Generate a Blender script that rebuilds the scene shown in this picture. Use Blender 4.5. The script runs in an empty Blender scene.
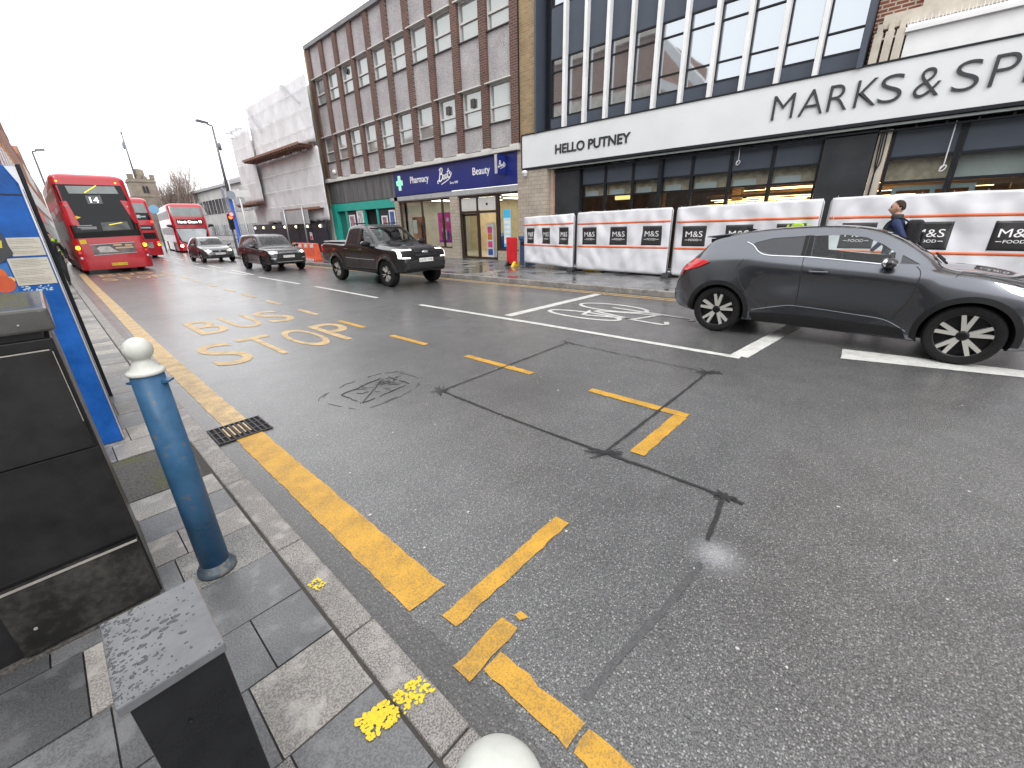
import bpy, bmesh, math, random
from mathutils import Vector, Matrix
from mathutils.bvhtree import BVHTree
from mathutils.geometry import delaunay_2d_cdt
random.seed(7)
R = math.radians
PI = math.pi
S = bpy.context.scene
COL = S.collection

# ------------------------------------------------------------------ materials
class NT:
    def __init__(s, name):
        s.m = bpy.data.materials.new(name); s.m.use_nodes = True
        s.t = s.m.node_tree; s.b = s.t.nodes['Principled BSDF']
    def n(s, typ, **kw):
        nd = s.t.nodes.new(typ)
        for k, v in kw.items():
            if k in nd.inputs: nd.inputs[k].default_value = v
            else: setattr(nd, k, v)
        return nd
    def l(s, a, b): s.t.links.new(a, b)
    def co(s):
        return s.n('ShaderNodeTexCoord').outputs['Object']
    def noise(s, scale, detail=4, vec=None, rough=.55):
        nd = s.n('ShaderNodeTexNoise'); nd.inputs['Scale'].default_value = scale
        nd.inputs['Detail'].default_value = detail; nd.inputs['Roughness'].default_value = rough
        s.l(vec if vec is not None else s.co(), nd.inputs['Vector']); return nd.outputs['Fac']
    def vor(s, scale, vec=None, feature='F1', out='Distance'):
        nd = s.n('ShaderNodeTexVoronoi'); nd.feature = feature; nd.inputs['Scale'].default_value = scale
        s.l(vec if vec is not None else s.co(), nd.inputs['Vector']); return nd.outputs[out]
    def ramp(s, fac, stops, interp='LINEAR'):
        nd = s.n('ShaderNodeValToRGB'); cr = nd.color_ramp; cr.interpolation = interp
        while len(cr.elements) < len(stops): cr.elements.new(.5)
        for e, (p, c) in zip(cr.elements, stops):
            e.position = p; e.color = (c, c, c, 1) if isinstance(c, (int, float)) else (*c, 1)
        s.l(fac, nd.inputs['Fac']); return nd.outputs['Color']
    def mix(s, a, b, fac, mode='MIX'):
        nd = s.n('ShaderNodeMix'); nd.data_type = 'RGBA'; nd.blend_type = mode
        for sock, v in ((nd.inputs[6], a), (nd.inputs[7], b), (nd.inputs[0], fac)):
            if hasattr(v, 'is_linked'): s.l(v, sock)
            elif sock == nd.inputs[0]: sock.default_value = v
            else: sock.default_value = (*v, 1) if not isinstance(v, (int, float)) else (v, v, v, 1)
        return nd.outputs[2]
    def math(s, op, a, b=0):
        nd = s.n('ShaderNodeMath'); nd.operation = op
        for i, v in enumerate((a, b)):
            if hasattr(v, 'is_linked'): s.l(v, nd.inputs[i])
            else: nd.inputs[i].default_value = v
        return nd.outputs[0]
    def bump(s, h, strength=.3, dist=.01):
        nd = s.n('ShaderNodeBump'); nd.inputs['Strength'].default_value = strength; nd.inputs['Distance'].default_value = dist
        s.l(h, nd.inputs['Height']); s.l(nd.outputs['Normal'], s.b.inputs['Normal'])
    def set(s, name, v):
        if hasattr(v, 'is_linked'): s.l(v, s.b.inputs[name])
        elif isinstance(v, tuple): s.b.inputs[name].default_value = (*v, 1)
        else: s.b.inputs[name].default_value = v

def mat(name, col, rough=.5, metal=0., spec=.5, var=.12, vs=3., bump=0., bs=40., coat=0., emit=None, es=1.):
    t = NT(name)
    if var:
        f = t.noise(vs, 5)
        lo = tuple(c * (1 - var) for c in col); hi = tuple(min(1, c * (1 + var)) for c in col)
        t.set('Base Color', t.ramp(f, ((.3, lo), (.7, hi))))
        t.set('Roughness', t.ramp(t.noise(vs * 2.3, 3), ((.3, max(.02, rough * .85)), (.7, min(1, rough * 1.15)))))
    else:
        t.set('Base Color', tuple(col)); t.set('Roughness', rough)
    t.set('Metallic', metal); t.set('Specular IOR Level', spec)
    if coat: t.set('Coat Weight', coat); t.set('Coat Roughness', .06)
    if bump: t.bump(t.noise(bs, 3), bump, .004)
    if emit: t.set('Emission Color', tuple(emit)); t.set('Emission Strength', es)
    return t.m

def glass(name, tint=(.5, .55, .56), op=.35, rough=.02, dark=(.02, .022, .025)):
    """see-through pane: part transparent, part dark body, mirror by fresnel"""
    t = NT(name)
    out = [n for n in t.t.nodes if n.type == 'OUTPUT_MATERIAL'][0]
    t.set('Base Color', dark); t.set('Roughness', rough); t.set('Specular IOR Level', .6)
    tr = t.n('ShaderNodeBsdfTransparent'); tr.inputs['Color'].default_value = (*tint, 1)
    gl = t.n('ShaderNodeBsdfGlossy'); gl.inputs['Roughness'].default_value = rough
    fr = t.n('ShaderNodeFresnel'); fr.inputs['IOR'].default_value = 1.5; geo_ = t.n('ShaderNodeNewGeometry')
    fac = t.math('MULTIPLY', fr.outputs[0], t.math('SUBTRACT', 1, geo_.outputs['Backfacing']))
    mx = t.n('ShaderNodeMixShader'); mx.inputs[0].default_value = op
    t.l(tr.outputs[0], mx.inputs[1]); t.l(t.b.outputs[0], mx.inputs[2])
    m2 = t.n('ShaderNodeMixShader')
    t.l(fac, m2.inputs[0]); t.l(mx.outputs[0], m2.inputs[1]); t.l(gl.outputs[0], m2.inputs[2])
    t.l(m2.outputs[0], out.inputs['Surface'])
    return t.m

def brick(name, c1, c2, mortar, bw=.215, bh=.075, mort=.012, rough=.85, plane='yz', var=.25):
    t = NT(name)
    sx = t.n('ShaderNodeSeparateXYZ'); t.l(t.co(), sx.inputs[0])
    cb = t.n('ShaderNodeCombineXYZ')
    a, b = {'yz': (1, 2), 'xz': (0, 2), 'xy': (0, 1)}[plane]
    t.l(sx.outputs[a], cb.inputs[0]); t.l(sx.outputs[b], cb.inputs[1])
    br = t.n('ShaderNodeTexBrick')
    br.inputs['Scale'].default_value = 1; br.inputs['Brick Width'].default_value = bw; br.inputs['Row Height'].default_value = bh
    br.inputs['Mortar Size'].default_value = mort; br.inputs['Mortar Smooth'].default_value = .2
    br.inputs['Color1'].default_value = (*c1, 1); br.inputs['Color2'].default_value = (*c2, 1); br.inputs['Mortar'].default_value = (*mortar, 1)
    t.l(cb.outputs[0], br.inputs['Vector'])
    v = t.ramp(t.noise(1.3, 6), ((.3, 1 - var), (.7, 1.0)))
    t.set('Specular IOR Level', .2); v2 = t.ramp(t.noise(30, 3), ((.3, .85), (.7, 1.0)))
    t.set('Base Color', t.mix(t.mix(br.outputs['Color'], v, 1., 'MULTIPLY'), v2, 1., 'MULTIPLY'))
    t.set('Roughness', rough)
    inv = t.math('SUBTRACT', 1, br.outputs['Fac'])
    t.bump(inv, .5, .006)
    return t.m

# ------------------------------------------------------------------ mesh builder
def smoothpts(pts, sub=6, closed=False):
    out = []; n = len(pts)
    rng = range(n if closed else n - 1)
    for i in rng:
        p0 = pts[(i - 1) % n if closed else max(i - 1, 0)]; p1 = pts[i]; p2 = pts[(i + 1) % n]; p3 = pts[(i + 2) % n if closed else min(i + 2, n - 1)]
        for k in range(sub):
            t = k / sub
            out.append(tuple(.5 * ((2 * b) + (-a + c) * t + (2 * a - 5 * b + 4 * c - d) * t * t + (-a + 3 * b - 3 * c + d) * t ** 3) for a, b, c, d in zip(p0, p1, p2, p3)))
    if not closed: out.append(tuple(pts[-1]))
    return out

class MB:
    def __init__(s): s.bm = bmesh.new()
    def face(s, pts, mi=0):
        f = s.bm.faces.new([s.bm.verts.new(p) for p in pts]); f.material_index = mi; return f
    def box(s, x0, x1, y0, y1, z0, z1, mi=0):
        if x0 > x1: x0, x1 = x1, x0
        if y0 > y1: y0, y1 = y1, y0
        if z0 > z1: z0, z1 = z1, z0
        v = [s.bm.verts.new((x, y, z)) for x in (x0, x1) for y in (y0, y1) for z in (z0, z1)]
        for q in ((0, 1, 3, 2), (4, 6, 7, 5), (0, 4, 5, 1), (2, 3, 7, 6), (0, 2, 6, 4), (1, 5, 7, 3)):
            s.bm.faces.new([v[i] for i in q]).material_index = mi
        return s
    def prism(s, pts, axis, a, b, mi=0):
        """polygon in the two other axes (cyclic order) extruded along axis from a to b"""
        def P(p, h):
            return {'x': (h, p[0], p[1]), 'y': (p[0], h, p[1]), 'z': (p[0], p[1], h)}[axis]
        lo = [s.bm.verts.new(P(p, a)) for p in pts]; hi = [s.bm.verts.new(P(p, b)) for p in pts]
        n = len(pts)
        fs = [s.bm.faces.new(lo[::-1]), s.bm.faces.new(hi)]
        for i in range(n): fs.append(s.bm.faces.new([lo[i], lo[(i + 1) % n], hi[(i + 1) % n], hi[i]]))
        for f in fs: f.material_index = mi
        return s
    def tube(s, pts, r, n=8, mi=0, cap=True):
        pts = [Vector(p) for p in pts]; rings = []
        rs = r if isinstance(r, (list, tuple)) else [r] * len(pts)
        up = Vector((0, 0, 1)); d0 = (pts[1] - pts[0]).normalized()
        if abs(d0.dot(up)) > .95: up = Vector((1, 0, 0))
        u = d0.cross(up).normalized()
        for i, p in enumerate(pts):
            d = (pts[min(i + 1, len(pts) - 1)] - pts[max(i - 1, 0)])
            d = d.normalized() if d.length > 1e-9 else d0
            u = (u - d * u.dot(d)).normalized(); v = d.cross(u)
            rings.append([s.bm.verts.new(p + (u * math.cos(2 * PI * k / n) + v * math.sin(2 * PI * k / n)) * rs[i]) for k in range(n)])
        for a, b in zip(rings, rings[1:]):
            for k in range(n):
                f = s.bm.faces.new([a[k], a[(k + 1) % n], b[(k + 1) % n], b[k]]); f.material_index = mi; f.smooth = n > 6
        if cap:
            s.bm.faces.new(rings[0][::-1]).material_index = mi; s.bm.faces.new(rings[-1]).material_index = mi
        return s
    def lathe(s, prof, c=(0, 0, 0), n=24, axis='z', mi=0, cap=True):
        """prof: list of (radius, height)"""
        rings = []
        for r, h in prof:
            ring = []
            for k in range(n):
                a = 2 * PI * k / n; x, y = r * math.cos(a), r * math.sin(a)
                p = {'z': (x, y, h), 'y': (x, h, y), 'x': (h, x, y)}[axis]
                ring.append(s.bm.verts.new((p[0] + c[0], p[1] + c[1], p[2] + c[2])))
            rings.append(ring)
        for a, b in zip(rings, rings[1:]):
            for k in range(n):
                f = s.bm.faces.new([a[k], a[(k + 1) % n], b[(k + 1) % n], b[k]]); f.material_index = mi; f.smooth = True
        if cap: s.bm.faces.new(rings[0][::-1]).material_index = mi; s.bm.faces.new(rings[-1]).material_index = mi
        return s
    def ball(s, c, r, n=16, mi=0, sc=(1, 1, 1)):
        g = bmesh.ops.create_uvsphere(s.bm, u_segments=n, v_segments=max(6, n // 2), radius=r, matrix=Matrix.Translation(c) @ Matrix.Diagonal((*sc, 1)))
        for v in g['verts']:
            for f in v.link_faces: f.smooth = True; f.material_index = mi
        return s
    def geo(s, verts, faces, mi=0, smooth=False):
        vs = [s.bm.verts.new(v) for v in verts]
        for f in faces:
            try:
                q = s.bm.faces.new([vs[i] for i in f]); q.material_index = mi; q.smooth = smooth
            except ValueError: pass
        return s
    def stroke(s, pts, w, o, r, u, th=.004):
        """flat brush stroke of width w along 2D pts, in plane (origin o, right r, up u)"""
        o, r, u = Vector(o), Vector(r), Vector(u); n = r.cross(u).normalized()
        L = []; Rr = []
        for i, p in enumerate(pts):
            a = Vector(pts[max(i - 1, 0)]); b = Vector(pts[min(i + 1, len(pts) - 1)]); d = (b - a)
            d = d.normalized() if d.length > 1e-9 else Vector((1, 0)); q = Vector((-d.y, d.x))
            ww = w[i] if isinstance(w, (list, tuple)) else w
            L.append(Vector(p) + q * ww / 2); Rr.append(Vector(p) - q * ww / 2)
        T = lambda p, h: o + r * p.x + u * p.y + n * h
        for i in range(len(pts) - 1):
            a, b, c, d = Rr[i], Rr[i + 1], L[i + 1], L[i]
            s.face([T(a, th), T(b, th), T(c, th), T(d, th)])
        return s
    def build(s, name, m=None, parent=None, smooth=None, bevel=0, seg=2, world=True, recalc=True, auto=None):
        if recalc: bmesh.ops.recalc_face_normals(s.bm, faces=s.bm.faces)
        me = bpy.data.meshes.new(name)
        if parent is not None and world:
            off = Vector((0, 0, 0)); p = parent
            while p is not None: off += Vector(p.location); p = p.parent
            for v in s.bm.verts: v.co -= off
        if smooth is not None:
            for f in s.bm.faces: f.smooth = smooth
        s.bm.to_mesh(me); s.bm.free()
        o = bpy.data.objects.new(name, me); COL.objects.link(o)
        for mm in (m if isinstance(m, (list, tuple)) else [m]):
            if mm is not None: me.materials.append(mm)
        if parent is not None: o.parent = parent
        if bevel:
            md = o.modifiers.new('bevel', 'BEVEL'); md.width = bevel; md.segments = seg; md.limit_method = 'ANGLE'; md.angle_limit = R(40)
        if auto is not None: sharp(o, auto)
        return o

def sharp(o, ang=35):
    me = o.data
    for p in me.polygons: p.use_smooth = True
    bm = bmesh.new(); bm.from_mesh(me)
    for e in bm.edges:
        if len(e.link_faces) == 2 and e.calc_face_angle(0) > R(ang): e.smooth = False
    bm.to_mesh(me); bm.free()

def tag(o, label=None, cat=None, group=None, kind=None):
    if label: o['label'] = label
    if cat: o['category'] = cat
    if group: o['group'] = group
    if kind: o['kind'] = kind
    return o
def thing(name, label, cat, loc=(0, 0, 0), group=None):
    o = bpy.data.objects.new(name, None); COL.objects.link(o); o.location = loc; o.empty_display_size = .2
    return tag(o, label, cat, group)
def copy_tree(o, parent=None):
    c = o.copy(); COL.objects.link(c)
    if parent is not None: c.parent = parent
    for ch in [x for x in o.children]: copy_tree(ch, c)
    return c
def clone(root, loc, rotz=None, label=None):
    c = copy_tree(root); c.location = loc
    if rotz is not None: c.rotation_euler = (0, 0, rotz)
    if label: c['label'] = label
    return c

def text_geo(txt, size, extrude=0., offset=0., align='LEFT', sx=1., spacing=1., shear=0., res=3):
    cu = bpy.data.curves.new('t', 'FONT'); cu.body = txt; cu.size = size; cu.extrude = extrude; cu.offset = offset
    cu.align_x = align; cu.resolution_u = res; cu.space_character = spacing; cu.shear = shear
    ob = bpy.data.objects.new('t', cu); COL.objects.link(ob)
    dg = bpy.context.evaluated_depsgraph_get(); me = ob.evaluated_get(dg).to_mesh()
    vs = [(v.co.x * sx, v.co.y, v.co.z) for v in me.vertices]; fs = [tuple(p.vertices) for p in me.polygons]
    ob.evaluated_get(dg).to_mesh_clear(); bpy.data.objects.remove(ob); bpy.data.curves.remove(cu)
    return vs, fs
def put_text(mb, txt, size, o, r, u, **kw):
    """lettering in the plane at o with right r and up u (world), facing r x u"""
    vs, fs = text_geo(txt, size, **kw); o, r, u = Vector(o), Vector(r).normalized(), Vector(u).normalized(); n = r.cross(u)
    mb.geo([o + r * v[0] + u * v[1] + n * v[2] for v in vs], fs)
    return mb
def fit_text(mb, txt, o, r, u, width, height=None, **kw):
    """scale lettering to the given width (and height)"""
    vs, fs = text_geo(txt, 1., **kw)
    x0 = min(v[0] for v in vs); x1 = max(v[0] for v in vs); y0 = min(v[1] for v in vs); y1 = max(v[1] for v in vs)
    sx = width / (x1 - x0); sy = (height / (y1 - y0)) if height else sx
    o, r, u = Vector(o), Vector(r).normalized(), Vector(u).normalized(); n = r.cross(u)
    mb.geo([o + r * (v[0] - x0) * sx + u * (v[1] - y0) * sy + n * v[2] for v in vs], fs)
    return mb
RW, UW = (0, -1, 0), (0, 0, 1)     # text direction on the far (right hand) facades, which face -X

# -------------------------------------------------------- conformal patches on a body
def bvh_of(o):
    dg = bpy.context.evaluated_depsgraph_get(); me = o.evaluated_get(dg).to_mesh()
    b = BVHTree.FromPolygons([v.co.copy() for v in me.vertices], [tuple(p.vertices) for p in me.polygons])
    o.evaluated_get(dg).to_mesh_clear(); return b
def patch_geo(bvh, poly, axis, side, off=.004, step=.06, thick=.012):
    pts = []; n = len(poly)
    for i in range(n):
        a, b = Vector(poly[i]), Vector(poly[(i + 1) % n]); k = max(1, int((b - a).length / step))
        pts += [a.lerp(b, j / k) for j in range(k)]
    nb = len(pts); edges = [(i, (i + 1) % nb) for i in range(nb)]
    x0, x1 = min(p.x for p in pts), max(p.x for p in pts); y0, y1 = min(p.y for p in pts), max(p.y for p in pts)
    def inside(p):
        c = False
        for i in range(nb):
            a, b = pts[i], pts[i - 1]
            if (a.y > p.y) != (b.y > p.y) and p.x < (b.x - a.x) * (p.y - a.y) / (b.y - a.y) + a.x: c = not c
        return c
    grid = []
    for i in range(1, int((x1 - x0) / step) + 1):
        for j in range(1, int((y1 - y0) / step) + 1):
            p = Vector((x0 + i * step, y0 + j * step))
            if p.x < x1 and p.y < y1 and inside(p) and min((p - q).length for q in pts) > step * .35: grid.append(p)
    vs, es, fs, *_ = delaunay_2d_cdt(pts + grid, edges, [list(range(nb))], 1, 1e-5)
    top = []; dirs = {'x': Vector((-side, 0, 0)), 'y': Vector((0, -side, 0)), 'z': Vector((0, 0, -side))}[axis]
    for v in vs:
        o = {'x': Vector((side * 30, v.x, v.y)), 'y': Vector((v.x, side * 30, v.y)), 'z': Vector((v.x, v.y, side * 30))}[axis]
        h = bvh.ray_cast(o, dirs)[0]
        if h is None: h = bvh.find_nearest(o + dirs * 29)[0]
        top.append(h)
    verts = [h - dirs * off for h in top] + [h + dirs * (thick - off) for h in top]
    m = len(top); faces = [tuple(f) for f in fs] + [tuple(i + m for i in reversed(f)) for f in fs]
    cnt = {}
    for f in fs:
        for i in range(len(f)):
            e = (f[i], f[(i + 1) % len(f)]); cnt[e] = cnt.get(e, 0) + 1
    for (a, b) in cnt:
        if (b, a) not in cnt: faces.append((b, a, a + m, b + m))
    return verts, faces
def patch(name, m, parent, bvh, poly, axis, side, off=.004, step=.06, thick=.012, smooth=True):
    mb = MB(); v, f = patch_geo(bvh, poly, axis, side, off, step, thick); mb.geo(v, f)
    o = mb.build(name, m, parent); sharp(o, 40); return o
def boolean(o, cut, op='DIFFERENCE'):
    md = o.modifiers.new('b', 'BOOLEAN'); md.object = cut; md.operation = op; md.solver = 'EXACT'
    try: md.material_mode = 'TRANSFER'
    except Exception: pass
    dg = bpy.context.evaluated_depsgraph_get(); me = bpy.data.meshes.new_from_object(o.evaluated_get(dg))
    old = o.data; o.modifiers.clear(); o.data = me; me.name = old.name
    cd = cut.data; bpy.data.objects.remove(cut); bpy.data.meshes.remove(cd)
SKY_MIX, SKY_L, EXPO = .7, 17., .35
# ================================================================== materials used widely
def asphalt_mat():
    t = NT('wet asphalt'); co = t.co()
    sx = t.n('ShaderNodeSeparateXYZ'); t.l(co, sx.inputs[0]); X, Y = sx.outputs[0], sx.outputs[1]
    big = t.noise(.35, 5, co); mid = t.noise(3.5, 5, co); fine = t.noise(175, 2, co); med = t.noise(55, 3, co)
    base = t.ramp(big, ((.3, (.075, .075, .076)), (.7, (.125, .125, .124))))
    base = t.mix(base, t.ramp(mid, ((.3, .75), (.75, 1.15))), 1., 'MULTIPLY')
    base = t.mix(base, t.ramp(fine, ((.36, .22), (.5, .8), (.64, 2.0))), 1., 'MULTIPLY')
    base = t.mix(base, t.ramp(med, ((.38, .62), (.62, 1.4))), 1., 'MULTIPLY')
    # pale aggregate stones
    vd = t.n('ShaderNodeTexVoronoi'); vd.inputs['Scale'].default_value = 85; t.l(co, vd.inputs['Vector'])
    sel = t.ramp(vd.outputs['Color'], ((.60, 0), (.66, 1)), 'LINEAR')
    dot = t.ramp(vd.outputs['Distance'], ((.18, 1), (.42, 0)))
    base = t.mix(base, (.40, .39, .37), t.math('MULTIPLY', t.math('MULTIPLY', sel, dot), .8))
    vd2 = t.n('ShaderNodeTexVoronoi'); vd2.inputs['Scale'].default_value = 21; t.l(co, vd2.inputs['Vector'])
    dot2 = t.math('MULTIPLY', t.ramp(vd2.outputs['Color'], ((.74, 0), (.78, 1))), t.ramp(vd2.outputs['Distance'], ((.05, 1), (.12, 0))))
    base = t.mix(base, (.55, .54, .52), t.math('MULTIPLY', dot2, .7))
    # tar-dark strip along the near channel
    ch = t.math('LESS_THAN', t.math('ADD', X, t.math('MULTIPLY', t.math('SUBTRACT', mid, .5), .12)), .69)
    base = t.mix(base, t.mix(base, (.5, .47, .45), 1., 'MULTIPLY'), t.math('MULTIPLY', ch, .9))
    # newer darker surfacing along the far channel
    k = t.math('ADD', X, t.math('MULTIPLY', Y, .036))
    fc = t.ramp(t.math('MULTIPLY', k, .1), ((.855, 0), (.865, 1)))
    base = t.mix(base, t.mix(base, .45, 1., 'MULTIPLY'), t.math('MULTIPLY', fc, .75))
    def spot(cx, cy, r0, r1, col, amt):
        vv = t.n('ShaderNodeVectorMath'); vv.operation = 'DISTANCE'; t.l(co, vv.inputs[0]); vv.inputs[1].default_value = (cx, cy, 0)
        d = t.math('ADD', vv.outputs['Value'], t.math('MULTIPLY', t.math('SUBTRACT', t.math('ADD', med, fine), 1.), r1 * 2.2))
        m = t.ramp(t.math('MULTIPLY', d, 1 / (r1 * 2)), ((r0 / (r1 * 2), amt), (.5, 0)))
        return t.mix(base, col, m)
    base = spot(1.98, .37, .01, .13, (.5, .5, .52), .55)
    base = spot(3.2, 2.6, .1, .9, (.022, .022, .023), .55)
    base = spot(2.1, 3.95, .2, .75, (.035, .034, .034), .4)
    base = spot(3.1, 5.3, .2, 1.1, (.03, .03, .032), .35)
    t.set('Base Color', base)
    wet = t.noise(.5, 4, co)
    t.set('Roughness', t.mix(t.ramp(wet, ((.35, .24), (.65, .40))), t.ramp(fine, ((.3, .9), (.7, 1.35))), 1., 'MULTIPLY'))
    t.set('Specular IOR Level', .7); t.set('Coat Weight', .75); t.set('Coat Roughness', .27)
    h = t.math('ADD', t.math('MULTIPLY', fine, .6), t.math('ADD', t.math('MULTIPLY', vd.outputs['Distance'], .8), t.math('MULTIPLY', med, .5)))
    t.bump(h, .7, .008)
    return t.m
M = {}
M['asphalt'] = asphalt_mat()
def paint_mat(name, col, wear=.35, lo=.55):
    t = NT(name); co = t.co()
    n1 = t.noise(130, 3, co); n2 = t.noise(6, 5, co)
    c = t.mix(tuple(col), tuple(x * lo for x in col), t.ramp(n2, ((.35, 0), (.7, 1))))
    pit = t.ramp(t.math('ADD', t.math('MULTIPLY', n1, .75), t.math('MULTIPLY', n2, .3)), ((.62 - wear * .25, 0), (.68 - wear * .2, 1)))
    c = t.mix(c, (.10, .085, .06), t.math('MULTIPLY', pit, wear))
    t.set('Base Color', c); t.set('Roughness', .5); t.bump(n1, .5, .005)
    return t.m
M['yellow'] = paint_mat('yellow road paint', (.60, .325, .032), .42, .80)
M['yellow_old'] = paint_mat('faded yellow road paint', (.62, .43, .20), .5, .76)
M['yellow_bright'] = paint_mat('bright yellow spray paint', (.78, .58, .02), .2, .9)
M['white_line'] = paint_mat('white road paint', (.66, .66, .63), .35, .85)
M['tar'] = mat('black tar line', (.022, .022, .023), .5, vs=60, var=.5)

def slab_mat(name, c, rough, speck=.3):
    t = NT(name); co = t.co()
    n = t.noise(1.7, 6, co); f = t.noise(160, 2, co); g = t.noise(9, 6, co)
    b = t.mix(tuple(x * .72 for x in c), tuple(min(1, x * 1.3) for x in c), t.ramp(n, ((.35, 0), (.65, 1))))
    b = t.mix(b, t.ramp(f, ((.40, 1 - speck), (.60, 1 + speck))), 1., 'MULTIPLY')
    b = t.mix(b, tuple(min(1, x * 1.7 + .03) for x in c), t.math('MULTIPLY', t.ramp(g, ((.53, 0), (.66, 1))), .55))
    t.set('Base Color', b)
    t.set('Roughness', t.ramp(n, ((.35, rough * .7), (.65, min(1, rough * 1.4)))))
    t.bump(f, .25, .003)
    return t.m
M['slab_a'] = slab_mat('wet dark granite slab', (.075, .077, .08), .26, .25)
M['slab_b'] = slab_mat('grey granite slab', (.19, .185, .175), .5, .5)
M['slab_c'] = slab_mat('worn slab', (.27, .255, .235), .6, .35)
M['slab_d'] = slab_mat('blue grey slab', (.125, .127, .13), .34, .25)
M['kerb'] = slab_mat('kerb granite', (.23, .215, .20), .6, .45)
M['joint'] = mat('mortar joint', (.055, .048, .042), .8, vs=30)

# ================================================================== ground, road, pavements
def shift(y):                        # gentle bend of the street to the right
    return (0 if y < 6 else .008 * (y - 6)) + (0 if y < 20 else .001 * (y - 20) ** 2)
def kfar(y): return 9.62 - .036 * (y - 3.6)
g = MB(); g.face([(-900, -900, -.06), (900, -900, -.06), (900, 900, -.06), (-900, 900, -.06)])
tag(g.build('ground', M['asphalt']), kind='structure')
g = MB(); g.face([(-30, -60, 0), (60, -60, 0), (60, 220, 0), (-30, 220, 0)])
tag(g.build('road', M['asphalt']), kind='structure')

PZ = .10
# near pavement bed and slabs
ys = [-6, 0, 6] + list(range(8, 66, 3))
bed = MB(); pts = [(-6, -6)] + [(.545 + shift(y) - .02, y) for y in ys] + [(-6, ys[-1])]
bed.prism(pts, 'z', .0, PZ - .012)
tag(bed.build('near_pavement_bed', M['joint']), kind='structure')
rnd = random.Random(11)
slabs = MB(); mats = [M['slab_a'], M['slab_b'], M['slab_c'], M['slab_d']]
rows = [-3.0, -2.55, -2.1, -1.65, -1.2, -.75, -.35, .05, .40, .73, 1.09, 1.42, 1.73, 2.09, 2.42, 2.68, 2.95, 3.22]
y = 3.22
while y < 62:
    y += rnd.choice((.30, .33, .42)) if y < 12 else .6
    rows.append(y)
first_w = {1.09: .32, 1.42: .22, 1.73: .42, 2.09: .36, .73: .3, 2.42: .3}
for a, b in zip(rows, rows[1:]):
    x = .393 + shift((a + b) / 2); k = 0
    while x > -5.5:
        w = first_w.get(a) if (k == 0 and a in first_w) else rnd.choice((.3, .42, .45, .6)) if a < 12 else .6
        x2 = max(x - w, -5.6)
        if not (3.22 <= a < 3.95 and x2 < .36 and x > -1.2):
            gp = .0032; jt = lambda: rnd.uniform(-.002, .002); z = PZ + rnd.uniform(-.0025, .0015)
            mi = rnd.choices((0, 1, 2, 3), (.28, .26, .20, .26))[0] if a < 2.2 else rnd.choices((0, 1, 2, 3), (.05, .2, .38, .37))[0]
            s0 = shift(a) - shift((a + b) / 2); s1 = shift(b) - shift((a + b) / 2)
            p = [(x2 + gp + s0, a + gp), (x - gp + s0, a + gp + jt()), (x - gp + s1, b - gp + jt()), (x2 + gp + s1, b - gp)]
            t0 = [(q[0], q[1], z) for q in p]; t1 = [(q[0], q[1], PZ - .011) for q in p]
            slabs.face(t0, mi)
            for i in range(4): slabs.face([t0[i], t1[i], t1[(i + 1) % 4], t0[(i + 1) % 4]], mi)
        x = x2; k += 1
tag(slabs.build('near_pavement', mats), kind='structure')
# asphalt repair with moss
t = NT('mossy asphalt patch'); co = t.co()
b_ = t.ramp(t.noise(90, 3, co), ((.3, (.035, .033, .03)), (.7, (.14, .13, .12))))
b_ = t.mix(b_, (.09, .10, .02), t.math('MULTIPLY', t.ramp(t.noise(4, 5, co), ((.5, 0), (.68, 1))), .8))
t.set('Base Color', b_); t.set('Roughness', .8); t.bump(t.noise(80, 3, co), .7, .01); M['moss'] = t.m
pm = MB(); pm.prism([(-1.2, 3.235), (.35, 3.235), (.375, 3.6), (.38, 3.94), (-.1, 3.945), (-1.2, 3.94)], 'z', .05, PZ - .003)
tag(pm.build('pavement_repair', M['moss']), kind='structure')
# near kerb, stone by stone
kb = MB(); y = -3.0; i = 0
for L in [.9, .9, .55, .62, .75, .62, .74, .9, .9] + [.91] * 60:
    a, b = y + .004, y + L - .004
    kb.prism([(.405 + shift(a), a), (.535 + shift(a), a), (.535 + shift(b), b), (.405 + shift(b), b)], 'z', -.03, PZ + rnd.uniform(-.003, .003))
    y += L
ko = kb.build('near_kerb', M['kerb'], bevel=.009)
tag(ko, kind='structure')

# far pavement
farm = NT('wet far paving'); co = farm.co()
sx = farm.n('ShaderNodeSeparateXYZ'); farm.l(co, sx.inputs[0]); cb = farm.n('ShaderNodeCombineXYZ')
farm.l(sx.outputs[1], cb.inputs[0]); farm.l(sx.outputs[0], cb.inputs[1])
br = farm.n('ShaderNodeTexBrick'); br.inputs['Scale'].default_value = 1; br.inputs['Brick Width'].default_value = .6; br.inputs['Row Height'].default_value = .45
br.inputs['Mortar Size'].default_value = .006; br.inputs['Color1'].default_value = (.16, .155, .15, 1); br.inputs['Color2'].default_value = (.10, .105, .11, 1); br.inputs['Mortar'].default_value = (.05, .045, .04, 1)
farm.l(cb.outputs[0], br.inputs['Vector'])
st = farm.noise(1.1, 5, co)
farm.set('Base Color', farm.mix(br.outputs['Color'], farm.ramp(st, ((.4, .7), (.62, 1.25))), 1., 'MULTIPLY'))
farm.set('Roughness', farm.ramp(st, ((.42, .12), (.6, .42)))); farm.bump(farm.noise(60, 2, co), .15, .002)
M['far_paving'] = farm.m
FZ = .12
ys = [-40, 0, 10, 20, 28, 32]
pts = [(kfar(y) + .14, y) for y in ys] + [(8.9, 34.5), (9.6, 36), (10.8, 36.6), (20, 36.6), (20, -40)]
fp = MB(); fp.prism(pts, 'z', -.02, FZ); tag(fp.build('far_pavement', M['far_paving']), kind='structure')
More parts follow.
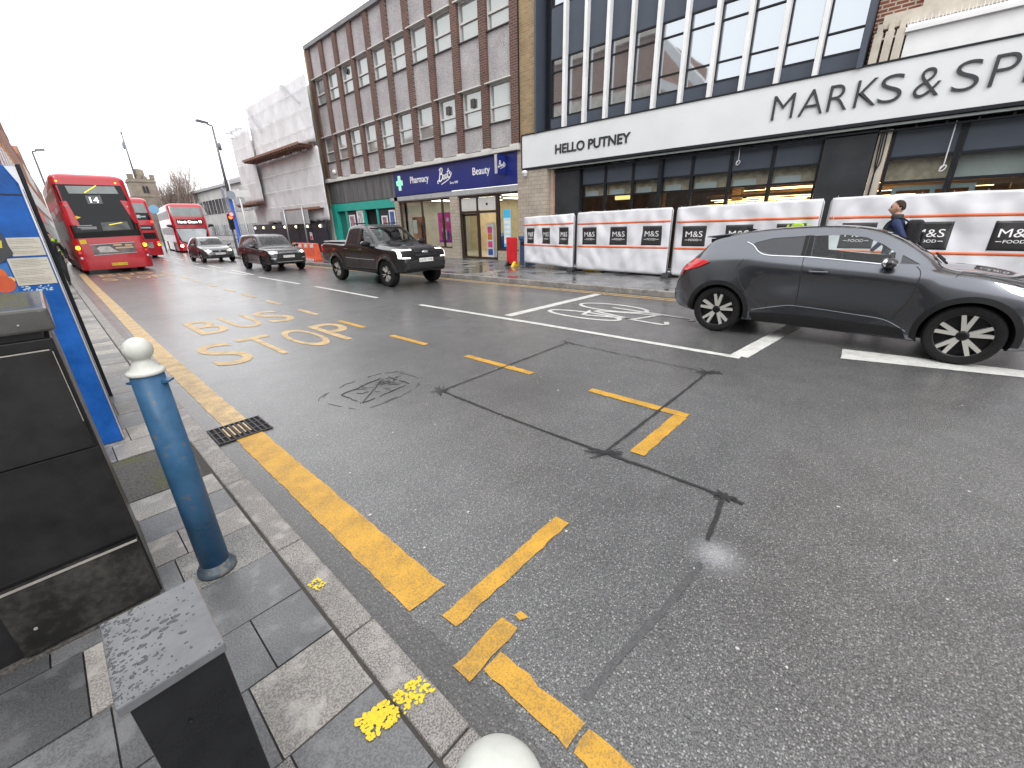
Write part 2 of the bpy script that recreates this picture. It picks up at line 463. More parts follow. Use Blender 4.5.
kf = MB(); kp = [(kfar(y), y) for y in ys] + [(8.7, 34.6), (9.45, 36.15), (10.75, 36.75), (20, 36.75)]
inner = [(kfar(y) + .136, y) for y in ys] + [(8.89, 34.5), (9.59, 36), (10.79, 36.6), (20, 36.6)]
for i in range(len(kp) - 1):
    kf.prism([kp[i], kp[i + 1], inner[i + 1], inner[i]], 'z', -.03, FZ + .004)
tag(kf.build('far_kerb', M['kerb'], bevel=.01), kind='structure')
fp = MB(); fp.prism([(13.2, 46), (16, 43.5), (60, 43.5), (60, 200), (24, 200), (20.5, 110), (14.6, 60)], 'z', -.02, FZ)
tag(fp.build('corner_pavement', M['far_paving']), kind='structure')

# ================================================================== road markings
MK = .004
def mark(name, poly, m, jit=.004, step=.05, z=MK, seed=1):
    r = random.Random(seed + int(poly[0][0] * 97 + poly[0][1] * 31)); out = []
    n = len(poly)
    for i in range(n):
        a, b = Vector(poly[i]), Vector(poly[(i + 1) % n]); k = max(1, int((b - a).length / step))
        for j in range(k): 
            p = a.lerp(b, j / k); out.append((p.x + r.uniform(-jit, jit), p.y + r.uniform(-jit, jit)))
    mb = MB(); f = mb.face([(p[0], p[1], z) for p in out]); bmesh.ops.triangulate(mb.bm, faces=[f])
    o = mb.build(name, m); return tag(o, kind='structure')
def strip(name, pts, w, m, jit=.004, z=MK):
    L, Rr = [], []
    for i, p in enumerate(pts):
        a, b = Vector(pts[max(i - 1, 0)]), Vector(pts[min(i + 1, len(pts) - 1)]); d = (b - a).normalized(); q = Vector((-d.y, d.x))
        L.append(tuple(Vector(p) + q * w / 2)); Rr.append(tuple(Vector(p) - q * w / 2))
    return mark(name, Rr + L[::-1], m, jit, z=z)
# thick yellow line along the near channel
strip('yellow_edge_line', [(.795, 1.315), (.798, 2.4), (.80, 3.86)], .205, M['yellow'], .005)
strip('yellow_edge_line', [(.80, 4.24), (.80, 5.5), (.815, 8), (.86, 11), (.93, 15), (.985, 19), (1.05, 23), (1.14, 27.5)], .2, M['yellow_old'], .005)
strip('yellow_edge_line', [(.665, .92), (.955, .925)], .095, M['yellow'], .008)
strip('yellow_edge_line', [(.785, .872), (.785, .46)], .10, M['yellow'], .008)
strip('yellow_edge_line', [(.785, .445), (.785, -2.5)], .10, M['yellow'], .008)
mark('yellow_edge_line', [(.99, .905), (1.03, .885), (1.04, .93), (1.0, .94)], M['yellow'], .006, .02)
# bus bay: dashes, corner, end line
for a, b in ((2.14, 1.115), (4.12, 2.95), (5.95, 5.02), (7.79, 6.85), (9.7, 8.75), (11.69, 10.8), (13.5, 12.6), (15.3, 14.3), (17.1, 16.2), (19.0, 18.1), (21, 20), (23, 22), (25, 24)):
    sh = shift(a) * .4
    strip('bus_bay_dash', [(3.56 + sh, a), (3.57 + sh, b)], .10, M['yellow'] if a < 9 else M['yellow_old'], .004)
strip('bus_bay_dash', [(3.515, 1.16), (2.665, 1.165)], .115, M['yellow'], .005)
strip('bus_bay_dash', [(1.68, 1.155), (.785, 1.14)], .095, M['yellow'], .006)
# lettering on the carriageway
def letters(txt, x0, x1, y0, h, m, name):
    w = (x1 - x0) / len(txt)
    for i, c in enumerate(txt):
        mb = MB(); fit_text(mb, c, (x0 + i * w, y0, MK), (1, 0, 0), (0, 1, 0), w * .82, h, offset=.003, res=8)
        tag(mb.build(name, m), kind='structure')
letters('BUS', 1.52, 3.28, 8.63, 1.5, M['yellow_old'], 'bus_stop_lettering')
letters('STOP', 1.20, 3.52, 6.28, 1.5, M['yellow_old'], 'bus_stop_lettering')
letters('STOP', 1.45, 3.5, 22.0, 1.4, M['yellow_old'], 'bus_stop_lettering')
letters('BUS', 1.55, 3.4, 24.4, 1.4, M['yellow_old'], 'bus_stop_lettering')
# white lines
strip('centre_line', [(5.55, 7.9), (5.66, 4.5), (5.70, 1.24)], .115, M['white_line'])
mark('centre_line', [(6.42, .27), (6.93, .30), (7.12, -1.6), (7.14, -3), (6.95, -3), (6.78, -1.3)], M['white_line'])
strip('cycle_box_line', [(5.84, 5.44), (9.22, 5.36)], .2, M['white_line'])
strip('cycle_box_line', [(5.76, 1.27), (9.3, .93)], .21, M['white_line'])
for a, b, x, x2 in ((13.27, 9.62, 5.53, 5.50), (18.08, 14.38, 5.47, 5.51), (22.66, 19.36, 5.32, 5.46), (27, 24, 5.3, 5.32), (32, 29, 5.35, 5.3), (37, 34, 5.7, 5.5)):
    strip('centre_line', [(x, a), (x2, b)], .10, M['white_line'])
for a, b, x, x2 in ((22.62, 19.12, 5.8, 5.62), (27, 24, 5.9, 5.85), (32, 29, 6.0, 5.95), (37, 34, 6.4, 6.2)):
    strip('centre_line', [(x, a), (x2, b)], .10, M['white_line'])
# bicycle symbol, read from the oncoming lane
def ell(cx, cy, rx, ry): return [(cx + rx * math.cos(a), cy + ry * math.sin(a)) for a in [2 * PI * k / 36 for k in range(37)]]
bk = MB(); O = (0, 0, MK); rr, uu = (1, 0, 0), (0, 1, 0)
for pts in (ell(6.77, 4.32, .25, .78), ell(7.74, 4.22, .33, .75), [(6.77, 4.32), (7.0, 3.35), (7.55, 3.15)], [(7.24, 4.42), (6.92, 3.3), (6.87, 2.78), (6.93, 2.72), (7.1, 2.8)],
            [(7.24, 4.42), (7.58, 3.1)], [(6.77, 4.32), (7.24, 4.42)], [(7.74, 4.22), (7.59, 2.55), (7.5, 2.48), (7.4, 2.53)]):
    bk.stroke(pts, .085, O, rr, uu, 0)
for k, f in enumerate(bk.bm.faces):
    for v in f.verts: v.co.z = MK + .0008 * (k // 36 % 6)
tag(bk.build('cycle_symbol', M['white_line'], recalc=False), kind='structure')
# double yellow lines
strip('double_yellow_line', [(kfar(y) - .24, y) for y in (-10, 0, 5, 12, 20, 30)], .09, M['yellow_old'])
strip('double_yellow_line', [(kfar(y) - .42, y) for y in (-10, 0, 5, 12, 20, 30)], .09, M['yellow_old'])
# surveyors' black tar box with burst corners
def tar(pts, w): strip('black_survey_line', smoothpts(pts, 5), w, M['tar'], .005, z=MK * 2)
tar([(2.53, 3.36), (2.50, 2.3), (2.515, 1.36)], .022); tar([(2.515, 1.36), (2.53, .9), (2.53, .38)], .024)
tar([(2.53, 3.36), (3.7, 3.38), (4.94, 3.40)], .018); tar([(2.515, 1.36), (3.6, 1.36), (4.88, 1.37)], .022)
tar([(4.94, 3.42), (4.9, 2.4), (4.87, 1.3)], .014); tar([(2.545, .5), (2.3, .47), (2.06, .44)], .024)
rt = random.Random(3)
for cx, cy, n, r in ((2.53, 3.36, 5, .14), (2.515, 1.36, 7, .14), (4.88, 1.37, 5, .16), (4.94, 3.40, 3, .17), (2.535, .48, 6, .09)):
    for k in range(n):
        a = rt.uniform(0, PI); d = Vector((math.cos(a), math.sin(a))); c = Vector((cx, cy)) + Vector((rt.uniform(-.02, .02), rt.uniform(-.02, .02)))
        strip('black_survey_line', [tuple(c - d * r * rt.uniform(.5, 1)), tuple(c), tuple(c + d * r * rt.uniform(.5, 1))], rt.uniform(.010, .020), M['tar'], .004, z=MK * 2 + .0006 * (k + 1))
M['seam'] = mat('resurfacing seam', (.075, .075, .077), .45, vs=120, var=.5)
strip('road_seam', smoothpts([(1.87, .41), (1.51, .436), (1.29, .465), (1.09, .49), (.91, .50)], 6), .030, M['seam'], .004, z=.0024)
# yellow spray patches over kerb and slab
def spray(pts, n, r, z, seed):
    q = random.Random(seed); mb = MB()
    for k in range(n):
        x = q.uniform(0, 1); y2 = q.uniform(0, 1)
        a, b, c, d = [Vector(p) for p in pts]; p = a.lerp(b, x).lerp(d.lerp(c, x), y2)
        m = q.randint(5, 8); rr_ = q.uniform(.4, 1) * r
        mb.face([(p.x + rr_ * q.uniform(.5, 1.1) * math.cos(2 * PI * i / m), p.y + rr_ * q.uniform(.5, 1.1) * math.sin(2 * PI * i / m), z + k * .00001) for i in range(m)])
    return tag(mb.build('yellow_spray_mark', M['yellow_bright'], recalc=False), kind='structure')
spray([(.28, 1.02), (.395, 1.00), (.395, .915), (.28, .925)], 190, .011, PZ + .003, 1)
spray([(.405, .995), (.515, .985), (.525, .895), (.405, .91)], 105, .010, PZ + .005, 2)
spray([(.42, 1.73), (.47, 1.74), (.48, 1.66), (.43, 1.64)], 60, .008, PZ + .005, 3)
# paint drips, chewing gum and bird droppings on the road
q = random.Random(5); mb = MB()
for k in range(170):
    x = q.uniform(.7, 5.4); y2 = q.uniform(-1.6, 5.0); r = q.choice((.003, .004, .004, .005, .006, .009)) * q.uniform(.8, 1.3); m = 7
    mb.face([(x + r * q.uniform(.5, 1.3) * math.cos(2 * PI * i / m), y2 + r * q.uniform(.5, 1.3) * math.sin(2 * PI * i / m), .003) for i in range(m)])
M['speck'] = mat('pale specks', (.55, .54, .50), .7)
tag(mb.build('road_specks', M['speck'], recalc=False), kind='stuff')

# gully grate let into the channel
M['iron'] = mat('cast iron', (.045, .04, .045), .5, .6, vs=25, bump=.3)
M['hollow_shade'] = mat('hollow shade', (.004, .004, .004), .9, var=0)  # near-black colour stands for the shade inside hollows
gt = thing('drain_grate', 'slotted iron drain grate interrupting the thick yellow kerb line', 'drain', (.78, 4.05, 0))
mb = MB(); mb.box(.575, .99, 3.865, 4.235, .002, .005); mb.build('pit', M['hollow_shade'], gt)  # flat black sheet paints the shade of the pit under the bars
mb = MB()
for x in [.58 + i * .0405 for i in range(11)]: mb.box(x - .006, x + .006, 3.87, 4.23, .0055, .014)
for y2 in (3.862, 3.98, 4.11, 4.23): mb.box(.57, .995, y2 - .007, y2 + .007, .0055, .0135)
mb.build('bar_grid', M['iron'], gt)
mb = MB()
for x in [.66 + i * .0405 for i in range(5)]: mb.box(x + .012, x + .026, 3.94, 4.17, .0145, .0155)
mb.build('paint_remnant', M['yellow_old'], gt)
mc = thing('manhole_cover', 'square sunken manhole cover half buried in cracked asphalt', 'manhole cover', (2.1, 4.0, 0))
mb = MB()
M['crack'] = mat('crack shadow', (.05, .047, .044), .8, vs=40)
fr = [(1.80, 3.74), (1.77, 4.12), (2.39, 4.27), (2.44, 3.82)]
for a, b in ((0, 1), (1, 2), (2, 3), (3, 0), (0, 2)):
    A, B = Vector((*fr[a], .003)), Vector((*fr[b], .003)); n = 9; rj = random.Random(a * 7 + b)
    pts = [A.lerp(B, i / n) + Vector((rj.uniform(-.012, .012), rj.uniform(-.012, .012), 0)) for i in range(n + 1)]
    for i in range(n):
        if rj.random() < .82: mb.tube([pts[i], pts[i + 1]], rj.uniform(.003, .007), 5)
mb.build('frame', M['crack'], mc)
mb = MB(); rj = random.Random(8)
for k in range(26):
    x, y2 = rj.uniform(2.0, 2.42), rj.uniform(3.9, 4.2); a = rj.uniform(0, 6.3); p = [(x, y2, .0025)]
    for i in range(4): a += rj.uniform(-.9, .9); x += .035 * math.cos(a); y2 += .035 * math.sin(a); p.append((x, y2, .0025))
    mb.tube(p, rj.uniform(.0015, .0035), 4)
for off in (.09, .13):
    p = [(1.72 - off * .3, 3.7 - off), (1.66 - off, 4.15), (2.0, 4.32 + off * .6), (2.42 + off, 4.34), (2.5 + off, 3.85), (2.2, 3.66 - off * .5), (1.72 - off * .3, 3.7 - off)]
    p = smoothpts(p, 7)
    for i in range(len(p) - 1):
        if rj.random() < .4: mb.tube([(p[i][0] + rj.uniform(-.01, .01), p[i][1], .002), (p[i + 1][0], p[i + 1][1] + rj.uniform(-.01, .01), .002)], .0025, 4)
mb.build('cracks', M['crack'], mc)
# ================================================================== facade materials
M['brown_brick'] = brick('brown brick', (.17, .08, .062), (.11, .062, .052), (.22, .18, .16), .22, .085)
M['yellow_brick'] = brick('yellow stock brick', (.42, .30, .15), (.30, .20, .10), (.36, .30, .22))
M['red_brick'] = brick('red brick', (.30, .10, .055), (.20, .075, .045), (.5, .45, .38), .23, .08, .014)
M['tile'] = brick('cream wall tile', (.52, .46, .38), (.46, .40, .33), (.22, .19, .16), .3, .15, .006, .35)
def pebble():
    t = NT('mauve pebbledash'); co = t.co(); f = t.noise(45, 4, co); v = t.vor(38, co)
    b = t.ramp(f, ((.34, (.22, .207, .21)), (.5, (.37, .352, .358)), (.66, (.54, .522, .526))))
    b = t.mix(b, t.ramp(t.noise(1.2, 5, co), ((.3, .82), (.7, 1.08))), 1., 'MULTIPLY')
    t.set('Base Color', b); t.set('Roughness', .9); t.bump(v, .5, .015); return t.m
M['pebble'] = pebble()
M['white_paint'] = mat('white paint', (.74, .74, .74), .45, vs=2, var=.07)
M['offwhite'] = mat('off white render', (.55, .54, .51), .7, vs=1.2, var=.14)
M['grey_trim'] = mat('grey painted trim', (.36, .36, .37), .6, vs=3)
M['stone'] = mat('pale stone', (.55, .50, .42), .8, vs=2.5, var=.2, bump=.2, bs=30)
M['sign_white'] = mat('off white fascia', (.67, .685, .69), .5, vs=.8, var=.05)
M['dark_panel'] = mat('slate blue panel', (.066, .08, .105), .4, vs=2, var=.06, spec=.3)
M['dark_frame'] = mat('dark frame', (.014, .016, .02), .4, vs=4, spec=.25)
M['brown_frame'] = mat('dark brown frame', (.035, .022, .018), .4, vs=4)
M['charcoal'] = mat('charcoal cladding', (.032, .034, .038), .55, vs=1.3, var=.3, spec=.25)
M['letter'] = mat('charcoal lettering', (.028, .028, .034), .4, var=0)
M['aluminium'] = mat('aluminium', (.62, .62, .64), .35, .6, vs=5)
M['steel'] = mat('galvanised steel', (.42, .43, .44), .42, .7, vs=12)
M['boots_blue'] = mat('navy blue fascia', (.012, .022, .16), .35, vs=1, var=.08)
M['teal'] = mat('teal paint', (.02, .33, .27), .45, vs=2, var=.1)
M['black'] = mat('matt black', (.012, .012, .013), .55, var=0)
M['white_letter'] = mat('white lettering', (.85, .85, .85), .5, var=0)
def mirror_glass(name, base, metal, rough=.03):
    t = NT(name); t.set('Base Color', base); t.set('Metallic', metal); t.set('Roughness', rough); t.set('Specular IOR Level', .8)
    t.bump(t.noise(.9, 2), .04, .03); return t.m
M['sky_glass'] = mirror_glass('coated reflective glass', (.44, .47, .50), .85)
M['pane'] = mirror_glass('sash pane', (.36, .38, .37), .42, .06)
M['shop_glass'] = glass('shop glass', (.86, .9, .9), .06)
M['warm_lamp'] = mat('warm lamp', (1, .8, .5), .5, var=0, emit=(1, .60, .25), es=2.6)
M['slat_glow'] = mat('warm slat glow', (1, .8, .5), .5, var=0, emit=(1, .66, .3), es=9)
M['shop_light'] = mat('shop ceiling light', (1, 1, .9), .5, var=0, emit=(1, .92, .75), es=7)
M['timber'] = mat('warm timber slat', (.6, .36, .16), .5, vs=4, var=.3)
M['timber_wall'] = mat('brown shop wall', (.30, .17, .09), .7, vs=2, var=.3)

# ================================================================== brown brick office block over the chemist
X0 = 14.2; M['sash'] = mat('aged sash paint', (.52, .52, .51), .5, vs=3)
M['lead'] = mat('lead grey coping', (.17, .17, .175), .6, vs=3)
bl = thing('office_building', 'grey panel and brown brick office block above the blue chemist fascia', 'building', (15, 20, FZ))
mb = MB(); mb.box(14.42, 26, 12.42, 29.0, 4.5, 11.6); mb.build('wall', M['brown_brick'], bl)
mb = MB(); mb.box(14.1, 26, 12.35, 29.2, 11.602, 11.80); mb.build('roof', M['lead'], bl)
mb = MB(); mb.box(14.02, 14.5, 12.30, 29.2, 4.44, 4.60)
mb.build('cornice', M['offwhite'], bl, bevel=.01)
NB = 10; yl, yr = 28.95, 12.55; bw = (yl - yr) / NB
for i in range(NB + 1):
    yy = yl - i * bw; mb = MB(); mb.box(14.17, 14.42, yy - .2, yy + .2, 4.68, 11.6)
    o = mb.build('pier', M['brown_brick'], bl)
    mb = MB(); mb.box(14.09, 14.42, yy - .22, yy + .22, 4.602, 4.678); mb.build('pier_base', M['offwhite'], o)
mb = MB(); mb.box(14.16, 14.42, 29.152, 29.34, 3.0, 11.6); mb.build('end_pier', M['yellow_brick'], bl)
for i in range(NB):
    ya, yb = yl - i * bw - .202, yl - (i + 1) * bw + .202
    for z0, z1, w0, w1 in ((4.68, 5.58, 5.6, 6.96), (6.99, 8.68, 8.7, 10.02), (10.05, 11.6, None, None)):
        mb = MB(); mb.box(14.28, 14.42, yb, ya, z0, z1); mb.build('wall_panel', M['pebble'], bl)
        if w0:
            mb = MB(); X = 14.30
            for (p0, p1, q0, q1) in ((yb, ya, w0, w0 + .05), (yb, ya, w1 - .05, w1), (yb, yb + .06, w0 + .05, w1 - .05), (ya - .06, ya, w0 + .05, w1 - .05)):
                mb.box(X, X + .1, p0, p1, q0, q1)
            zm = w0 + (w1 - w0) * (.44 + .03 * ((i * 7) % 3 - 1)); mb.box(X - .015, X + .09, yb + .06, ya - .06, zm - .035, zm + .035)
            w = mb.build('window', M['sash'], bl)
            mb = MB(); mb.box(X + .055, X + .07, yb + .06, ya - .06, w0 + .05, w1 - .05); mb.build('pane', M['pane'], w)
            mb = MB(); mb.prism([(14.08, w1 + .012), (14.42, w1 + .06), (14.42, w1 + .028), (14.08, w1 - .02)], 'y', yb - .14, ya + .04) if False else mb.box(14.1, 14.41, yb - .05, ya + .12, w1 + .004, w1 + .045)
            mb.build('lintel', M['offwhite'], w)
            mb = MB(); mb.box(14.2, 14.30, yb, ya, w0 - .035, w0 - .002); mb.build('sill', M['brown_frame'], w)
            if (i, w0) in ((2, 8.7),):
                mb = MB(); mb.lathe([(.13, 14.26), (.15, 14.29), (.15, 14.31)], (0, (ya + yb) / 2 + .1, w1 - .3), 14, 'x'); mb.build('vent', M['dark_frame'], w)
            if (i, w0) in ((7, 5.6), (9, 5.6)) or (i, w0) == (8, 5.6):
                if i != 9: mb = MB(); mb.box(14.27, 14.31, (ya + yb) / 2 - .13, (ya + yb) / 2 + .13, w1 - .62, w1 - .3); mb.build('vent', M['brown_frame'], w)
mb = MB(); mb.ball((14.2, 27.95, 5.02), .13, 12); mb.build('security_camera', M['white_paint'], bl)

# ---- chemist shop front below
sh = thing('chemist_shop', 'chemist shop front with long navy blue fascia and sliding door', 'shop front', (14.4, 17, FZ))
mb = MB(); mb.box(14.2, 14.36, 12.5, 21.42, 3.24, 4.42); fa = mb.build('fascia', M['boots_blue'], sh, bevel=.008)
FX = 14.197
mb = MB(); fit_text(mb, 'Pharmacy', (FX, 19.92, 3.66), RW, UW, 1.55, .42, extrude=.012); mb.build('lettering', M['white_letter'], fa)
mb = MB(); fit_text(mb, 'Beauty', (FX, 15.14, 3.66), RW, UW, 1.09, .40, extrude=.012); mb.build('lettering', M['white_letter'], fa)
# pharmacy cross
M['cross'] = mat('green lit cross', (.25, .85, .5), .5, var=0, emit=(.15, .8, .42), es=.55)
mb = MB()
c = (20.92, 3.85)
for s, x, nm in ((.36, 14.192, 'white_letter'), (.33, 14.186, 'cross')):
    k = .12 if s > .34 else .10
    m2 = MB(); m2.prism([(c[0] + a, c[1] + b) for a, b in ((-k, -s), (k, -s), (k, -k), (s * .8, -k), (s * .8, k), (k, k), (k, s), (-k, s), (-k, k), (-s * .8, k), (-s * .8, -k), (-k, -k))], 'x', x - .004, 14.2)
    m2.build('cross_outline' if s > .34 else 'cross_face', M[nm], fa)
def script_logo(o, r, u, sc, m, parent):
    """flowing italic brush lettering: B o o t s with a tail underneath"""
    mb = MB()
    S_ = [([(.30, .95), (.22, .62), (.10, .22), (.0, .02)], .10), ([(.12, .86), (.30, 1.0), (.52, .98), (.55, .80), (.36, .60), (.24, .56)], .085), ([(.26, .58), (.48, .56), (.56, .40), (.44, .16), (.2, .06), (.04, .12)], .095),
          ([(.74, .50), (.64, .40), (.62, .24), (.70, .16), (.80, .26), (.82, .42), (.74, .50), (.84, .46)], .075), ([(1.02, .54), (.92, .44), (.90, .28), (.98, .20), (1.08, .30), (1.10, .46), (1.02, .54), (1.14, .52)], .075),
          ([(1.34, .95), (1.26, .6), (1.2, .34), (1.26, .24), (1.36, .32)], .08), ([(1.12, .68), (1.3, .72), (1.5, .76)], .06),
          ([(1.62, .62), (1.5, .64), (1.48, .54), (1.58, .46), (1.58, .34), (1.46, .28), (1.36, .34)], .075),
          ([(1.58, .34), (1.7, .5), (1.72, .62)], .05), ([(1.5, .22), (1.1, .04), (.6, -.12), (.35, -.2)], .06), ([(.04, .12), (-.12, .08), (-.14, -.06), (.0, -.08)], .07)]
    for k, (p, w) in enumerate(S_):
        p = smoothpts(p, 6); mb.stroke([(a * sc, b * sc) for a, b in p], w * sc * 1.15, o, r, u, .004 + .0012 * k)
    return mb.build('script_logo', m, parent, recalc=False)
script_logo((FX, 17.58, 3.66), RW, UW, .58, M['white_letter'], fa)
mb = MB(); fit_text(mb, 'Since 1849', (FX, 16.76, 3.52), RW, UW, .58, .11, extrude=.004); mb.build('lettering', M['white_letter'], fa)
# projecting sign
pj = MB(); pj.box(13.62, 14.19, 13.06, 13.16, 3.62, 4.32); p = pj.build('projecting_sign', M['boots_blue'], fa)
script_logo((13.70, 13.055, 3.86), (1, 0, 0), UW, .24, M['white_letter'], p)
mb = MB(); mb.box(13.59, 13.63, 13.05, 13.17, 3.62, 4.32); mb.build('edge_trim', M['aluminium'], p)
mb = MB(); mb.box(14.22, 15.2, 12.5, 21.36, 2.97, 3.2)
for y in [13 + .9 * k for k in range(10)]: mb.box(14.2, 14.22, y, y + .88, 3.0, 3.19)
mb.build('shutter_box', M['grey_trim'], sh)
mb = MB(); mb.box(14.2, 14.6, 21.3, 21.62, 0, 3.2); mb.build('tiled_pier', M['tile'], sh)
mb = MB(); mb.box(14.2, 14.6, 16.32, 16.9, FZ, 2.96); mb.build('tiled_pier', M['tile'], sh)
mb = MB(); mb.box(14.225, 14.7, 10.95, 12.49, FZ, 3.68); mb.box(14.225, 14.7, 12.235, 12.49, 3.68, 4.43); mb.build('tiled_pier', M['tile'], sh)
mb = MB(); mb.box(14.22, 14.6, 16.91, 21.29, FZ, .6); mb.build('stall_riser', M['tile'], sh)
mb = MB(); mb.box(14.22, 14.6, 12.46, 13.75, FZ, .55); mb.build('stall_riser', M['tile'], sh)
def frame_yz(mb, x, d, ya, yb, z0, z1, w, mull=(), trans=()):
    mb.box(x, x + d, ya, yb, z0, z0 + w); mb.box(x, x + d, ya, yb, z1 - w, z1); mb.box(x, x + d, ya, ya + w, z0 + w, z1 - w); mb.box(x, x + d, yb - w, yb, z0 + w, z1 - w)
    for m in mull: mb.box(x + .002, x + d - .002, m - w / 2, m + w / 2, z0 + w, z1 - w)
    for z in trans: mb.box(x + .004, x + d - .004, ya + w, yb - w, z - w / 2, z + w / 2)
def shop_window(parent, x, ya, yb, z0, z1, fm, mull=(), trans=(), w=.07, name='shop_window', gm=None):
    mb = MB(); frame_yz(mb, x, .1, ya, yb, z0, z1, w, mull, trans); o = mb.build(name, fm, parent)
    mb = MB(); mb.box(x + .04, x + .052, ya + w, yb - w, z0 + w, z1 - w); mb.build('pane', gm or M['shop_glass'], o); return o
shop_window(sh, 14.28, 16.92, 21.28, .6, 2.95, M['brown_frame'], (19.3, 17.62))
shop_window(sh, 14.28, 12.47, 13.74, .55, 2.95, M['brown_frame'])
# entrance
mb = MB(); frame_yz(mb, 14.3, .12, 13.78, 16.3, FZ + .02, 2.95, .1, (15.08,), ())
mb.box(14.3, 14.42, 13.88, 16.2, 2.18, 2.28); mb.box(14.3, 14.42, 15.4, 15.5, FZ + .02, 2.18) if False else None
en = mb.build('entrance_frame', M['brown_frame'], sh)
mb = MB(); mb.box(14.33, 14.4, 13.9, 15.02, 2.3, 2.84); mb.box(14.33, 14.4, 15.14, 16.18, 2.3, 2.84); mb.build('transom_panel', M['offwhite'], en)
mb = MB(); frame_yz(mb, 14.43, .06, 15.1, 16.22, FZ + .04, 2.17, .09); d = mb.build('sliding_door', M['brown_frame'], sh)
mb = MB(); mb.box(14.45, 14.46, 15.19, 16.13, FZ + .13, 2.08); mb.build('pane', M['shop_glass'], d)
mb = MB(); mb.box(14.325, 14.329, 14.4, 14.52, 2.5, 2.6); mb.build('door_sensor', M['black'], en)
# interior
mb = MB(); mb.box(14.6, 22, 12.5, 21.3, FZ - .02, FZ + .015); mb.build('shop_floor', mat('pale shop floor', (.5, .46, .38), .3), sh)
mb = MB(); mb.box(14.7, 22, 12.5, 21.3, 3.0, 3.1); mb.build('shop_ceiling', M['offwhite'], sh)
mb = MB(); mb.box(19.5, 19.7, 12.5, 21.3, FZ, 3.0); mb.build('back_wall', mat('cream shop wall', (.62, .52, .34), .7), sh)
mb = MB(); mb.box(14.8, 19.5, 12.4, 12.5, FZ, 3.0); mb.build('side_wall', M['offwhite'], sh)
mb = MB(); mb.box(14.8, 19.5, 21.3, 21.4, FZ, 3.0); mb.build('side_wall', M['offwhite'], sh)
for y in (14.4, 16.2, 18, 19.8):
    for x in (15.6, 17.6): mb = MB(); mb.box(x, x + 1.2, y - .3, y + .3, 2.965, 2.99); mb.build('ceiling_light', M['shop_light'], sh)
cols = [mat('shop stock %s' % n, c, .5, var=.1) for n, c in (('amber', (.7, .42, .06)), ('cream', (.7, .62, .45)), ('orange', (.6, .2, .05)), ('brown', (.2, .1, .05)), ('white', (.75, .75, .72)), ('pink', (.65, .08, .25)), ('blue', (.04, .1, .4)))]
ri = random.Random(4)
un = thing('shelf_unit', 'tall lit shelf unit of amber boxes seen through the open chemist door', 'shelves', (18.9, 14.6, FZ))
mb = MB()
for z in (.2, .6, 1.0, 1.4, 1.8, 2.15): mb.box(18.6, 19.3, 13.2, 15.9, z, z + .03)
mb.box(19.3, 19.34, 13.2, 15.9, FZ, 2.6); mb.build('rack', cols[1], un)
for z in (.23, .63, 1.03, 1.43, 1.83):
    y = 13.25
    while y < 15.7:
        w = ri.uniform(.12, .3); h = ri.uniform(.15, .3); mb = MB(); mb.box(18.65, 18.95, y, y + w, z + .001, z + h); mb.build('stock_box', ri.choice(cols[:5] if z > .5 else cols), un); y += w + .02
mb = MB(); mb.box(18.56, 19.3, 13.2, 15.9, 2.2, 2.62); mb.build('header_board', cols[0], un)
st = thing('display_stand', 'slim pink and white promotional stand just inside the chemist door', 'display stand', (14.85, 14.75, FZ))
mb = MB(); mb.box(14.75, 14.95, 14.55, 14.95, FZ + .01, 1.75); mb.build('carcass', cols[4], st)
for z, k in ((.3, 6), (.65, 5), (1.0, 2), (1.3, 5)): mb = MB(); mb.box(14.743, 14.749, 14.6, 14.9, z, z + .28); mb.build('shelf_panel', cols[k], st)
st = thing('dump_bin', 'dark blue cardboard bin standing inside the chemist doorway', 'bin', (15, 14.2, FZ))
mb = MB(); mb.prism([(14.85, FZ + .02), (15.25, FZ + .02), (15.25, 1.3), (14.95, 1.15)], 'y', 14.1, 14.45); mb.build('carcass', cols[6], st)
mb = MB(); mb.box(14.846, 14.85, 14.14, 14.4, .4, .9); mb.build('label_panel', M['boots_blue'], st)
# posters in the chemist window
M['pink'] = mat('pink poster', (.85, .10, .40), .5, vs=3, var=.15)
ps = thing('pink_poster', 'bright pink promotional poster hanging in the left chemist window', 'poster', (14.5, 17.7, .8))
mb = MB(); mb.box(14.50, 14.52, 17.15, 18.28, .85, 2.30); mb.build('sheet', M['pink'], ps)
for (y, z, r, c) in ((18.05, 1.95, .13, 5), (17.75, 1.72, .16, 2), (17.5, 1.95, .1, 4), (17.9, 1.5, .1, 1), (17.35, 1.6, .1, 5)):
    mb = MB(); mb.lathe([(r, 14.492), (r, 14.499)], (0, y, z), 14, 'x'); mb.build('printed_disc', cols[c], ps)
for (y, w, h, c) in ((17.95, .14, .35, 3), (17.72, .16, .5, 4), (17.5, .13, .42, 6), (17.3, .12, .3, 3)):
    mb = MB(); mb.box(14.492, 14.498, y - w / 2, y + w / 2, 1.0, 1.0 + h); mb.build('printed_bottle', cols[c], ps)
mb = MB(); mb.box(14.491, 14.494, 17.17, 18.26, .87, .97); mb.build('printed_band', mat('violet', (.3, .05, .5), .5, var=0), ps)
ps = thing('beauty_poster', 'orange and brown portrait poster standing at the far end of the chemist window', 'poster', (14.5, 20, .8))
mb = MB(); mb.box(14.55, 14.57, 19.45, 20.6, .7, 2.15); mb.build('sheet', mat('orange brown print', (.45, .2, .1), .5, vs=1.5, var=.7), ps)
mb = MB(); mb.box(14.54, 14.549, 20.2, 20.55, 1.3, 2.0); mb.build('printed_text', cols[4], ps)
mb = MB(); mb.box(14.54, 14.549, 19.6, 19.85, .72, 1.75); mb.build('printed_figure', M['black'], ps)
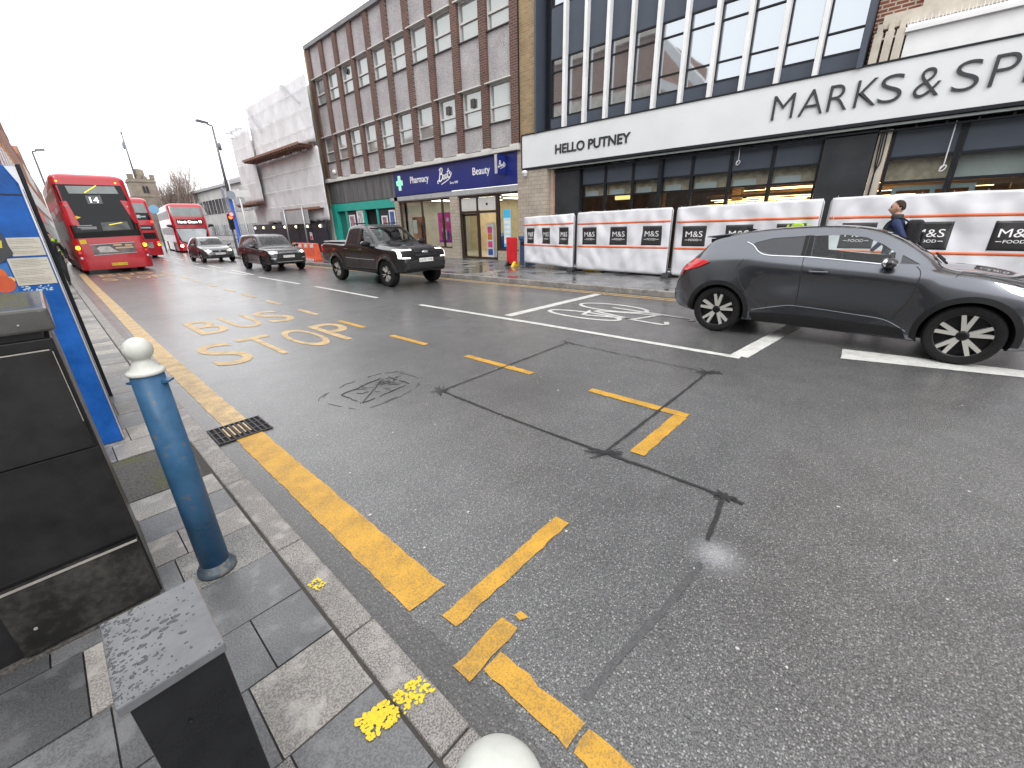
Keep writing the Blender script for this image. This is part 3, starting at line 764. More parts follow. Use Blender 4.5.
M['pale_blue'] = mat('pale blue print', (.45, .68, .80), .5, vs=3, var=.1); M['cyan'] = mat('cyan print', (.06, .45, .72), .5, var=0)
ps = thing('info_strip', 'tall pale blue service list stuck inside the right chemist window', 'poster', (14.3, 13.2, .8))
mb = MB(); mb.box(14.305, 14.312, 13.0, 13.42, .72, 2.28); mb.build('sheet', M['pale_blue'], ps)
mb = MB(); mb.box(14.300, 14.304, 13.0, 13.42, 1.95, 2.28); mb.build('header_panel', M['cyan'], ps)
for z in (1.75, 1.55, 1.35, 1.15, .95): mb = MB(); mb.box(14.300, 14.304, 13.04, 13.38, z - .06, z + .06); mb.build('list_panel', cols[4], ps)
mb = MB(); mb.box(14.300, 14.304, 13.0, 13.42, .72, .86); mb.build('footer_panel', M['cyan'], ps)

# ---- vacant teal shop
tl = thing('vacant_shop', 'vacant shop with teal frame and black boarded posters under a bare grey fascia', 'shop front', (14.4, 25, FZ))
gm = NT('stripped grey fascia'); co = gm.co()
mpn = gm.n('ShaderNodeMapping'); mpn.inputs['Scale'].default_value = (1, 3.2, .5); gm.l(co, mpn.inputs[0])
gm.set('Base Color', gm.ramp(gm.noise(1.2, 6, mpn.outputs[0]), ((.3, (.05, .05, .053)), (.7, (.14, .14, .143))))); gm.set('Roughness', .6)
mb = MB(); mb.box(14.2, 14.36, 21.44, 29.13, 3.18, 4.41); mb.build('fascia', gm.m, tl)
mb = MB(); mb.box(14.22, 14.4, 21.64, 28.55, 2.7, 3.16); mb.build('beam', M['teal'], tl)
mb = MB(); mb.box(14.18, 14.5, 28.56, 29.12, FZ, 3.16); mb.build('pilaster', M['teal'], tl)
for y in (27.35, 25.15, 23.62): mb = MB(); mb.box(14.24, 14.4, y - .08, y + .08, FZ, 2.69); mb.build('post', M['teal'], tl)
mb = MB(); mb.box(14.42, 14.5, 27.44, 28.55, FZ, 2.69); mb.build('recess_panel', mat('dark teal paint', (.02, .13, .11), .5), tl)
for a, b in ((21.64, 23.53), (25.24, 27.26)):
    mb = MB(); mb.box(14.3, 14.4, a, b, FZ, 2.69); o = mb.build('display_board', M['charcoal'], tl)
mb = MB(); mb.box(14.9, 15, 23.6, 25.1, FZ, 2.69); mb.build('doorway', M['hollow_shade'], tl)
mb = MB(); mb.box(14.5, 25, 21.5, 29, FZ, 3.2); mb.build('core', M['hollow_shade'], tl)
rp = random.Random(2)
for k, (y, z, w, h, lab) in enumerate(((26.75, 1.95, .75, 1.0, 'framed pink photo print furthest left on the black boards'), (25.7, 2.2, .75, .95, 'framed pale photo print beside the dark teal doorway'), (22.95, 1.9, .62, .8, 'framed red and blue photo print right of the dark doorway'), (22.12, 2.15, .62, .85, 'framed blue photo print at the top right of the boards'), (22.05, 1.05, .7, .6, 'framed pale print lowest on the right hand board'))):
    t_ = thing('framed_print', lab, 'picture', (14.29, y, z), 'framed prints on the vacant shop boards')
    mb = MB(); frame_yz(mb, 14.27, .025, y - w / 2, y + w / 2, z - h / 2, z + h / 2, .08); mb.build('frame', M['white_paint'], t_)
    cc = [(.35, .2, .25), (.45, .43, .45), (.3, .15, .2), (.06, .12, .3), (.4, .42, .45)][k]
    mb = MB(); mb.box(14.28, 14.29, y - w / 2 + .08, y + w / 2 - .08, z - h / 2 + .08, z + h / 2 - .08); mb.build('print', mat('photo print', cc, .5, vs=6, var=.6), t_)

# ================================================================== glazed store
mk = thing('store_building', 'food store with slate blue glazed upper floors and white mullions above a long white fascia', 'building', (16, 6, FZ))
YL, YR = 11.48, 1.72
mb = MB(); mb.box(14.55, 26, 11.5, 12.35, 4.44, 16); mb.build('party_wall', M['yellow_brick'], mk) if False else mb.bm.free()
yb_ = thing('brick_party_wall', 'narrow strip of yellow stock brick between the office block and the glazed store', 'wall', (14.5, 12, 4.5))
mb = MB(); mb.box(14.26, 20, 11.505, 12.34, 3.7, 17); mb.build('brickwork', M['yellow_brick'], yb_)
mb = MB(); mb.box(14.2, 14.255, 12.345, 12.40, 4.6, 11.6); mb.build('downpipe', M['dark_frame'], yb_)
mb = MB(); mb.box(14.75, 26, YR - .3, 11.45, 4.2, 17); mb.build('core', M['dark_panel'], mk)
# curved dark corner on the left
cor = [(14.5 - .0 + .0, 10.98)] ; mb = MB()
arc = [(14.42 + .0, 10.85)] + [(14.42 + .55 * (1 - math.cos(a)), 10.85 + .6 * math.sin(a)) for a in [PI / 2 * k / 8 for k in range(1, 9)]] + [(14.98, 10.85)]
mb.prism(arc, 'z', 4.9, 17); mb.build('curved_corner', M['dark_frame'], mk, auto=30)
mb = MB(); mb.box(14.12, 14.8, 11.42, 11.5, 4.9, 17); mb.build('edge_frame', M['dark_panel'], mk)
my = [10.26, 9.41, 8.57, 7.72, 6.87, 6.02, 5.17, 4.33, 3.48, 2.63]
edges_y = [10.95] + my + [1.80]
for y in my:
    mb = MB(); mb.box(14.22, 14.42, y - .055, y + .055, 4.9, 17); mb.build('mullion', M['white_paint'], mk, bevel=.008)
for a, b in zip(edges_y, edges_y[1:]):
    b2, a2 = b + (.056 if b > 1.9 else .0), a - (.056 if a < 10.9 else 0)
    for z0, z1 in ((4.9, 5.32), (7.14, 8.62), (10.5, 12.0)):
        mb = MB(); mb.box(14.42, 14.5, b2, a2, z0, z1); mb.build('spandrel_panel', M['dark_panel'], mk)
    for z0, h in ((5.32, 1.82), (8.62, 1.88), (12.0, 1.9)):
        mb = MB(); frame_yz(mb, 14.40, .09, b2, a2, z0, z0 + h, .035, (), (z0 + .47, z0 + 1.42)); w = mb.build('window', M['dark_frame'], mk)
        mb = MB(); mb.box(14.45, 14.46, b2 + .035, a2 - .035, z0 + .035, z0 + h - .035); mb.build('pane', M['sky_glass'], w)
mb = MB(); mb.box(14.12, 14.8, 1.68, 1.79, 4.9, 17); mb.build('edge_frame', M['dark_panel'], mk)
# fascia
mb = MB(); mb.box(14.2, 14.7, -9, 12.2, 3.76, 4.9); fa = mb.build('fascia', M['sign_white'], mk, bevel=.006)
mb = MB(); mb.box(14.17, 14.72, -9, 12.22, 4.903, 4.935); mb.box(14.175, 14.2, 12.2, 12.23, 3.74, 4.9); mb.box(14.17, 14.7, -9, 12.2, 3.69, 3.757); mb.build('fascia_trim', M['dark_frame'], fa)
mb = MB(); mb.box(14.3, 14.36, -9, 11.9, 3.625, 3.675); mb.build('light_strip', mat('pale fascia strip', (.62, .72, .68), .4, var=.05), fa)
mb = MB(); fit_text(mb, 'HELLO PUTNEY', (14.197, 10.55, 4.095), RW, UW, 3.06, .31, extrude=.022, offset=.022, res=8); mb.build('lettering', M['letter'], fa)
mb = MB()
x_ = 3.40
mb.bm.free()
for c, yl_, wd_ in (('M', 3.41, .48), ('A', 2.80, .51), ('R', 2.205, .40), ('K', 1.677, .41), ('S', 1.25, .42), ('&', .635, .43), ('S', .03, .40), ('P', -.527, .36), ('E', -1.0, .34), ('N', -1.45, .42), ('C', -2.0, .46), ('E', -2.56, .34), ('R', -3.0, .38)):
    mb = MB(); fit_text(mb, c, (14.197, yl_, 4.095), RW, UW, wd_, .545, extrude=.035, offset=-.015, res=12); mb.build('lettering', M['letter'], fa)
# soffit truss
mb = MB(); mb.box(14.42, 14.45, -9, 11.6, 3.52, 3.55); mb.box(14.7, 14.73, -9, 11.6, 3.52, 3.55); mb.box(14.42, 14.73, -9, 11.6, 3.62, 3.65)
for k in range(40): y = 11.4 - k * .5; mb.box(14.43, 14.7, y, y + .04, 3.555, 3.62)
mb.build('soffit_truss', M['dark_frame'], mk)
# glazed ground floor, set back
gx_ = 14.62; M['blind_tan'] = mat('tan blind', (.68, .53, .38), .8, vs=6, var=.3)
glaz = [9.62, 8.60, 7.52, 6.50, 5.50, 4.38, 3.28, 2.16]
for a, b in zip(glaz, glaz[1:]):
    w = .06; mb = MB(); frame_yz(mb, gx_, .1, b + .002, a - .002, FZ, 3.60, .045, (), (2.98, 2.56)); o = mb.build('shop_window', M['dark_frame'], mk)
    mb = MB(); mb.box(gx_ + .05, gx_ + .06, b + .05, a - .05, FZ + .05, 2.96); mb.build('pane', M['shop_glass'], o)
    mb = MB(); mb.box(gx_ + .03, gx_ + .045, b + .05, a - .05, 3.0, 3.55); mb.build('blind_panel', M['dark_panel'], o)
    mb = MB(); mb.box(gx_ + .25, gx_ + .28, b + .02, a - .02, 2.58, 2.97); mb.build('inner_blind', M['blind_tan'], o)
    mb = MB(); mb.box(gx_ + .22, gx_ + .245, b + .40, a - .08, 2.60, 2.77); mb.build('printed_notice', M['white_paint'], o)
mb = MB(); mb.box(14.5, 14.72, 6.44, 6.56, FZ, 3.6); mb.build('post', M['dark_frame'], mk)
mb = MB(); mb.box(14.5, 14.7, 9.64, 10.75, FZ, 3.6); mb.build('dark_panel', M['charcoal'], mk)
mb = MB(); mb.box(14.4, 15.2, 10.78, 10.93, FZ, 3.7); mb.build('bare_return', mat('bare plaster', (.42, .30, .23), .8, vs=3, var=.25), mk)
mb = MB(); mb.box(14.42, 14.75, 1.08, 2.12, FZ, 3.6); mb.build('charcoal_pier', M['charcoal'], mk)
mb = MB(); mb.box(14.5, 14.74, .82, 1.06, FZ, 3.58); mb.build('bare_return', M['stone'], mk)
mb = MB()
for k, y in enumerate((.99, .95, .90)): mb.tube(smoothpts([(14.46, y + .02, 3.55), (14.45, y, 2.9), (14.46, y - .03 + .05 * k, 2.4), (14.45, y + .01, FZ)], 5), .014, 6)
mb.build('cable', M['dark_frame'], mk)
# right hand bays
for a, b in ((.80, -.42), (-.42, -1.8), (-1.8, -3.2), (-3.2, -4.6)):
    mb = MB(); frame_yz(mb, gx_, .1, b + .002, a - .002, FZ, 3.60, .06, (), (2.95, 2.42)); o = mb.build('shop_window', M['dark_frame'], mk)
    mb = MB(); mb.box(gx_ + .05, gx_ + .06, b + .06, a - .06, FZ + .05, 2.94); mb.build('pane', M['shop_glass'], o)
    mb = MB(); mb.box(gx_ + .03, gx_ + .045, b + .06, a - .06, 2.98, 3.54); mb.build('blind_panel', M['dark_panel'], o)
    mb = MB(); mb.box(gx_ + .25, gx_ + .28, b + .02, a - .02, 2.46, 2.94); mb.build('inner_blind', M['blind_tan'] if a > 0 else M['offwhite'], o)
mb = MB(); frame_yz(mb, 14.8, .08, -.9, .55, FZ, 2.32, .09, (-.2,)); mb.build('inner_door_frame', mat('pale green aluminium', (.5, .6, .6), .35, .3), mk)
# interior
mb = MB(); mb.box(14.75, 23, -8, 10.7, FZ - .01, FZ + .012); mb.build('shop_floor', mat('dark shop floor', (.12, .10, .085), .35), mk)
mb = MB(); mb.box(22.8, 23, -8, 10.7, FZ, 3.6); mb.build('back_wall', M['timber_wall'], mk)
mb = MB(); mb.box(14.9, 23, 10.7, 10.77, FZ, 3.6); mb.build('side_wall', M['timber_wall'], mk)
mb = MB(); mb.box(14.75, 23, -8, 10.7, 3.4, 3.55); mb.build('shop_ceiling', M['charcoal'], mk)
rs = random.Random(21)
for k in range(22):
    x = 16.2 + k * .28; ya_ = rs.uniform(4.2, 6.2); mb = MB(); mb.box(x, x + .09, -6, ya_, 2.34 + .02 * k, 2.40 + .02 * k); mb.build('ceiling_slat', M['timber'], mk)
for k in range(34):
    x = 15.9 + k * .19; ya_ = rs.uniform(1.5, 6.0); mb = MB(); z_ = 2.06 + .024 * k + rs.uniform(-.03, .03); mb.box(x, x + .04, ya_ - rs.uniform(1.0, 3.4), ya_, z_, z_ + .012); mb.build('slat_glow_strip', M['slat_glow'], mk)  # added glowing strips stand in for lamplight on the slats
for x, y, z in ((16.0, 5.35, 2.86), (16.4, 3.05, 2.85), (16.2, -1.25, 2.75), (17, 1.0, 2.85), (17.5, -2.6, 2.8), (18, 6.8, 2.9)):
    mb = MB(); mb.lathe([(.03, z + .12), (.07, z + .03), (.075, z)], (x, y, 0), 12); o = mb.build('spot_lamp', M['black'], mk)
    mb = MB(); mb.ball((x, y, z - .02), .055, 10); mb.build('bulb', M['warm_lamp'], o)
for x, y in ((17, 7.4), (17.5, 4.75), (17, 1.6), (17.4, -2)):
    mb = MB(); mb.box(x, x + .3, y, y + .3, FZ, 3.4); mb.build('timber_column', M['timber'], mk)
# hanging yellow lamp sign in the window
lp = thing('hanging_sign', 'glowing yellow rounded sign hanging inside the left store window', 'sign', (15, 8.05, 2.5))
mb = MB(); mb.box(15.05, 15.13, 7.68, 8.42, 2.42, 2.66); mb.build('lamp_body', mat('lit yellow sign', (1, .8, .3), .5, var=0, emit=(1, .72, .25), es=1.3), lp, bevel=.04)
mb = MB(); mb.tube([(15.09, 7.8, 2.66), (15.09, 7.8, 3.4)], .008, 5); mb.tube([(15.09, 8.3, 2.66), (15.09, 8.3, 3.4)], .008, 5); mb.build('cord', M['black'], lp)
for y, z, lab in ((4.17, 3.2, 'coiled white cable dangling over the middle store windows'), (-.25, 2.65, 'looped white cable dangling right of the dark pier')):
    mb = MB(); mb.tube([(14.56, y + .01, 3.6), (14.56, y, z + .1)] + [(14.56, y + .05 * math.sin(a * .9), z + .06 * math.cos(a)) for a in [k * .6 for k in range(18)]], .012, 6)
    tag(mb.build('dangling_cable', M['white_paint'], None), lab, 'cable', 'cables dangling under the store fascia')
mb = MB(); mb.ball((14.05, 11.95, 3.52), .1, 14); mb.lathe([(.11, 3.52), (.11, 3.62), (.06, 3.66)], (14.05, 11.95, 0), 16); mb.box(14.1, 14.2, 11.93, 11.97, 3.56, 3.62)
tag(mb.build('dome_camera', M['white_paint'], None), 'white dome security camera beside the left end of the white fascia', 'camera')

# ---- red brick neighbour at the right
rb = thing('brick_building', 'red brick and cream stone upper storey above the right end of the white fascia', 'building', (16, -3, 5))
mb = MB(); mb.box(14.5, 26, -20, 1.66, 3.7, 17); mb.build('wall', M['red_brick'], rb)
mb = MB(); mb.box(14.34, 14.5, -20, 1.50, 5.60, 5.86); mb.build('stone_band', M['stone'], rb)
mb = MB(); mb.box(14.36, 14.5, .0, 1.0 - .12, 5.862, 12); mb.box(14.36, 14.5, -1.9, -.75, 5.862, 12); mb.build('stone_pilaster', M['stone'], rb)
mb = MB(); mb.box(14.3, 14.5, -20, 1.02, 4.94, 5.42); mb.box(14.22, 14.5, -20, 1.06, 5.42, 5.5); mb.box(14.26, 14.5, -20, 1.04, 5.5, 5.56); mb.build('white_cornice', M['white_paint'], rb)
mb = MB()
for y in (1.52, 1.32, 1.13): mb.box(14.24, 14.5, y - .075, y + .075, 4.94, 5.52); mb.box(14.3, 14.5, y - .05, y + .05, 5.52, 5.7)
mb.box(14.27, 14.5, 1.0, 1.6, 5.38, 5.42); mb.build('stone_bracket', M['stone'], rb)
mb = MB()
for k in range(60):
    y = 1.0 - k * .11; mb.tube([(14.28, y, 5.56), (14.27, y + .01, 5.69)], [.012, .002], 5); mb.tube([(14.34, y + .05, 5.56), (14.35, y + .05, 5.67)], [.012, .002], 5)
mb.build('pigeon_spikes', M['white_paint'], rb)
mb = MB(); frame_yz(mb, 14.38, .1, -6, -1.95, 6.02, 9, .1, (-3, -4, -5)); w = mb.build('window', M['white_paint'], rb)
mb = MB(); mb.box(14.44, 14.45, -5.9, -2.05, 6.1, 8.9); mb.build('pane', M['pane'], w)
# ================================================================== hoarding of mesh panels with printed covers
M['pvc'] = None
t = NT('white printed sheeting'); t.set('Base Color', t.ramp(t.noise(2.5, 5), ((.3, (.66, .66, .70)), (.7, (.76, .765, .795))))); t.set('Roughness', .38); M['pvc'] = t.m
M['orange'] = mat('orange band', (.72, .16, .06), .5, vs=4)
M['print_black'] = mat('black print', (.03, .028, .03), .4, vs=2, var=.2)
M['foot'] = mat('yellow hoarding foot', (.55, .40, .02), .7, vs=8)
HX = 12.2
M['zinc'] = mat('pale zinc tube', (.5, .5, .51), .5, .15, vs=12)
def hoard(ya, yb, zb0, zb1, zt0, zt1, squares, label, seed):
    """ya > yb; bottom z at each end, top z at each end"""
    r = thing('printed_hoarding', label, 'hoarding', (HX, (ya + yb) / 2, FZ), 'white hoarding panels along the store')
    rr_ = random.Random(seed); ph = [rr_.uniform(0, 6) for _ in range(8)]
    W = ya - yb; nu, nv = int(W / .05), 36
    def P(u, v, off=0.):
        zt = zt0 + (zt1 - zt0) * u; zb = zb0 + (zb1 - zb0) * u
        sag = .02 * abs(math.sin(u * W * 2.1 + ph[7])) * (v ** 6)
        z = zb + (zt - zb) * v - sag
        tt = 1 - v
        d = .014 * math.sin(u * W * 5 + ph[0] + 2.2 * tt) * (.25 + v * v) + .012 * math.sin(u * W * 9.3 + ph[1] - 5 * v) * v + .007 * math.sin(14 * v + u * 6 * W + ph[2]) + .005 * math.sin(u * W * 17 + ph[3] + 9 * v)
        d += .022 * math.exp(-((v - .85) / .16) ** 2) * abs(math.sin(u * W * 2.6 + ph[4] + 1.6 * v)) + .010 * abs(math.sin(u * W * 4 - 6 * v + ph[5]))
        edge = min(1, min(u, 1 - u) * W / .12) * min(1, v / .05 + .3)
        d = d * 1.2 + .013 * abs(math.sin(6 * v + 2.2 * math.sin(u * W * 1.4 + ph[2]) + ph[0])) + .014 * abs(math.sin(11 * v + 3 * math.sin(u * W * 2.3 + ph[5]))) + .012 * abs(math.sin(3.1 * (u * W * 1.7 + 1.3 * v) + ph[6])) * (.4 + v) + .010 * abs(math.sin(4.3 * (u * W - .9 * v) + ph[3]))
        return (HX - d * edge - off, ya - W * u, z)
    def sheet(u0, u1, v0, v1, off, name, m, parent, n=None):
        a, b = max(2, int(nu * (u1 - u0))), max(2, int(nv * (v1 - v0)) + 1)
        vs = [P(u0 + (u1 - u0) * i / a, v0 + (v1 - v0) * j / b, off) for i in range(a + 1) for j in range(b + 1)]
        vs += [(x + .004, y, z) for x, y, z in vs]; n_ = (a + 1) * (b + 1)
        q = lambda i, j: i * (b + 1) + j
        fs = [(q(i, j), q(i + 1, j), q(i + 1, j + 1), q(i, j + 1)) for i in range(a) for j in range(b)]
        bd = [q(i, 0) for i in range(a)] + [q(a, j) for j in range(b)] + [q(i, b) for i in range(a, 0, -1)] + [q(0, j) for j in range(b, 0, -1)]
        fs += [tuple(k + n_ for k in reversed(f)) for f in fs] + [(bd[(k + 1) % len(bd)], bd[k], bd[k] + n_, bd[(k + 1) % len(bd)] + n_) for k in range(len(bd))]
        mb = MB(); mb.geo(vs, fs, smooth=True); return mb.build(name, m, parent)
    cov = sheet(.004, .996, 0, 1.0, 0, 'cover', M['pvc'], r)
    hgt = (zt0 + zt1 - zb0 - zb1) / 2; zb = (zb0 + zb1) / 2
    V = lambda z: (z - zb) / hgt
    for z in (1.64, .935): sheet(.008, .992, V(z - .028), V(z + .028), .0035, 'orange_band', M['orange'], cov)
    for (a, b) in squares:
        u0, u1 = (ya - a) / W, (ya - b) / W
        s = sheet(u0, u1, V(1.0), V(1.53), .004, 'logo_panel', M['print_black'], cov)
        w = a - b; x = HX - .075
        def txt(t_, uc, vz, width, height, **kw):
            vs, fs = text_geo(t_, 1., **kw); xs = [v[0] for v in vs]; yy = [v[1] for v in vs]; x0, x1, y0, y1 = min(xs), max(xs), min(yy), max(yy)
            out = []
            for v in vs:
                yw = a - w / 2 + width / 2 - (v[0] - x0) / (x1 - x0) * width
                zz = vz + (v[1] - y0) / (y1 - y0) * height
                p = P((ya - yw) / W, V(zz), .0085); out.append(p)
            m2 = MB(); m2.geo(out, fs); return m2
        txt('M&S', .5, 1.24, w * .72, .15, offset=-.0).build('lettering', M['white_letter'], s)
        txt('FOOD', .5, 1.135, w * .44, .058, offset=.01).build('lettering', M['white_letter'], s)
        for sgn in (-1, 1):
            yc = a - w / 2 + sgn * w * .31
            m2 = MB(); m2.face([P((ya - (yc + w * .06)) / W, V(1.158), .0085), P((ya - (yc - w * .06)) / W, V(1.158), .0085), P((ya - (yc - w * .06)) / W, V(1.17), .0085), P((ya - (yc + w * .06)) / W, V(1.17), .0085)])
            m2.build('dash_mark', M['white_letter'], s)
    fr = MB(); X = HX + .03
    top = [(X, ya, FZ + .04), (X, ya, zt0 - .11)] + [(X, ya - .08 * (1 - math.cos(k * PI / 8)), zt0 - .11 + .08 * math.sin(k * PI / 8)) for k in range(1, 5)]
    top += [(X, yb + .08 * (1 - math.cos(k * PI / 8)), zt1 - .11 + .08 * math.sin(k * PI / 8)) for k in (4, 3, 2, 1)] + [(X, yb, zt1 - .11), (X, yb, FZ + .04)]
    fr.tube(top, .02, 8); fr.tube([(X, ya, zb0 + .04), (X, yb, zb1 + .04)], .016, 8); fr.build('tube_frame', M['zinc'], r)
    mb = MB()
    for k in range(int(W / .6) + 1):
        y = ya - .1 - k * .45
        if y > yb: mb.tube([(X - .045, y, zt0 + (zt1 - zt0) * (ya - y) / W - .06), (X - .03, y, zt0 + (zt1 - zt0) * (ya - y) / W + .022), (X + .03, y, zt0 + (zt1 - zt0) * (ya - y) / W)], .006, 5)
    mb.build('cable_ties', M['grey_trim'], r)
    return r
hoard(10.44, 8.26, .33, .22, 1.90, 1.96, [(10.25, 9.93), (9.56, 9.2), (8.83, 8.44)], 'leftmost and shortest white hoarding panel beside the blue bin', 1)
hoard(8.13, 4.99, .20, .18, 1.98, 2.02, [(7.88, 7.36), (6.87, 6.3), (5.82, 5.22)], 'white hoarding panel with three clear black logo squares left of the grey car', 2)
hoard(4.86, 1.56, .19, .18, 2.01, 2.06, [(4.63, 4.0), (3.52, 2.9), (2.38, 1.79)], 'white hoarding panel directly behind the grey car tail and roof', 3)
hoard(1.42, -1.9, .18, .18, 2.07, 2.06, [(1.12, .52), (0.0, -.63), (-1.17, -1.8)], 'white hoarding panel behind the walking man', 4)
hoard(-2.05, -5.4, .18, .18, 2.06, 2.06, [(-2.4, -3.0), (-3.5, -4.1), (-4.6, -5.2)], 'white hoarding panel at the far right beyond the car bonnet', 5)
for y, lab in ((8.19, 'black rubber foot between the leftmost two hoarding panels'), (4.92, 'black rubber foot under the joint left of the grey car'), (1.5, 'black rubber foot hidden behind the grey car roof')):
    f = thing('rubber_weight', lab, 'hoarding weight', (HX, y, FZ), 'rubber feet under the hoarding')
    mb = MB(); mb.prism([(HX - .32, FZ), (HX + .34, FZ), (HX + .28, FZ + .13), (HX - .26, FZ + .13)], 'y', y - .11, y + .11); mb.build('block', M['black'], f, bevel=.02)
    mb = MB(); mb.lathe([(.05, FZ + .13), (.05, FZ + .16), (.03, FZ + .18)], (HX + .03, y, 0), 12); mb.build('socket', M['steel'], f)
for y, x, lab in ((7.72, 12.45, 'yellow ballast block under the second hoarding panel'), (4.6, 12.5, 'yellow ballast block just left of the grey car tail')):
    f = MB(); f.prism([(x - .1, FZ), (x + .3, FZ), (x + .26, FZ + .12), (x - .06, FZ + .12)], 'y', y - .3, y + .12)
    tag(f.build('ballast_block', M['foot'], None, bevel=.02), lab, 'ballast block', 'yellow ballast blocks behind the hoarding')
mb = MB(); mb.tube(smoothpts([(12.5, 7.3, FZ + .02), (12.35, 6.7, FZ + .06), (12.45, 6.0, FZ + .02), (12.3, 5.2, FZ + .03)], 8), .025, 8)
tag(mb.build('floor_cable', M['black'], None), 'thick black cable trailing under the second hoarding panel', 'cable')
# high visibility vest hung on the cover
M['hivis'] = mat('lime fluorescent fabric', (.38, .62, .02), .7, vs=8)
hv = thing('hi_vis_vest', 'lime high visibility vest showing over the grey car roof', 'vest', (12.1, 2.0, 1.0))
mb = MB(); mb.prism([(2.10, 1.0), (2.12, 1.38), (2.05, 1.53), (1.95, 1.545), (1.85, 1.535), (1.77, 1.38), (1.79, 1.0)], 'x', 12.05, 12.15); mb.build('fabric', M['hivis'], hv, bevel=.02)
for y in (2.14, 1.73): mb = MB(); mb.prism([(y - .03, 1.1), (y + .03, 1.1), (y + .02, 1.51), (y - .02, 1.51)], 'x', 12.06, 12.14); mb.build('shoulder_strap', M['hivis'], hv, bevel=.01)
mb = MB(); mb.box(12.044, 12.049, 1.80, 2.09, 1.25, 1.31); mb.build('reflective_strip', M['steel'], hv)

# red plastic barrier and blue bin beside the chemist
M['red_plastic'] = mat('red plastic', (.62, .02, .03), .4, vs=5); M['orange_plastic'] = mat('orange plastic', (.70, .11, .05), .4, vs=5)
M['blue_bin'] = mat('blue grey bin', (.05, .10, .22), .5, vs=4); M['yellow_plastic'] = mat('yellow plastic', (.75, .5, .02), .5, vs=6)
rb_ = thing('plastic_barrier', 'red plastic barrier on its end beside the blue bin', 'barrier', (12.6, 11.45, FZ))
mb = MB(); mb.box(12.50, 12.56, 11.1, 11.62, .2, 1.2); mb.build('board', M['red_plastic'], rb_, bevel=.02)
for y in (11.17, 11.42): mb = MB(); mb.box(12.485, 12.499, y, y + .12, .3, 1.1); mb.build('moulded_rib', M['red_plastic'], rb_, bevel=.006)
mb = MB(); mb.prism([(12.3, FZ), (12.76, FZ), (12.6, .3), (12.46, .3)], 'y', 11.12, 11.24); mb.build('foot', M['yellow_plastic'], rb_, bevel=.01)
mb = MB(); mb.prism([(12.3, FZ), (12.76, FZ), (12.6, .3), (12.46, .3)], 'y', 11.5, 11.6); mb.build('foot', M['black'], rb_, bevel=.01)
bn = thing('litter_bin', 'blue grey bin behind the red barrier at the hoarding end', 'bin', (12.9, 10.85, FZ))
mb = MB(); mb.box(12.64, 13.1, 10.6, 11.05, FZ + .04, 1.1); mb.build('body', M['blue_bin'], bn, bevel=.02)
mb = MB(); mb.box(12.61, 13.13, 10.57, 11.08, 1.102, 1.24); mb.build('lid', M['blue_bin'], bn, bevel=.03)
mb = MB(); mb.box(12.635, 12.639, 10.68, 10.98, .9, 1.04); mb.build('opening', M['black'], bn)
# orange water filled barriers in front of the building site
def orange_barrier(y, lab):
    b = thing('site_barrier', lab, 'barrier', (9.6, y, FZ), 'orange barriers along the building site')
    mb = MB(); x = 9.75
    mb.prism([(x - .22, FZ), (x + .22, FZ), (x + .16, .35), (x + .1, .98), (x - .1, .98), (x - .16, .35)], 'y', y - .7, y + .7); mb.build('shell', M['orange_plastic'], b, bevel=.03)
    for k in (-.35, .35): mb = MB(); mb.box(x - .13, x - .105, y + k - .17, y + k + .17, .76, .93); mb.build('reflector', M['white_paint'], b)
    mb = MB(); mb.box(x - .235, x - .18, y - .5, y + .5, FZ, .22); mb.build('foot', M['offwhite'], b)
    return b
orange_barrier(23.0, 'orange water filled barrier nearest the black pickup'); orange_barrier(24.45, 'orange water filled barrier half hidden by the dark four by four')

# ================================================================== scaffolded building
def sheeting():
    t = NT('scaffold sheeting'); co = t.co()
    mp = t.n('ShaderNodeMapping'); mp.inputs['Scale'].default_value = (1, 1, .7); t.l(co, mp.inputs[0])
    f = t.noise(.9, 7, mp.outputs[0], .65); g_ = t.noise(4, 5, mp.outputs[0])
    b = t.ramp(f, ((.3, (.50, .505, .52)), (.5, (.60, .605, .62)), (.72, (.72, .725, .74))))
    t.set('Base Color', b); t.set('Roughness', .42); rg = t.math('ABSOLUTE', t.math('SUBTRACT', t.noise(1.6, 3, mp.outputs[0]), .5)); rg2 = t.math('ABSOLUTE', t.math('SUBTRACT', t.noise(3.7, 3, mp.outputs[0]), .5)); t.bump(t.math('ADD', rg, t.math('MULTIPLY', rg2, .3)), .45, .10); return t.m
M['sheet'] = sheeting(); M['board'] = mat('scaffold board', (.22, .12, .085), .8, vs=6, var=.3)
M['site_board'] = mat('dark site hoarding', (.016, .018, .03), .5, vs=2, var=.3)
sc = thing('scaffolded_building', 'tall building wrapped in white scaffold sheeting with brown board fans', 'building', (15, 34, FZ))
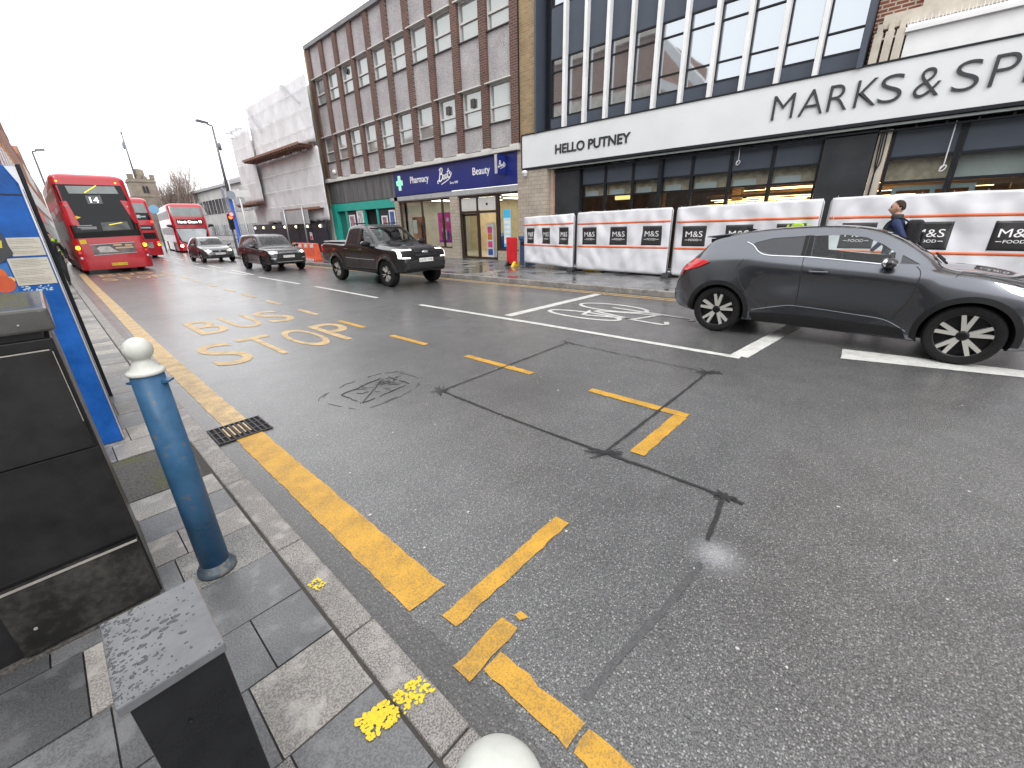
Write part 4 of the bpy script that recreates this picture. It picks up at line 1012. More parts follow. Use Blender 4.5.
def wrap(name, pts, z0, z1, seed, parent):
    """sheeting hung round a plan polyline"""
    r = random.Random(seed); ph = [r.uniform(0, 6) for _ in range(8)]; L = [0]
    for a, b in zip(pts, pts[1:]): L.append(L[-1] + (Vector(a) - Vector(b)).length)
    n = int(L[-1] / .22); m_ = int((z1 - z0) / .22); vs = []
    for i in range(n + 1):
        s = L[-1] * i / n; k = max(j for j in range(len(L) - 1) if L[j] <= s + 1e-6); tt = (s - L[k]) / (L[k + 1] - L[k]); a, b = Vector(pts[k]), Vector(pts[k + 1]); p = a.lerp(b, min(tt, 1)); d = (b - a).normalized(); q = Vector((-d.y, d.x))
        for j in range(m_ + 1):
            z = z0 + (z1 - z0) * j / m_
            tie = abs(math.sin(z * PI / 2.0)) * abs(math.sin(s * PI / 2.1))
            o = .05 * tie * (.6 + .5 * math.sin(s * 2.3 + z * 1.7 + ph[0])) + .03 * abs(math.sin(s * 1.5 + z * 1.3 + ph[1])) + .03 * abs(math.sin(s * 1.9 - z * 2.1 + ph[2])) + .02 * abs(math.sin(s * 4.1 + z * 1.2 + ph[3])) + .015 * math.sin(s * 7 - z * 5 + ph[4]) + r.uniform(-.008, .008)
            pp = p + q * o * .55; vs.append((pp.x, pp.y, z + (r.uniform(-.06, .06) if j in (0, m_) else 0)))
    fs = [(i * (m_ + 1) + j, (i + 1) * (m_ + 1) + j, (i + 1) * (m_ + 1) + j + 1, i * (m_ + 1) + j + 1) for i in range(n) for j in range(m_)]
    mb = MB(); mb.geo(vs, fs, smooth=True); o = mb.build(name, M['sheet'], parent)
    md = o.modifiers.new('s', 'SOLIDIFY'); md.thickness = .01; return o
wrap('sheeting', [(13.6, 28.45), (13.65, 39.2), (15, 39.4)], 6.75, 10.35, 1, sc)
wrap('sheeting', [(13.68, 28.5), (13.73, 39.9), (15.5, 40.1)], 2.2, 6.5, 2, sc)
wrap('sheeting', [(13.45, 38.8), (13.5, 43.4), (17, 43.6)], 3.85, 8.9, 3, sc)
wrap('sheeting', [(13.9, 39.3), (13.95, 42.9), (17, 43.2)], 1.9, 3.55, 4, sc)
mb = MB(); mb.box(14.2, 25, 29.35, 42.6, FZ, 8.4); mb.box(14.3, 25, 29.35, 38.8, 8.4, 10); mb.build('masonry', M['offwhite'], sc)
for (xa, xb, ya, yb, z) in ((12.7, 13.6, 28.95, 39.3, 6.62), (12.9, 13.6, 39.0, 43.9, 3.70), (13.35, 13.62, 29.0, 35.2, 2.98)):
    mb = MB()
    n = int((yb - ya) / .5)
    mb.box(xa, xb, ya, yb, z - .03, z); mb.box(xa - .03, xa - .002, ya, yb, z - .07, z + .07)
    for k in range(n): y = ya + (k + .5) * (yb - ya) / n; mb.box(xa, xb, y - .04, y + .04, z - .16, z - .032)
    mb.build('board_fan', M['board'], sc)
mb = MB()
for k in range(8):
    y = 29.3 + k * 1.38; mb.tube([(13.75, y, 2), (13.75, y, 10.5 + .5 * ((k * 5) % 3) / 2)], .03, 6)
for k in range(4): y = 39.6 + k * 1.2; mb.tube([(13.62, y, 3.6), (13.62, y, 9.3)], .03, 6)
for z in (4.3, 5.4, 7.8, 8.8, 9.8): mb.tube([(13.72, 28.95, z), (13.72, 39.2, z)], .03, 6)
for z in (9.0, 8.7): mb.tube([(13.0, 42.6, z), (14.4, 42.8, z)], .03, 6)
for k in range(5): mb.tube([(12.85, 39.8 + k * .7, 8.92), (13.5, 39.8 + k * .7, 9.05)], .035, 6)
mb.tube([(13.5, 36.5, 8.3), (13.5, 38.6, 10.1)], .03, 6); mb.tube([(13.5, 29.6, 8.9), (13.5, 32.2, 10.5)], .03, 6)
mb.build('scaffold_tubes', M['steel'], sc)
mb = MB()
for z, a_, b_, x_ in ((7.55, 28.5, 39.2, 13.52), (8.55, 28.5, 39.2, 13.5), (9.55, 28.5, 39.2, 13.52), (5.45, 28.6, 39, 13.58), (4.35, 28.6, 39, 13.57), (3.3, 28.6, 39, 13.58), (5.2, 39.3, 43.3, 13.3), (6.6, 39.3, 43.3, 13.32), (7.8, 39.3, 43.3, 13.3)):
    n_ = 24; mb.tube([(x_ - .03 * abs(math.sin(k * 1.3)), a_ + (b_ - a_) * k / n_, z + .03 * math.sin(k * 2.1)) for k in range(n_ + 1)], .012, 5)
mb.build('tie_lines', M['white_letter'], sc)
sb = thing('site_hoarding', 'dark timber hoarding with lit bulkhead lamps below the scaffold', 'hoarding', (13.7, 35, FZ))
for k in range(12): mb = MB(); y = 29.2 + k * 1.18; mb.box(13.66 + .01 * (k % 2), 13.74, y, y + 1.175, FZ, 2.1); mb.build('board', M['site_board'], sb)
M['bulb'] = mat('bulkhead lamp glow', (1, .9, .7), .5, var=0, emit=(1, .82, .5), es=3)
for k, y in enumerate((29.9, 31.9, 33.9, 36.0, 38.3, 40.6, 42.6)):
    mb = MB(); mb.box(13.56, 13.66, y - .14, y + .14, 1.72, 1.98); o = mb.build('bulkhead_lamp', M['grey_trim'], sb, bevel=.02)
    mb = MB(); mb.ball((13.55, y, 1.85), .09, 10); mb.build('bulb', M['bulb'], o)
mb = MB(); mb.box(13.64, 13.655, 31.6, 32.0, .95, 1.45); mb.build('notice', M['white_paint'], sb)
mb = MB(); mb.box(13.634, 13.639, 31.65, 31.95, .98, 1.2); mb.build('notice_print', M['red_plastic'], sb)
gp = thing('grey_signboard', 'blank pale grey board on two posts in front of the scaffold', 'signboard', (13, 33, FZ))
mb = MB(); mb.box(13.2, 13.25, 30.7, 35.5, 2.02, 2.92); mb.build('board', M['grey_trim'], gp)
mb = MB(); mb.tube([(13.1, 34.5, FZ), (13.1, 34.4, 3.15)], .06, 8); mb.build('post', M['steel'], gp)
mb = MB(); mb.tube([(13.1, 31.3, FZ), (13.1, 31.2, 3.15)], .06, 8); mb.build('post', M['steel'], gp)

# ================================================================== white banded building across the junction
wb = thing('white_office', 'low white office with two dark window bands beyond the scaffold', 'building', (24, 90, FZ))
M['dark_glass'] = mirror_glass('dark window', (.035, .04, .05), .1, .15)
WX = 24.0
mb = MB(); mb.box(WX, 44, 66, 107, FZ, 8.5); mb.build('wall', mat('weathered white render', (.5, .5, .49), .7, vs=.4, var=.15), wb)
mb = MB(); mb.box(WX - .5, 44, 65.6, 107.3, 8.5, 8.9); mb.box(WX + 4, 44, 68, 100, 8.9, 10.6); mb.build('roof', M['grey_trim'], wb)
for z0, z1 in ((.9, 2.7), (4.6, 6.9)):
    for k in range(10):
        y = 66.5 + k * 4.05; mb = MB(); mb.box(WX - .06, WX - .002, y, y + 3.6, z0, z1); w = mb.build('window', M['dark_glass'], wb)
        mb = MB()
        mb.box(WX - .09, WX - .062, y + 1.76, y + 1.84, z0, z1)
        mb.build('glazing_bar', M['white_paint'], w)

# ================================================================== church tower, tree
M['lamp_grey_far'] = mat('pole grey', (.16, .16, .17), .6)
cs = mat('church ragstone', (.22, .185, .15), .9, vs=.6, var=.25, bump=.4, bs=3)
ct = thing('church_tower', 'square crenellated stone church tower with flagpole behind the buses', 'church', (20.6, 132, 0))
mb = MB(); mb.box(18.3, 22.9, 130, 134.6, 0, 13.0); mb.build('wall', cs, ct)
mb = MB(); mb.box(18.15, 23.05, 129.85, 134.75, 12.3, 12.6); mb.box(18.15, 23.05, 129.85, 134.75, 9.3, 9.5); mb.build('string_course', cs, ct)
for k, (x0, x1, h) in enumerate(((18.2, 19.3, 13.9), (19.9, 20.5, 13.5), (21.0, 21.6, 13.5), (22.1, 23.0, 13.9))):
    mb = MB(); mb.box(x0, x1, 129.95, 130.5, 13.0, h); mb.build('merlon', cs, ct)
mb = MB(); mb.lathe([(.95, 12.5), (.95, 15.0), (.75, 15.2)], (20.9, 133.2, 0), 8); mb.build('stair_turret', cs, ct)
for x in (20.25, 20.85): mb = MB(); mb.prism([(x, 10.1), (x + .42, 10.1), (x + .42, 11.3), (x + .21, 11.6), (x, 11.3)], 'y', 129.9, 129.99); mb.build('window', M['black'], ct)
mb = MB(); mb.tube([(19.9, 132, 13), (19.9, 132, 22.0)], [.2, .12], 8); mb.build('flagpole', M['lamp_grey_far'], ct)
mb = MB(); mb.geo([(19.9, 132, 20.6), (19.5, 132.2, 20.2), (19.55, 132.3, 18.9), (19.95, 132, 19.0), (19.35, 132.1, 19.5)], [(0, 1, 4, 2, 3)]); mb.ball((19.9, 132, 22.1), .22, 8)
mb.build('flag', mat('limp blue flag', (.2, .22, .35), .8), ct)
hb = thing('terrace_house', 'low tiled roof just visible between the tower and the white office', 'house', (27, 120, 0))
mb = MB(); mb.box(22, 34, 118, 128, 0, 7.6); mb.build('wall', M['offwhite'], hb)
mb = MB(); mb.prism([(21.7, 7.6), (34.3, 7.6), (33, 9.3), (23, 9.3)], 'y', 117.6, 128.4); mb.build('roof', mat('brown roof tile', (.17, .12, .10), .9), hb)
def bare_tree(loc, h, seed, lab):
    r = random.Random(seed); tr = thing('bare_tree', lab, 'tree', loc); mt = MB(); mc = MB(); x, y, z = loc
    mt.tube([(x, y, z), (x + .1, y, z + h * .3), (x, y, z + h * .5)], [.32, .24, .16], 8)
    tips = []
    def grow(p, d, L, rad, dep):
        n = 4; pts = [p]; 
        for i in range(n):
            d = (d + Vector((r.uniform(-.14, .14), r.uniform(-.14, .14), r.uniform(-.02, .14)))).normalized(); p = p + d * (L / n); pts.append(p)
        (mt if dep == 0 else mc).tube([tuple(q) for q in pts], [rad * (1 - .14 * i) for i in range(n + 1)], 5 if dep < 2 else 3, cap=False)
        if dep < 4:
            for k in range(3 if dep < 2 else 4):
                q = pts[r.randint(2, n)]; a = r.uniform(0, 2 * PI); s = r.uniform(.25, .6)
                grow(q, (d + Vector((math.cos(a) * s, math.sin(a) * s, .15))).normalized(), L * r.uniform(.5, .75), rad * .55, dep + 1)
    for k in range(20):
        a = 2 * PI * k / 20 + r.uniform(-.3, .3); s = r.uniform(.1, .5); grow(Vector((x, y, z + h * r.uniform(.25, .45))), Vector((math.cos(a) * s, math.sin(a) * s, 1)).normalized(), h * r.uniform(.28, .42), .10, 0)
    bk_ = mat('bark', (.20, .16, .13), .9, vs=6)
    mt.build('trunk', bk_, tr); mc.build('crown', mat('twigs', (.28, .22, .19), .9, vs=6), tr)
bare_tree((22.2, 104, 0), 11.2, 3, 'bare winter tree rising behind the red double decker buses')
bare_tree((19.9, 105.5, 0), 8.6, 5, 'smaller bare winter tree close beside the church tower')

# ================================================================== left hand terrace
M['old_brick'] = brick('old red brick', (.36, .12, .07), (.26, .09, .06), (.34, .22, .17), .25, .09, .012)
M['orange_terracotta'] = mat('orange terracotta', (.52, .24, .07), .8, vs=2)
def left_house(p0, p1, H, wallm, lab, nw, gable, shopm):
    """a terrace house whose front runs from p0 to p1 (plan), facing the street"""
    a, b = Vector(p0), Vector(p1); L = (b - a).length; ang = math.atan2(b.y - a.y, b.x - a.x)
    r = thing('terrace_building', lab, 'building', (0, 0, 0), 'terrace along the near pavement')
    mb = MB(); mb.box(0, L, .0, 9, PZ, H); mb.build('wall', wallm, r)
    mb = MB(); mb.box(0, L, -.02, 9, H, H + .25); mb.build('cornice', wallm, r)
    if gable:
        mb = MB(); mb.prism([(L * .15, H + .25), (L * .85, H + .25), (L * .7, H + 1.5), (L * .5, H + 2.2), (L * .3, H + 1.5)], 'y', 0, .5); mb.build('gable', wallm, r)
    mb = MB(); mb.box(L * .05, L * .2, 2, 3, H + .25, H + 1.9); mb.box(L * .8, L * .95, 2, 3, H + .25, H + 1.6); mb.build('chimney', wallm, r)
    mb = MB(); mb.box(.05, L - .05, -.05, -.002, 2.9, 3.8); mb.build('shop_fascia', shopm, r)
    mb = MB(); mb.box(.2, L - .2, -.06, -.002, .5, 2.85); mb.build('shop_window', M['brown_frame'], r)
    nf = int((H - 4.2) / 2.6)
    for f in range(nf):
        for k in range(nw):
            x = L * (k + .5) / nw; z = 4.4 + f * 2.7
            mb = MB(); frame_xz = [(x - .55, x + .55, z, z + .08), (x - .55, x + .55, z + 1.72, z + 1.8), (x - .55, x - .45, z + .08, z + 1.72), (x + .45, x + .55, z + .08, z + 1.72), (x - .45, x + .45, z + .88, z + .94)]
            for q0, q1, q2, q3 in frame_xz: mb.box(q0, q1, -.03, -.002, q2, q3)
            w = mb.build('window', M['white_paint'], r)
            mb = MB(); mb.box(x - .45, x + .45, -.012, -.003, z + .08, z + 1.72); mb.build('pane', M['white_paint'], w)
            mb = MB(); mb.box(x - .6, x + .6, -.02, -.002, z + 1.83, z + 2.2); mb.build('lintel', M['orange_terracotta'] if f == nf - 1 else wallm, w)
    r.location = (a.x, a.y, 0); r.rotation_euler = (0, 0, ang); return r
pts = [(.1, 33), (.52, 41), (.82, 49), (1.2, 59), (1.75, 72), (2.6, 92), (4.3, 133)]
hs = [8.6, 8.6, 9.3, 8.8, 9.6, 9.2]
labs = ['nearest brick terrace building left of the leading red bus', 'brick terrace building second along from the blue kiosk', 'gabled brick terrace building with orange lintels', 'brick terrace building just short of the lamp post', 'distant brick terrace building beside the bus roof', 'furthest brick terrace building at the end of the street']
M['red_fascia'] = mat('red shop fascia', (.5, .03, .04), .5); 
for i in range(6):
    left_house(pts[i], pts[i + 1], hs[i], M['old_brick'], labs[i], (4, 4, 5, 6, 8, 14)[i], i in (0, 2, 4), (M['offwhite'], M['red_fascia'], M['grey_trim'], M['red_fascia'], M['dark_panel'], M['offwhite'])[i])
# buildings at the photographer's back, seen mirrored in the store windows
ob = thing('parade_building', 'tall red brick parade with white gable facing the glazed store', 'building', (-7, 20, 0))
mb = MB(); mb.box(-16, -5.6, 16.6, 31, PZ, 14.2); mb.build('wall', M['red_brick'], ob)
mb = MB(); mb.box(-5.6, -5.4, 16.6, 31, 9.8, 11.2); mb.box(-5.6, -5.3, 16.6, 31, 14.2, 14.6); mb.build('stone_band', M['stone'], ob)
mb = MB(); mb.box(-14, -5.8, 10, 16.55, PZ, 10); mb.build('lower_wall', M['offwhite'], ob)
mb = MB(); mb.prism([(16.5, 14.4), (16.5, 13.6), (13.0, 9.9), (12.2, 9.9)], 'x', -6.3, -5.5); mb.prism([(16.5, 11.6), (16.5, 10.9), (14.0, 9.95), (13.2, 9.95)], 'x', -6.3, -5.5); mb.build('gable_board', M['white_paint'], ob)
for k in range(5):
    for z in (4.6, 7.2): mb = MB(); mb.box(-5.6, -5.52, 17.4 + k * 2.6, 18.7 + k * 2.6, z, z + 1.7); mb.build('window', M['white_paint'], ob)
pb2 = thing('shop_parade', 'low rendered shop parade behind the photographer', 'building', (-8, 0, 0))
mb = MB(); mb.box(-16, -5.6, -14, 9.9, PZ, 7.5); mb.build('wall', M['offwhite'], pb2)
mb = MB(); mb.box(-5.6, -5.5, -14, 9.9, .6, 3.0); mb.build('shop_window', M['brown_frame'], pb2)

# ================================================================== street furniture on the far side
M['lamp_grey'] = mat('grey lamp paint', (.16, .17, .19), .45, .2, vs=6); M['blue_paint'] = mat('blue paint', (.02, .085, .40), .4, vs=6, var=.15)
def lamp(loc, h, armv, lab, blue):
    r = thing('street_lamp', lab, 'street lamp', loc, 'street lamps'); x, y, z = loc
    mb = MB(); mb.tube([(x, y, z + (3.6 if blue else 0)), (x, y, h - .12)], [.085, .05], 10); mb.build('column', M['lamp_grey'], r)
    if blue:
        mb = MB(); mb.tube([(x, y, z), (x, y, z + 1.3), (x, y, z + 1.31), (x, y, z + 3.6)], [.14, .14, .1, .1], 12); mb.build('column_base', M['blue_paint'], r)
    a = Vector(armv); mb = MB(); mb.tube([(x, y, h - .12), (x, y, h), tuple(Vector((x, y, h + .03)) + a * .3)], .045, 8); ar = mb.build('bracket', M['lamp_grey'], r)
    p = Vector((x, y, h + .05)) + a * .25; e = Vector((x, y, h + .09)) + a; s = Vector((-a.y, a.x, 0)).normalized() * .13
    mb = MB(); mb.geo([tuple(p - s * .5), tuple(p + s * .5), tuple(e + s), tuple(e - s)] + [tuple(q + Vector((0, 0, .1))) for q in (p - s * .5, p + s * .5, e + s, e - s)], [(3, 2, 1, 0), (4, 5, 6, 7), (0, 1, 5, 4), (1, 2, 6, 5), (2, 3, 7, 6), (3, 0, 4, 7)])
    mb.build('lamp_head', M['lamp_grey'], ar); return r
l1 = lamp((8.9, 31.2, FZ), 7.35, (-.75, -.15, 0), 'tall street lamp with a blue base between the hatchback and the dark four by four', True)
mb = MB(); mb.box(8.55, 8.62, 31.0, 31.3, 3.5, 4.1); mb.lathe([(.24, 31.02), (.24, 31.06)], (8.95, 0, 3.7), 20, 'y'); mb.build('sign_back', mat('grey sign back', (.3, .34, .4), .5), l1)
lamp((1.78, 45, PZ), 6.95, (.62, -.1, 0), 'dark grey street lamp above the terrace left of the leading bus', False)
# signal post and slim poles
sg = thing('traffic_signal', 'traffic signal showing red beside the blue lamp column', 'traffic light', (9.25, 33.5, FZ))
mb = MB(); mb.tube([(9.25, 33.5, FZ), (9.25, 33.5, 2.6)], .06, 10); mb.build('post', M['lamp_grey'], sg)
mb = MB(); mb.box(9.1, 9.4, 33.25, 33.45, 1.75, 2.7); hd = mb.build('signal_head', M['black'], sg, bevel=.02)
for z, mm in ((2.5, mat('red signal', (1, .1, .02), .4, var=0, emit=(1, .07, .01), es=7)), (2.22, M['dark_frame']), (1.94, M['dark_frame'])):
    mb = MB(); mb.lathe([(.1, 33.225), (.09, 33.24), (.1, 33.25)], (9.25, 0, z), 14, 'y'); mb.build('lens', mm, hd)
ds = thing('no_entry_sign', 'small round red and white sign on the lamp column', 'sign', (8.8, 30.98, 2.6))
mb = MB(); mb.lathe([(.16, 31.04), (.16, 31.06)], (8.72, 0, 2.62), 22, 'y'); mb.build('rim', M['red_plastic'], ds)
mb = MB(); mb.lathe([(.11, 31.025), (.11, 31.038)], (8.72, 0, 2.62), 22, 'y'); mb.build('disc', M['white_paint'], ds)
po = thing('flag_pole', 'slim pale pole rising behind the tall street lamp', 'pole', (10.2, 35.2, FZ))
mb = MB(); mb.tube([(10.2, 35.2, FZ), (10.2, 35.2, 7.2)], [.06, .04], 8); mb.build('shaft', M['white_paint'], po)
mb = MB(); mb.tube([(10.2, 35.2, 6.7), (10.2, 35.2, 7.1)], .09, 8); mb.build('camera_head', M['lamp_grey'], po)
po = thing('flag_pole', 'second slim white pole standing nearer the white office', 'pole', (10.9, 36.0, FZ))
mb = MB(); mb.tube([(10.9, 36.0, FZ), (10.9, 36.0, 4.4)], .06, 8); mb.build('shaft', M['white_paint'], po)
mb = MB(); mb.box(10.3, 11.6, 35.9, 35.95, 3.9, 4.35); mb.build('sign_plate', M['white_paint'], po)
pb = thing('blue_disc_sign', 'round blue traffic sign between the second and third bus', 'sign', (8.04, 50, 0))
mb = MB(); mb.lathe([(.36, 50), (.36, 50.04)], (8.12, 0, 3.6), 24, 'y'); mb.build('disc', mat('bright blue disc', (.22, .45, .66), .5), pb)
mb = MB(); mb.tube([(8.12, 50.1, 0), (8.12, 50.1, 4.0)], .05, 8); mb.build('post', M['lamp_grey'], pb)
# low dark clutter along the junction: planters and railings
pr_ = thing('guard_railing', 'dark guard railing along the junction corner', 'railing', (11, 36.4, FZ))
mb = MB(); mb.tube([(9.9, 36.1, 1.1), (13.5, 36.3, 1.1)], .03, 8); mb.tube([(9.9, 36.1, .25), (13.5, 36.3, .25)], .02, 8); mb.build('rail', M['dark_frame'], pr_)
mb = MB()
for k in range(30): x = 9.9 + k * .124; mb.tube([(x, 36.1 + .0069 * k, FZ), (x, 36.1 + .0069 * k, 1.1)], .012, 5)
mb.build('bars', M['dark_frame'], pr_)
# ================================================================== near pavement furniture
def worn_metal(name, col, rough, wear, streak=(.12, .10, .08), amt=.5, soft=.03):
    t = NT(name); co = t.co(); n = t.noise(5, 7, co, .65); n2 = t.noise(38, 4, co)
    b = t.mix(tuple(col), tuple(min(1, c * 1.8 + .008) for c in col), t.ramp(n, ((.35, 0), (.75, 1))))
    chip = t.ramp(t.math('ADD', t.math('MULTIPLY', n, .65), t.math('MULTIPLY', n2, .35)), ((wear, 0), (wear + soft, 1)))
    b = t.mix(b, streak, t.math('MULTIPLY', chip, amt))
    t.set('Base Color', b); t.set('Roughness', t.ramp(n, ((.3, rough * .7), (.7, min(1, rough * 1.5))))); t.bump(n2, .12, .003); t.set('Specular IOR Level', .3); return t.m
M['cab_black'] = worn_metal('worn black cabinet steel', (.010, .010, .011), .36, .62, (.03, .028, .026), .5)
M['cab_door'] = worn_metal('dusty black door steel', (.012, .0115, .011), .38, .46, (.075, .07, .062), .8, .22)
M['bollard_blue'] = worn_metal('chipped blue bollard paint', (.024, .078, .155), .34, .575, (.13, .125, .11), .85)
M['bollard_white'] = worn_metal('off white bollard paint', (.44, .45, .415), .4, .60, (.34, .32, .27), .5)
M['kiosk_blue'] = worn_metal('blue kiosk steel', (.006, .075, .30), .32, .66, (.1, .13, .2), .5)
M['flange'] = worn_metal('worn grey blue flange', (.045, .06, .075), .35, .56, (.16, .15, .13), .7)
M['cab_upper'] = worn_metal('black upper door steel', (.012, .012, .0125), .34, .62, (.04, .038, .034), .5)
M['pale_edge'] = mat('pale edge', (.42, .40, .36), .45, .3, vs=30)  # pale tone for door edge strips, lock and lid screw

def bollard(loc, top, lab, ball_r=.049):
    r = thing('bollard', lab, 'bollard', loc, 'blue and white bollards'); x, y, z = loc; h = top - z
    zc = top - ball_r
    mb = MB(); mb.lathe([(.083, z + .001), (.083, z + .016), (.076, z + .028), (.066, z + .032), (.063, z + .055)], (x, y, 0), 40); mb.build('base_flange', M['flange'], r)
    mb = MB(); mb.lathe([(.061, z + .03), (.060, z + h * .5), (.057, zc - .10)], (x, y, 0), 40); sh_ = mb.build('shaft', M['bollard_blue'], r)
    for s in (-1, 1):
        mb = MB(); mb.prism([(x - .02, zc - .19), (x + .02, zc - .19), (x + .012, zc - .176), (x - .012, zc - .176)], 'y', y - .01, y + .01)
        mb.bm.free(); mb = MB(); a = 2.3 if s > 0 else -.6
        d = Vector((math.cos(a), math.sin(a), 0)); q = Vector((-d.y, d.x, 0)); c = Vector((x, y, zc - .145)) + d * .057
        mb.geo([tuple(c + q * u * .022 + d * v + Vector((0, 0, w))) for u in (-1, 1) for v, w in ((-.01, 0), (.022, .004), (.022, .012), (-.01, .016))], [(0, 1, 2, 3), (7, 6, 5, 4), (0, 4, 5, 1), (1, 5, 6, 2), (2, 6, 7, 3), (3, 7, 4, 0)])
        mb.build('chain_lug', M['bollard_blue'], sh_)
    prof = [(.060, zc - .102), (.064, zc - .098), (.064, zc - .090), (.060, zc - .085), (.050, zc - .081), (.041, zc - .066), (.034, zc - .050), (.030, zc - .040)]
    prof += [(ball_r * math.sin(a), zc - ball_r * math.cos(a)) for a in [PI * (.22 + .78 * k / 14) for k in range(15)]]
    mb = MB(); mb.lathe([(max(p, .0008), h_) for p, h_ in prof], (x, y, 0), 40); mb.build('ball_cap', M['bollard_white'], r)
    return r
bollard((.165, 2.18, PZ), 1.285, 'blue bollard with white ball cap standing whole beside the black cabinet')
bollard((.155, .175, PZ), 1.188, 'bollard of which only the white ball cap shows at the bottom edge')

# large black cabinet
cb_ = thing('utility_cabinet', 'tall black street cabinet with worn steel doors at the left edge', 'cabinet', (-.28, 2.5, PZ))
xa, xb, ya, yb2 = -.62, -.045, 2.215, 2.90
mb = MB(); mb.box(xa, xb, ya, yb2, PZ - .02, 1.325); mb.build('carcass', M['cab_black'], cb_, bevel=.006)
mb = MB(); mb.box(xa - .025, xb + .018, ya - .03, yb2 + .02, 1.352, 1.434); mb.build('lid', worn_metal('rain wet cabinet lid', (.055, .055, .052), .14, .62, (.3, .29, .27), .6), cb_, bevel=.01)
mb = MB(); mb.box(xa + .02, xb - .02, ya + .015, yb2 - .02, 1.325, 1.352); mb.build('lid_gasket', M['black'], cb_)
mb = MB(); mb.box(xa - .02, xb - .012, ya - .022, ya - .001, .89, 1.288); up = mb.build('upper_door', M['cab_upper'], cb_, bevel=.004)
mb = MB(); mb.box(xa, xb - .02, ya - .024, ya - .0225, 1.285, 1.289); mb.box(xb - .0145, xb - .0125, ya - .024, ya - .0225, 1.0, 1.28); mb.build('pale_edge', M['pale_edge'], up)
mb = MB(); mb.box(xa, xb - .005, ya - .010, ya - .001, .445, .882); mb.build('middle_panel', M['cab_black'], cb_, bevel=.003)
mb = MB(); mb.box(-.475, xb - .008, ya - .03, ya - .001, .125, .432); ld = mb.build('lower_door', M['cab_door'], cb_, bevel=.004)
mb = MB(); mb.box(-.47, xb - .012, ya - .034, ya - .0305, .424, .4335); mb.build('pale_edge', M['pale_edge'], ld)
mb = MB(); mb.lathe([(.006, ya - .034), (.006, ya - .030)], (-.415, 0, .235), 14, 'y'); mb.build('lock', M['pale_edge'], ld)
mb = MB(); mb.box(-.66, -.04, 2.18, 2.95, PZ - .02, PZ + .012); mb.build('plinth', M['moss'], cb_)
mb = MB()
for z in (1.30, 1.31): pass
mb.lathe([(.003, ya - .033), (.003, ya - .03)], (-.11, 0, 1.385), 10, 'y'); mb.build('lid_screw', M['pale_edge'], cb_)

# low black feeder pillar with rain drops on its cap
fpz = .85
fpil = thing('feeder_pillar', 'low black steel pillar with a flat cap covered in rain drops', 'pillar', (-.052, 1.02, PZ))
mb = MB(); mb.box(-.128, .031, .898, 1.14, PZ - .02, fpz - .028); mb.build('carcass', worn_metal('black pillar paint', (.009, .0095, .011), .28, .66), fpil, bevel=.004)
mb = MB(); mb.box(-.141, .036, .886, 1.152, fpz - .026, fpz); cap = mb.build('cap', worn_metal('wet sheen cap paint', (.11, .113, .12), .10, .70), fpil, bevel=.004)  # pale base colour holds part of the sky's reflection on the cap
mb = MB(); mb.lathe([(.003, .8975), (.003, .893)], (-.06, 0, .70), 8, 'y'); mb.build('screw_hole', M['black'], fpil)
rd = random.Random(12); mb = MB()
for k in range(460):
    u = rd.random() ** 1.5; x = -.137 + .165 * u; yy = rd.uniform(.892, 1.145)
    if u > .35 and rd.random() < .55: continue
    if u > .75 and rd.random() < .7: continue
    r_ = rd.choice((.0009, .0012, .0016, .002, .0026)) * (1.2 if rd.random() < .1 else 1)
    mb.ball((x, yy, fpz + .0002), r_, 8, sc=(rd.uniform(.8, 1.7), rd.uniform(.8, 1.6), .42))
    if rd.random() < .12: mb.ball((x + r_, yy + r_ * .7, fpz + .0002), r_ * .9, 8, sc=(1.3, 1.1, .4))
for cx, cy in ((-.075, 1.035), (-.06, 1.04), (-.04, 1.05), (-.03, 1.035), (-.02, 1.045), (-.045, 1.025), (-.085, 1.01), (-.09, .965)): mb.ball((cx, cy, fpz + .0003), .0048, 10, sc=(1.9, .9, .4))
for k in range(40): mb.ball((rd.uniform(-.139, .03), .8868 + rd.uniform(0, .006), fpz - .001 + rd.uniform(-.001, .0012)), rd.uniform(.001, .0026), 8, sc=(1.3, 1, .8))
wt = NT('rain drop'); wt.set('Base Color', (.055, .057, .062)); wt.set('Roughness', .03); wt.set('Specular IOR Level', .5)
drops = mb.build('rain_drops', wt.m, cap); drops['kind'] = 'stuff'

# blue kiosk with notices
ki = thing('street_kiosk', 'tall blue street kiosk with pasted paper notices behind the black cabinet', 'kiosk', (-.4, 4.8, PZ))
kx, ky = .06, 4.36
mb = MB(); mb.prism([(-.9, PZ), (kx - .008, PZ), (kx - .006, 1.99), (.015, 2.10), (-.12, 2.14), (-.9, 2.14)], 'y', ky, 5.75); mb.build('carcass', M['kiosk_blue'], ki, bevel=.012)
mb = MB(); mb.box(-.88, kx - .012, ky - .004, ky - .0005, 1.918, 1.924); mb.build('panel_joint', M['black'], ki)
for k, (y0, y1, m_) in enumerate(((4.37, 4.43, M['aluminium']), (4.45, 4.75, M['dark_frame']), (4.78, 5.7, M['charcoal']))):
    mb = MB(); mb.box(kx - .007, kx + .002 + .004 * k, y0, y1, PZ + .02, 1.96); mb.build('side_frame', m_, ki)
ap = thing('advert_panel_stand', 'dark framed advertising stand edge just beyond the blue kiosk', 'advert stand', (-.3, 5.8, PZ))
mb = MB(); mb.box(-.9, .025, 5.76, 5.84, PZ, 2.2); mb.build('panel', M['charcoal'], ap)
mb = MB(); mb.box(.028, .09, 5.75, 5.85, PZ, 2.22); mb.build('edge_strip', M['aluminium'], ap)
mb = MB(); mb.box(.093, .122, 5.74, 5.86, PZ, 2.24); mb.build('frame', M['dark_frame'], ap, bevel=.005)
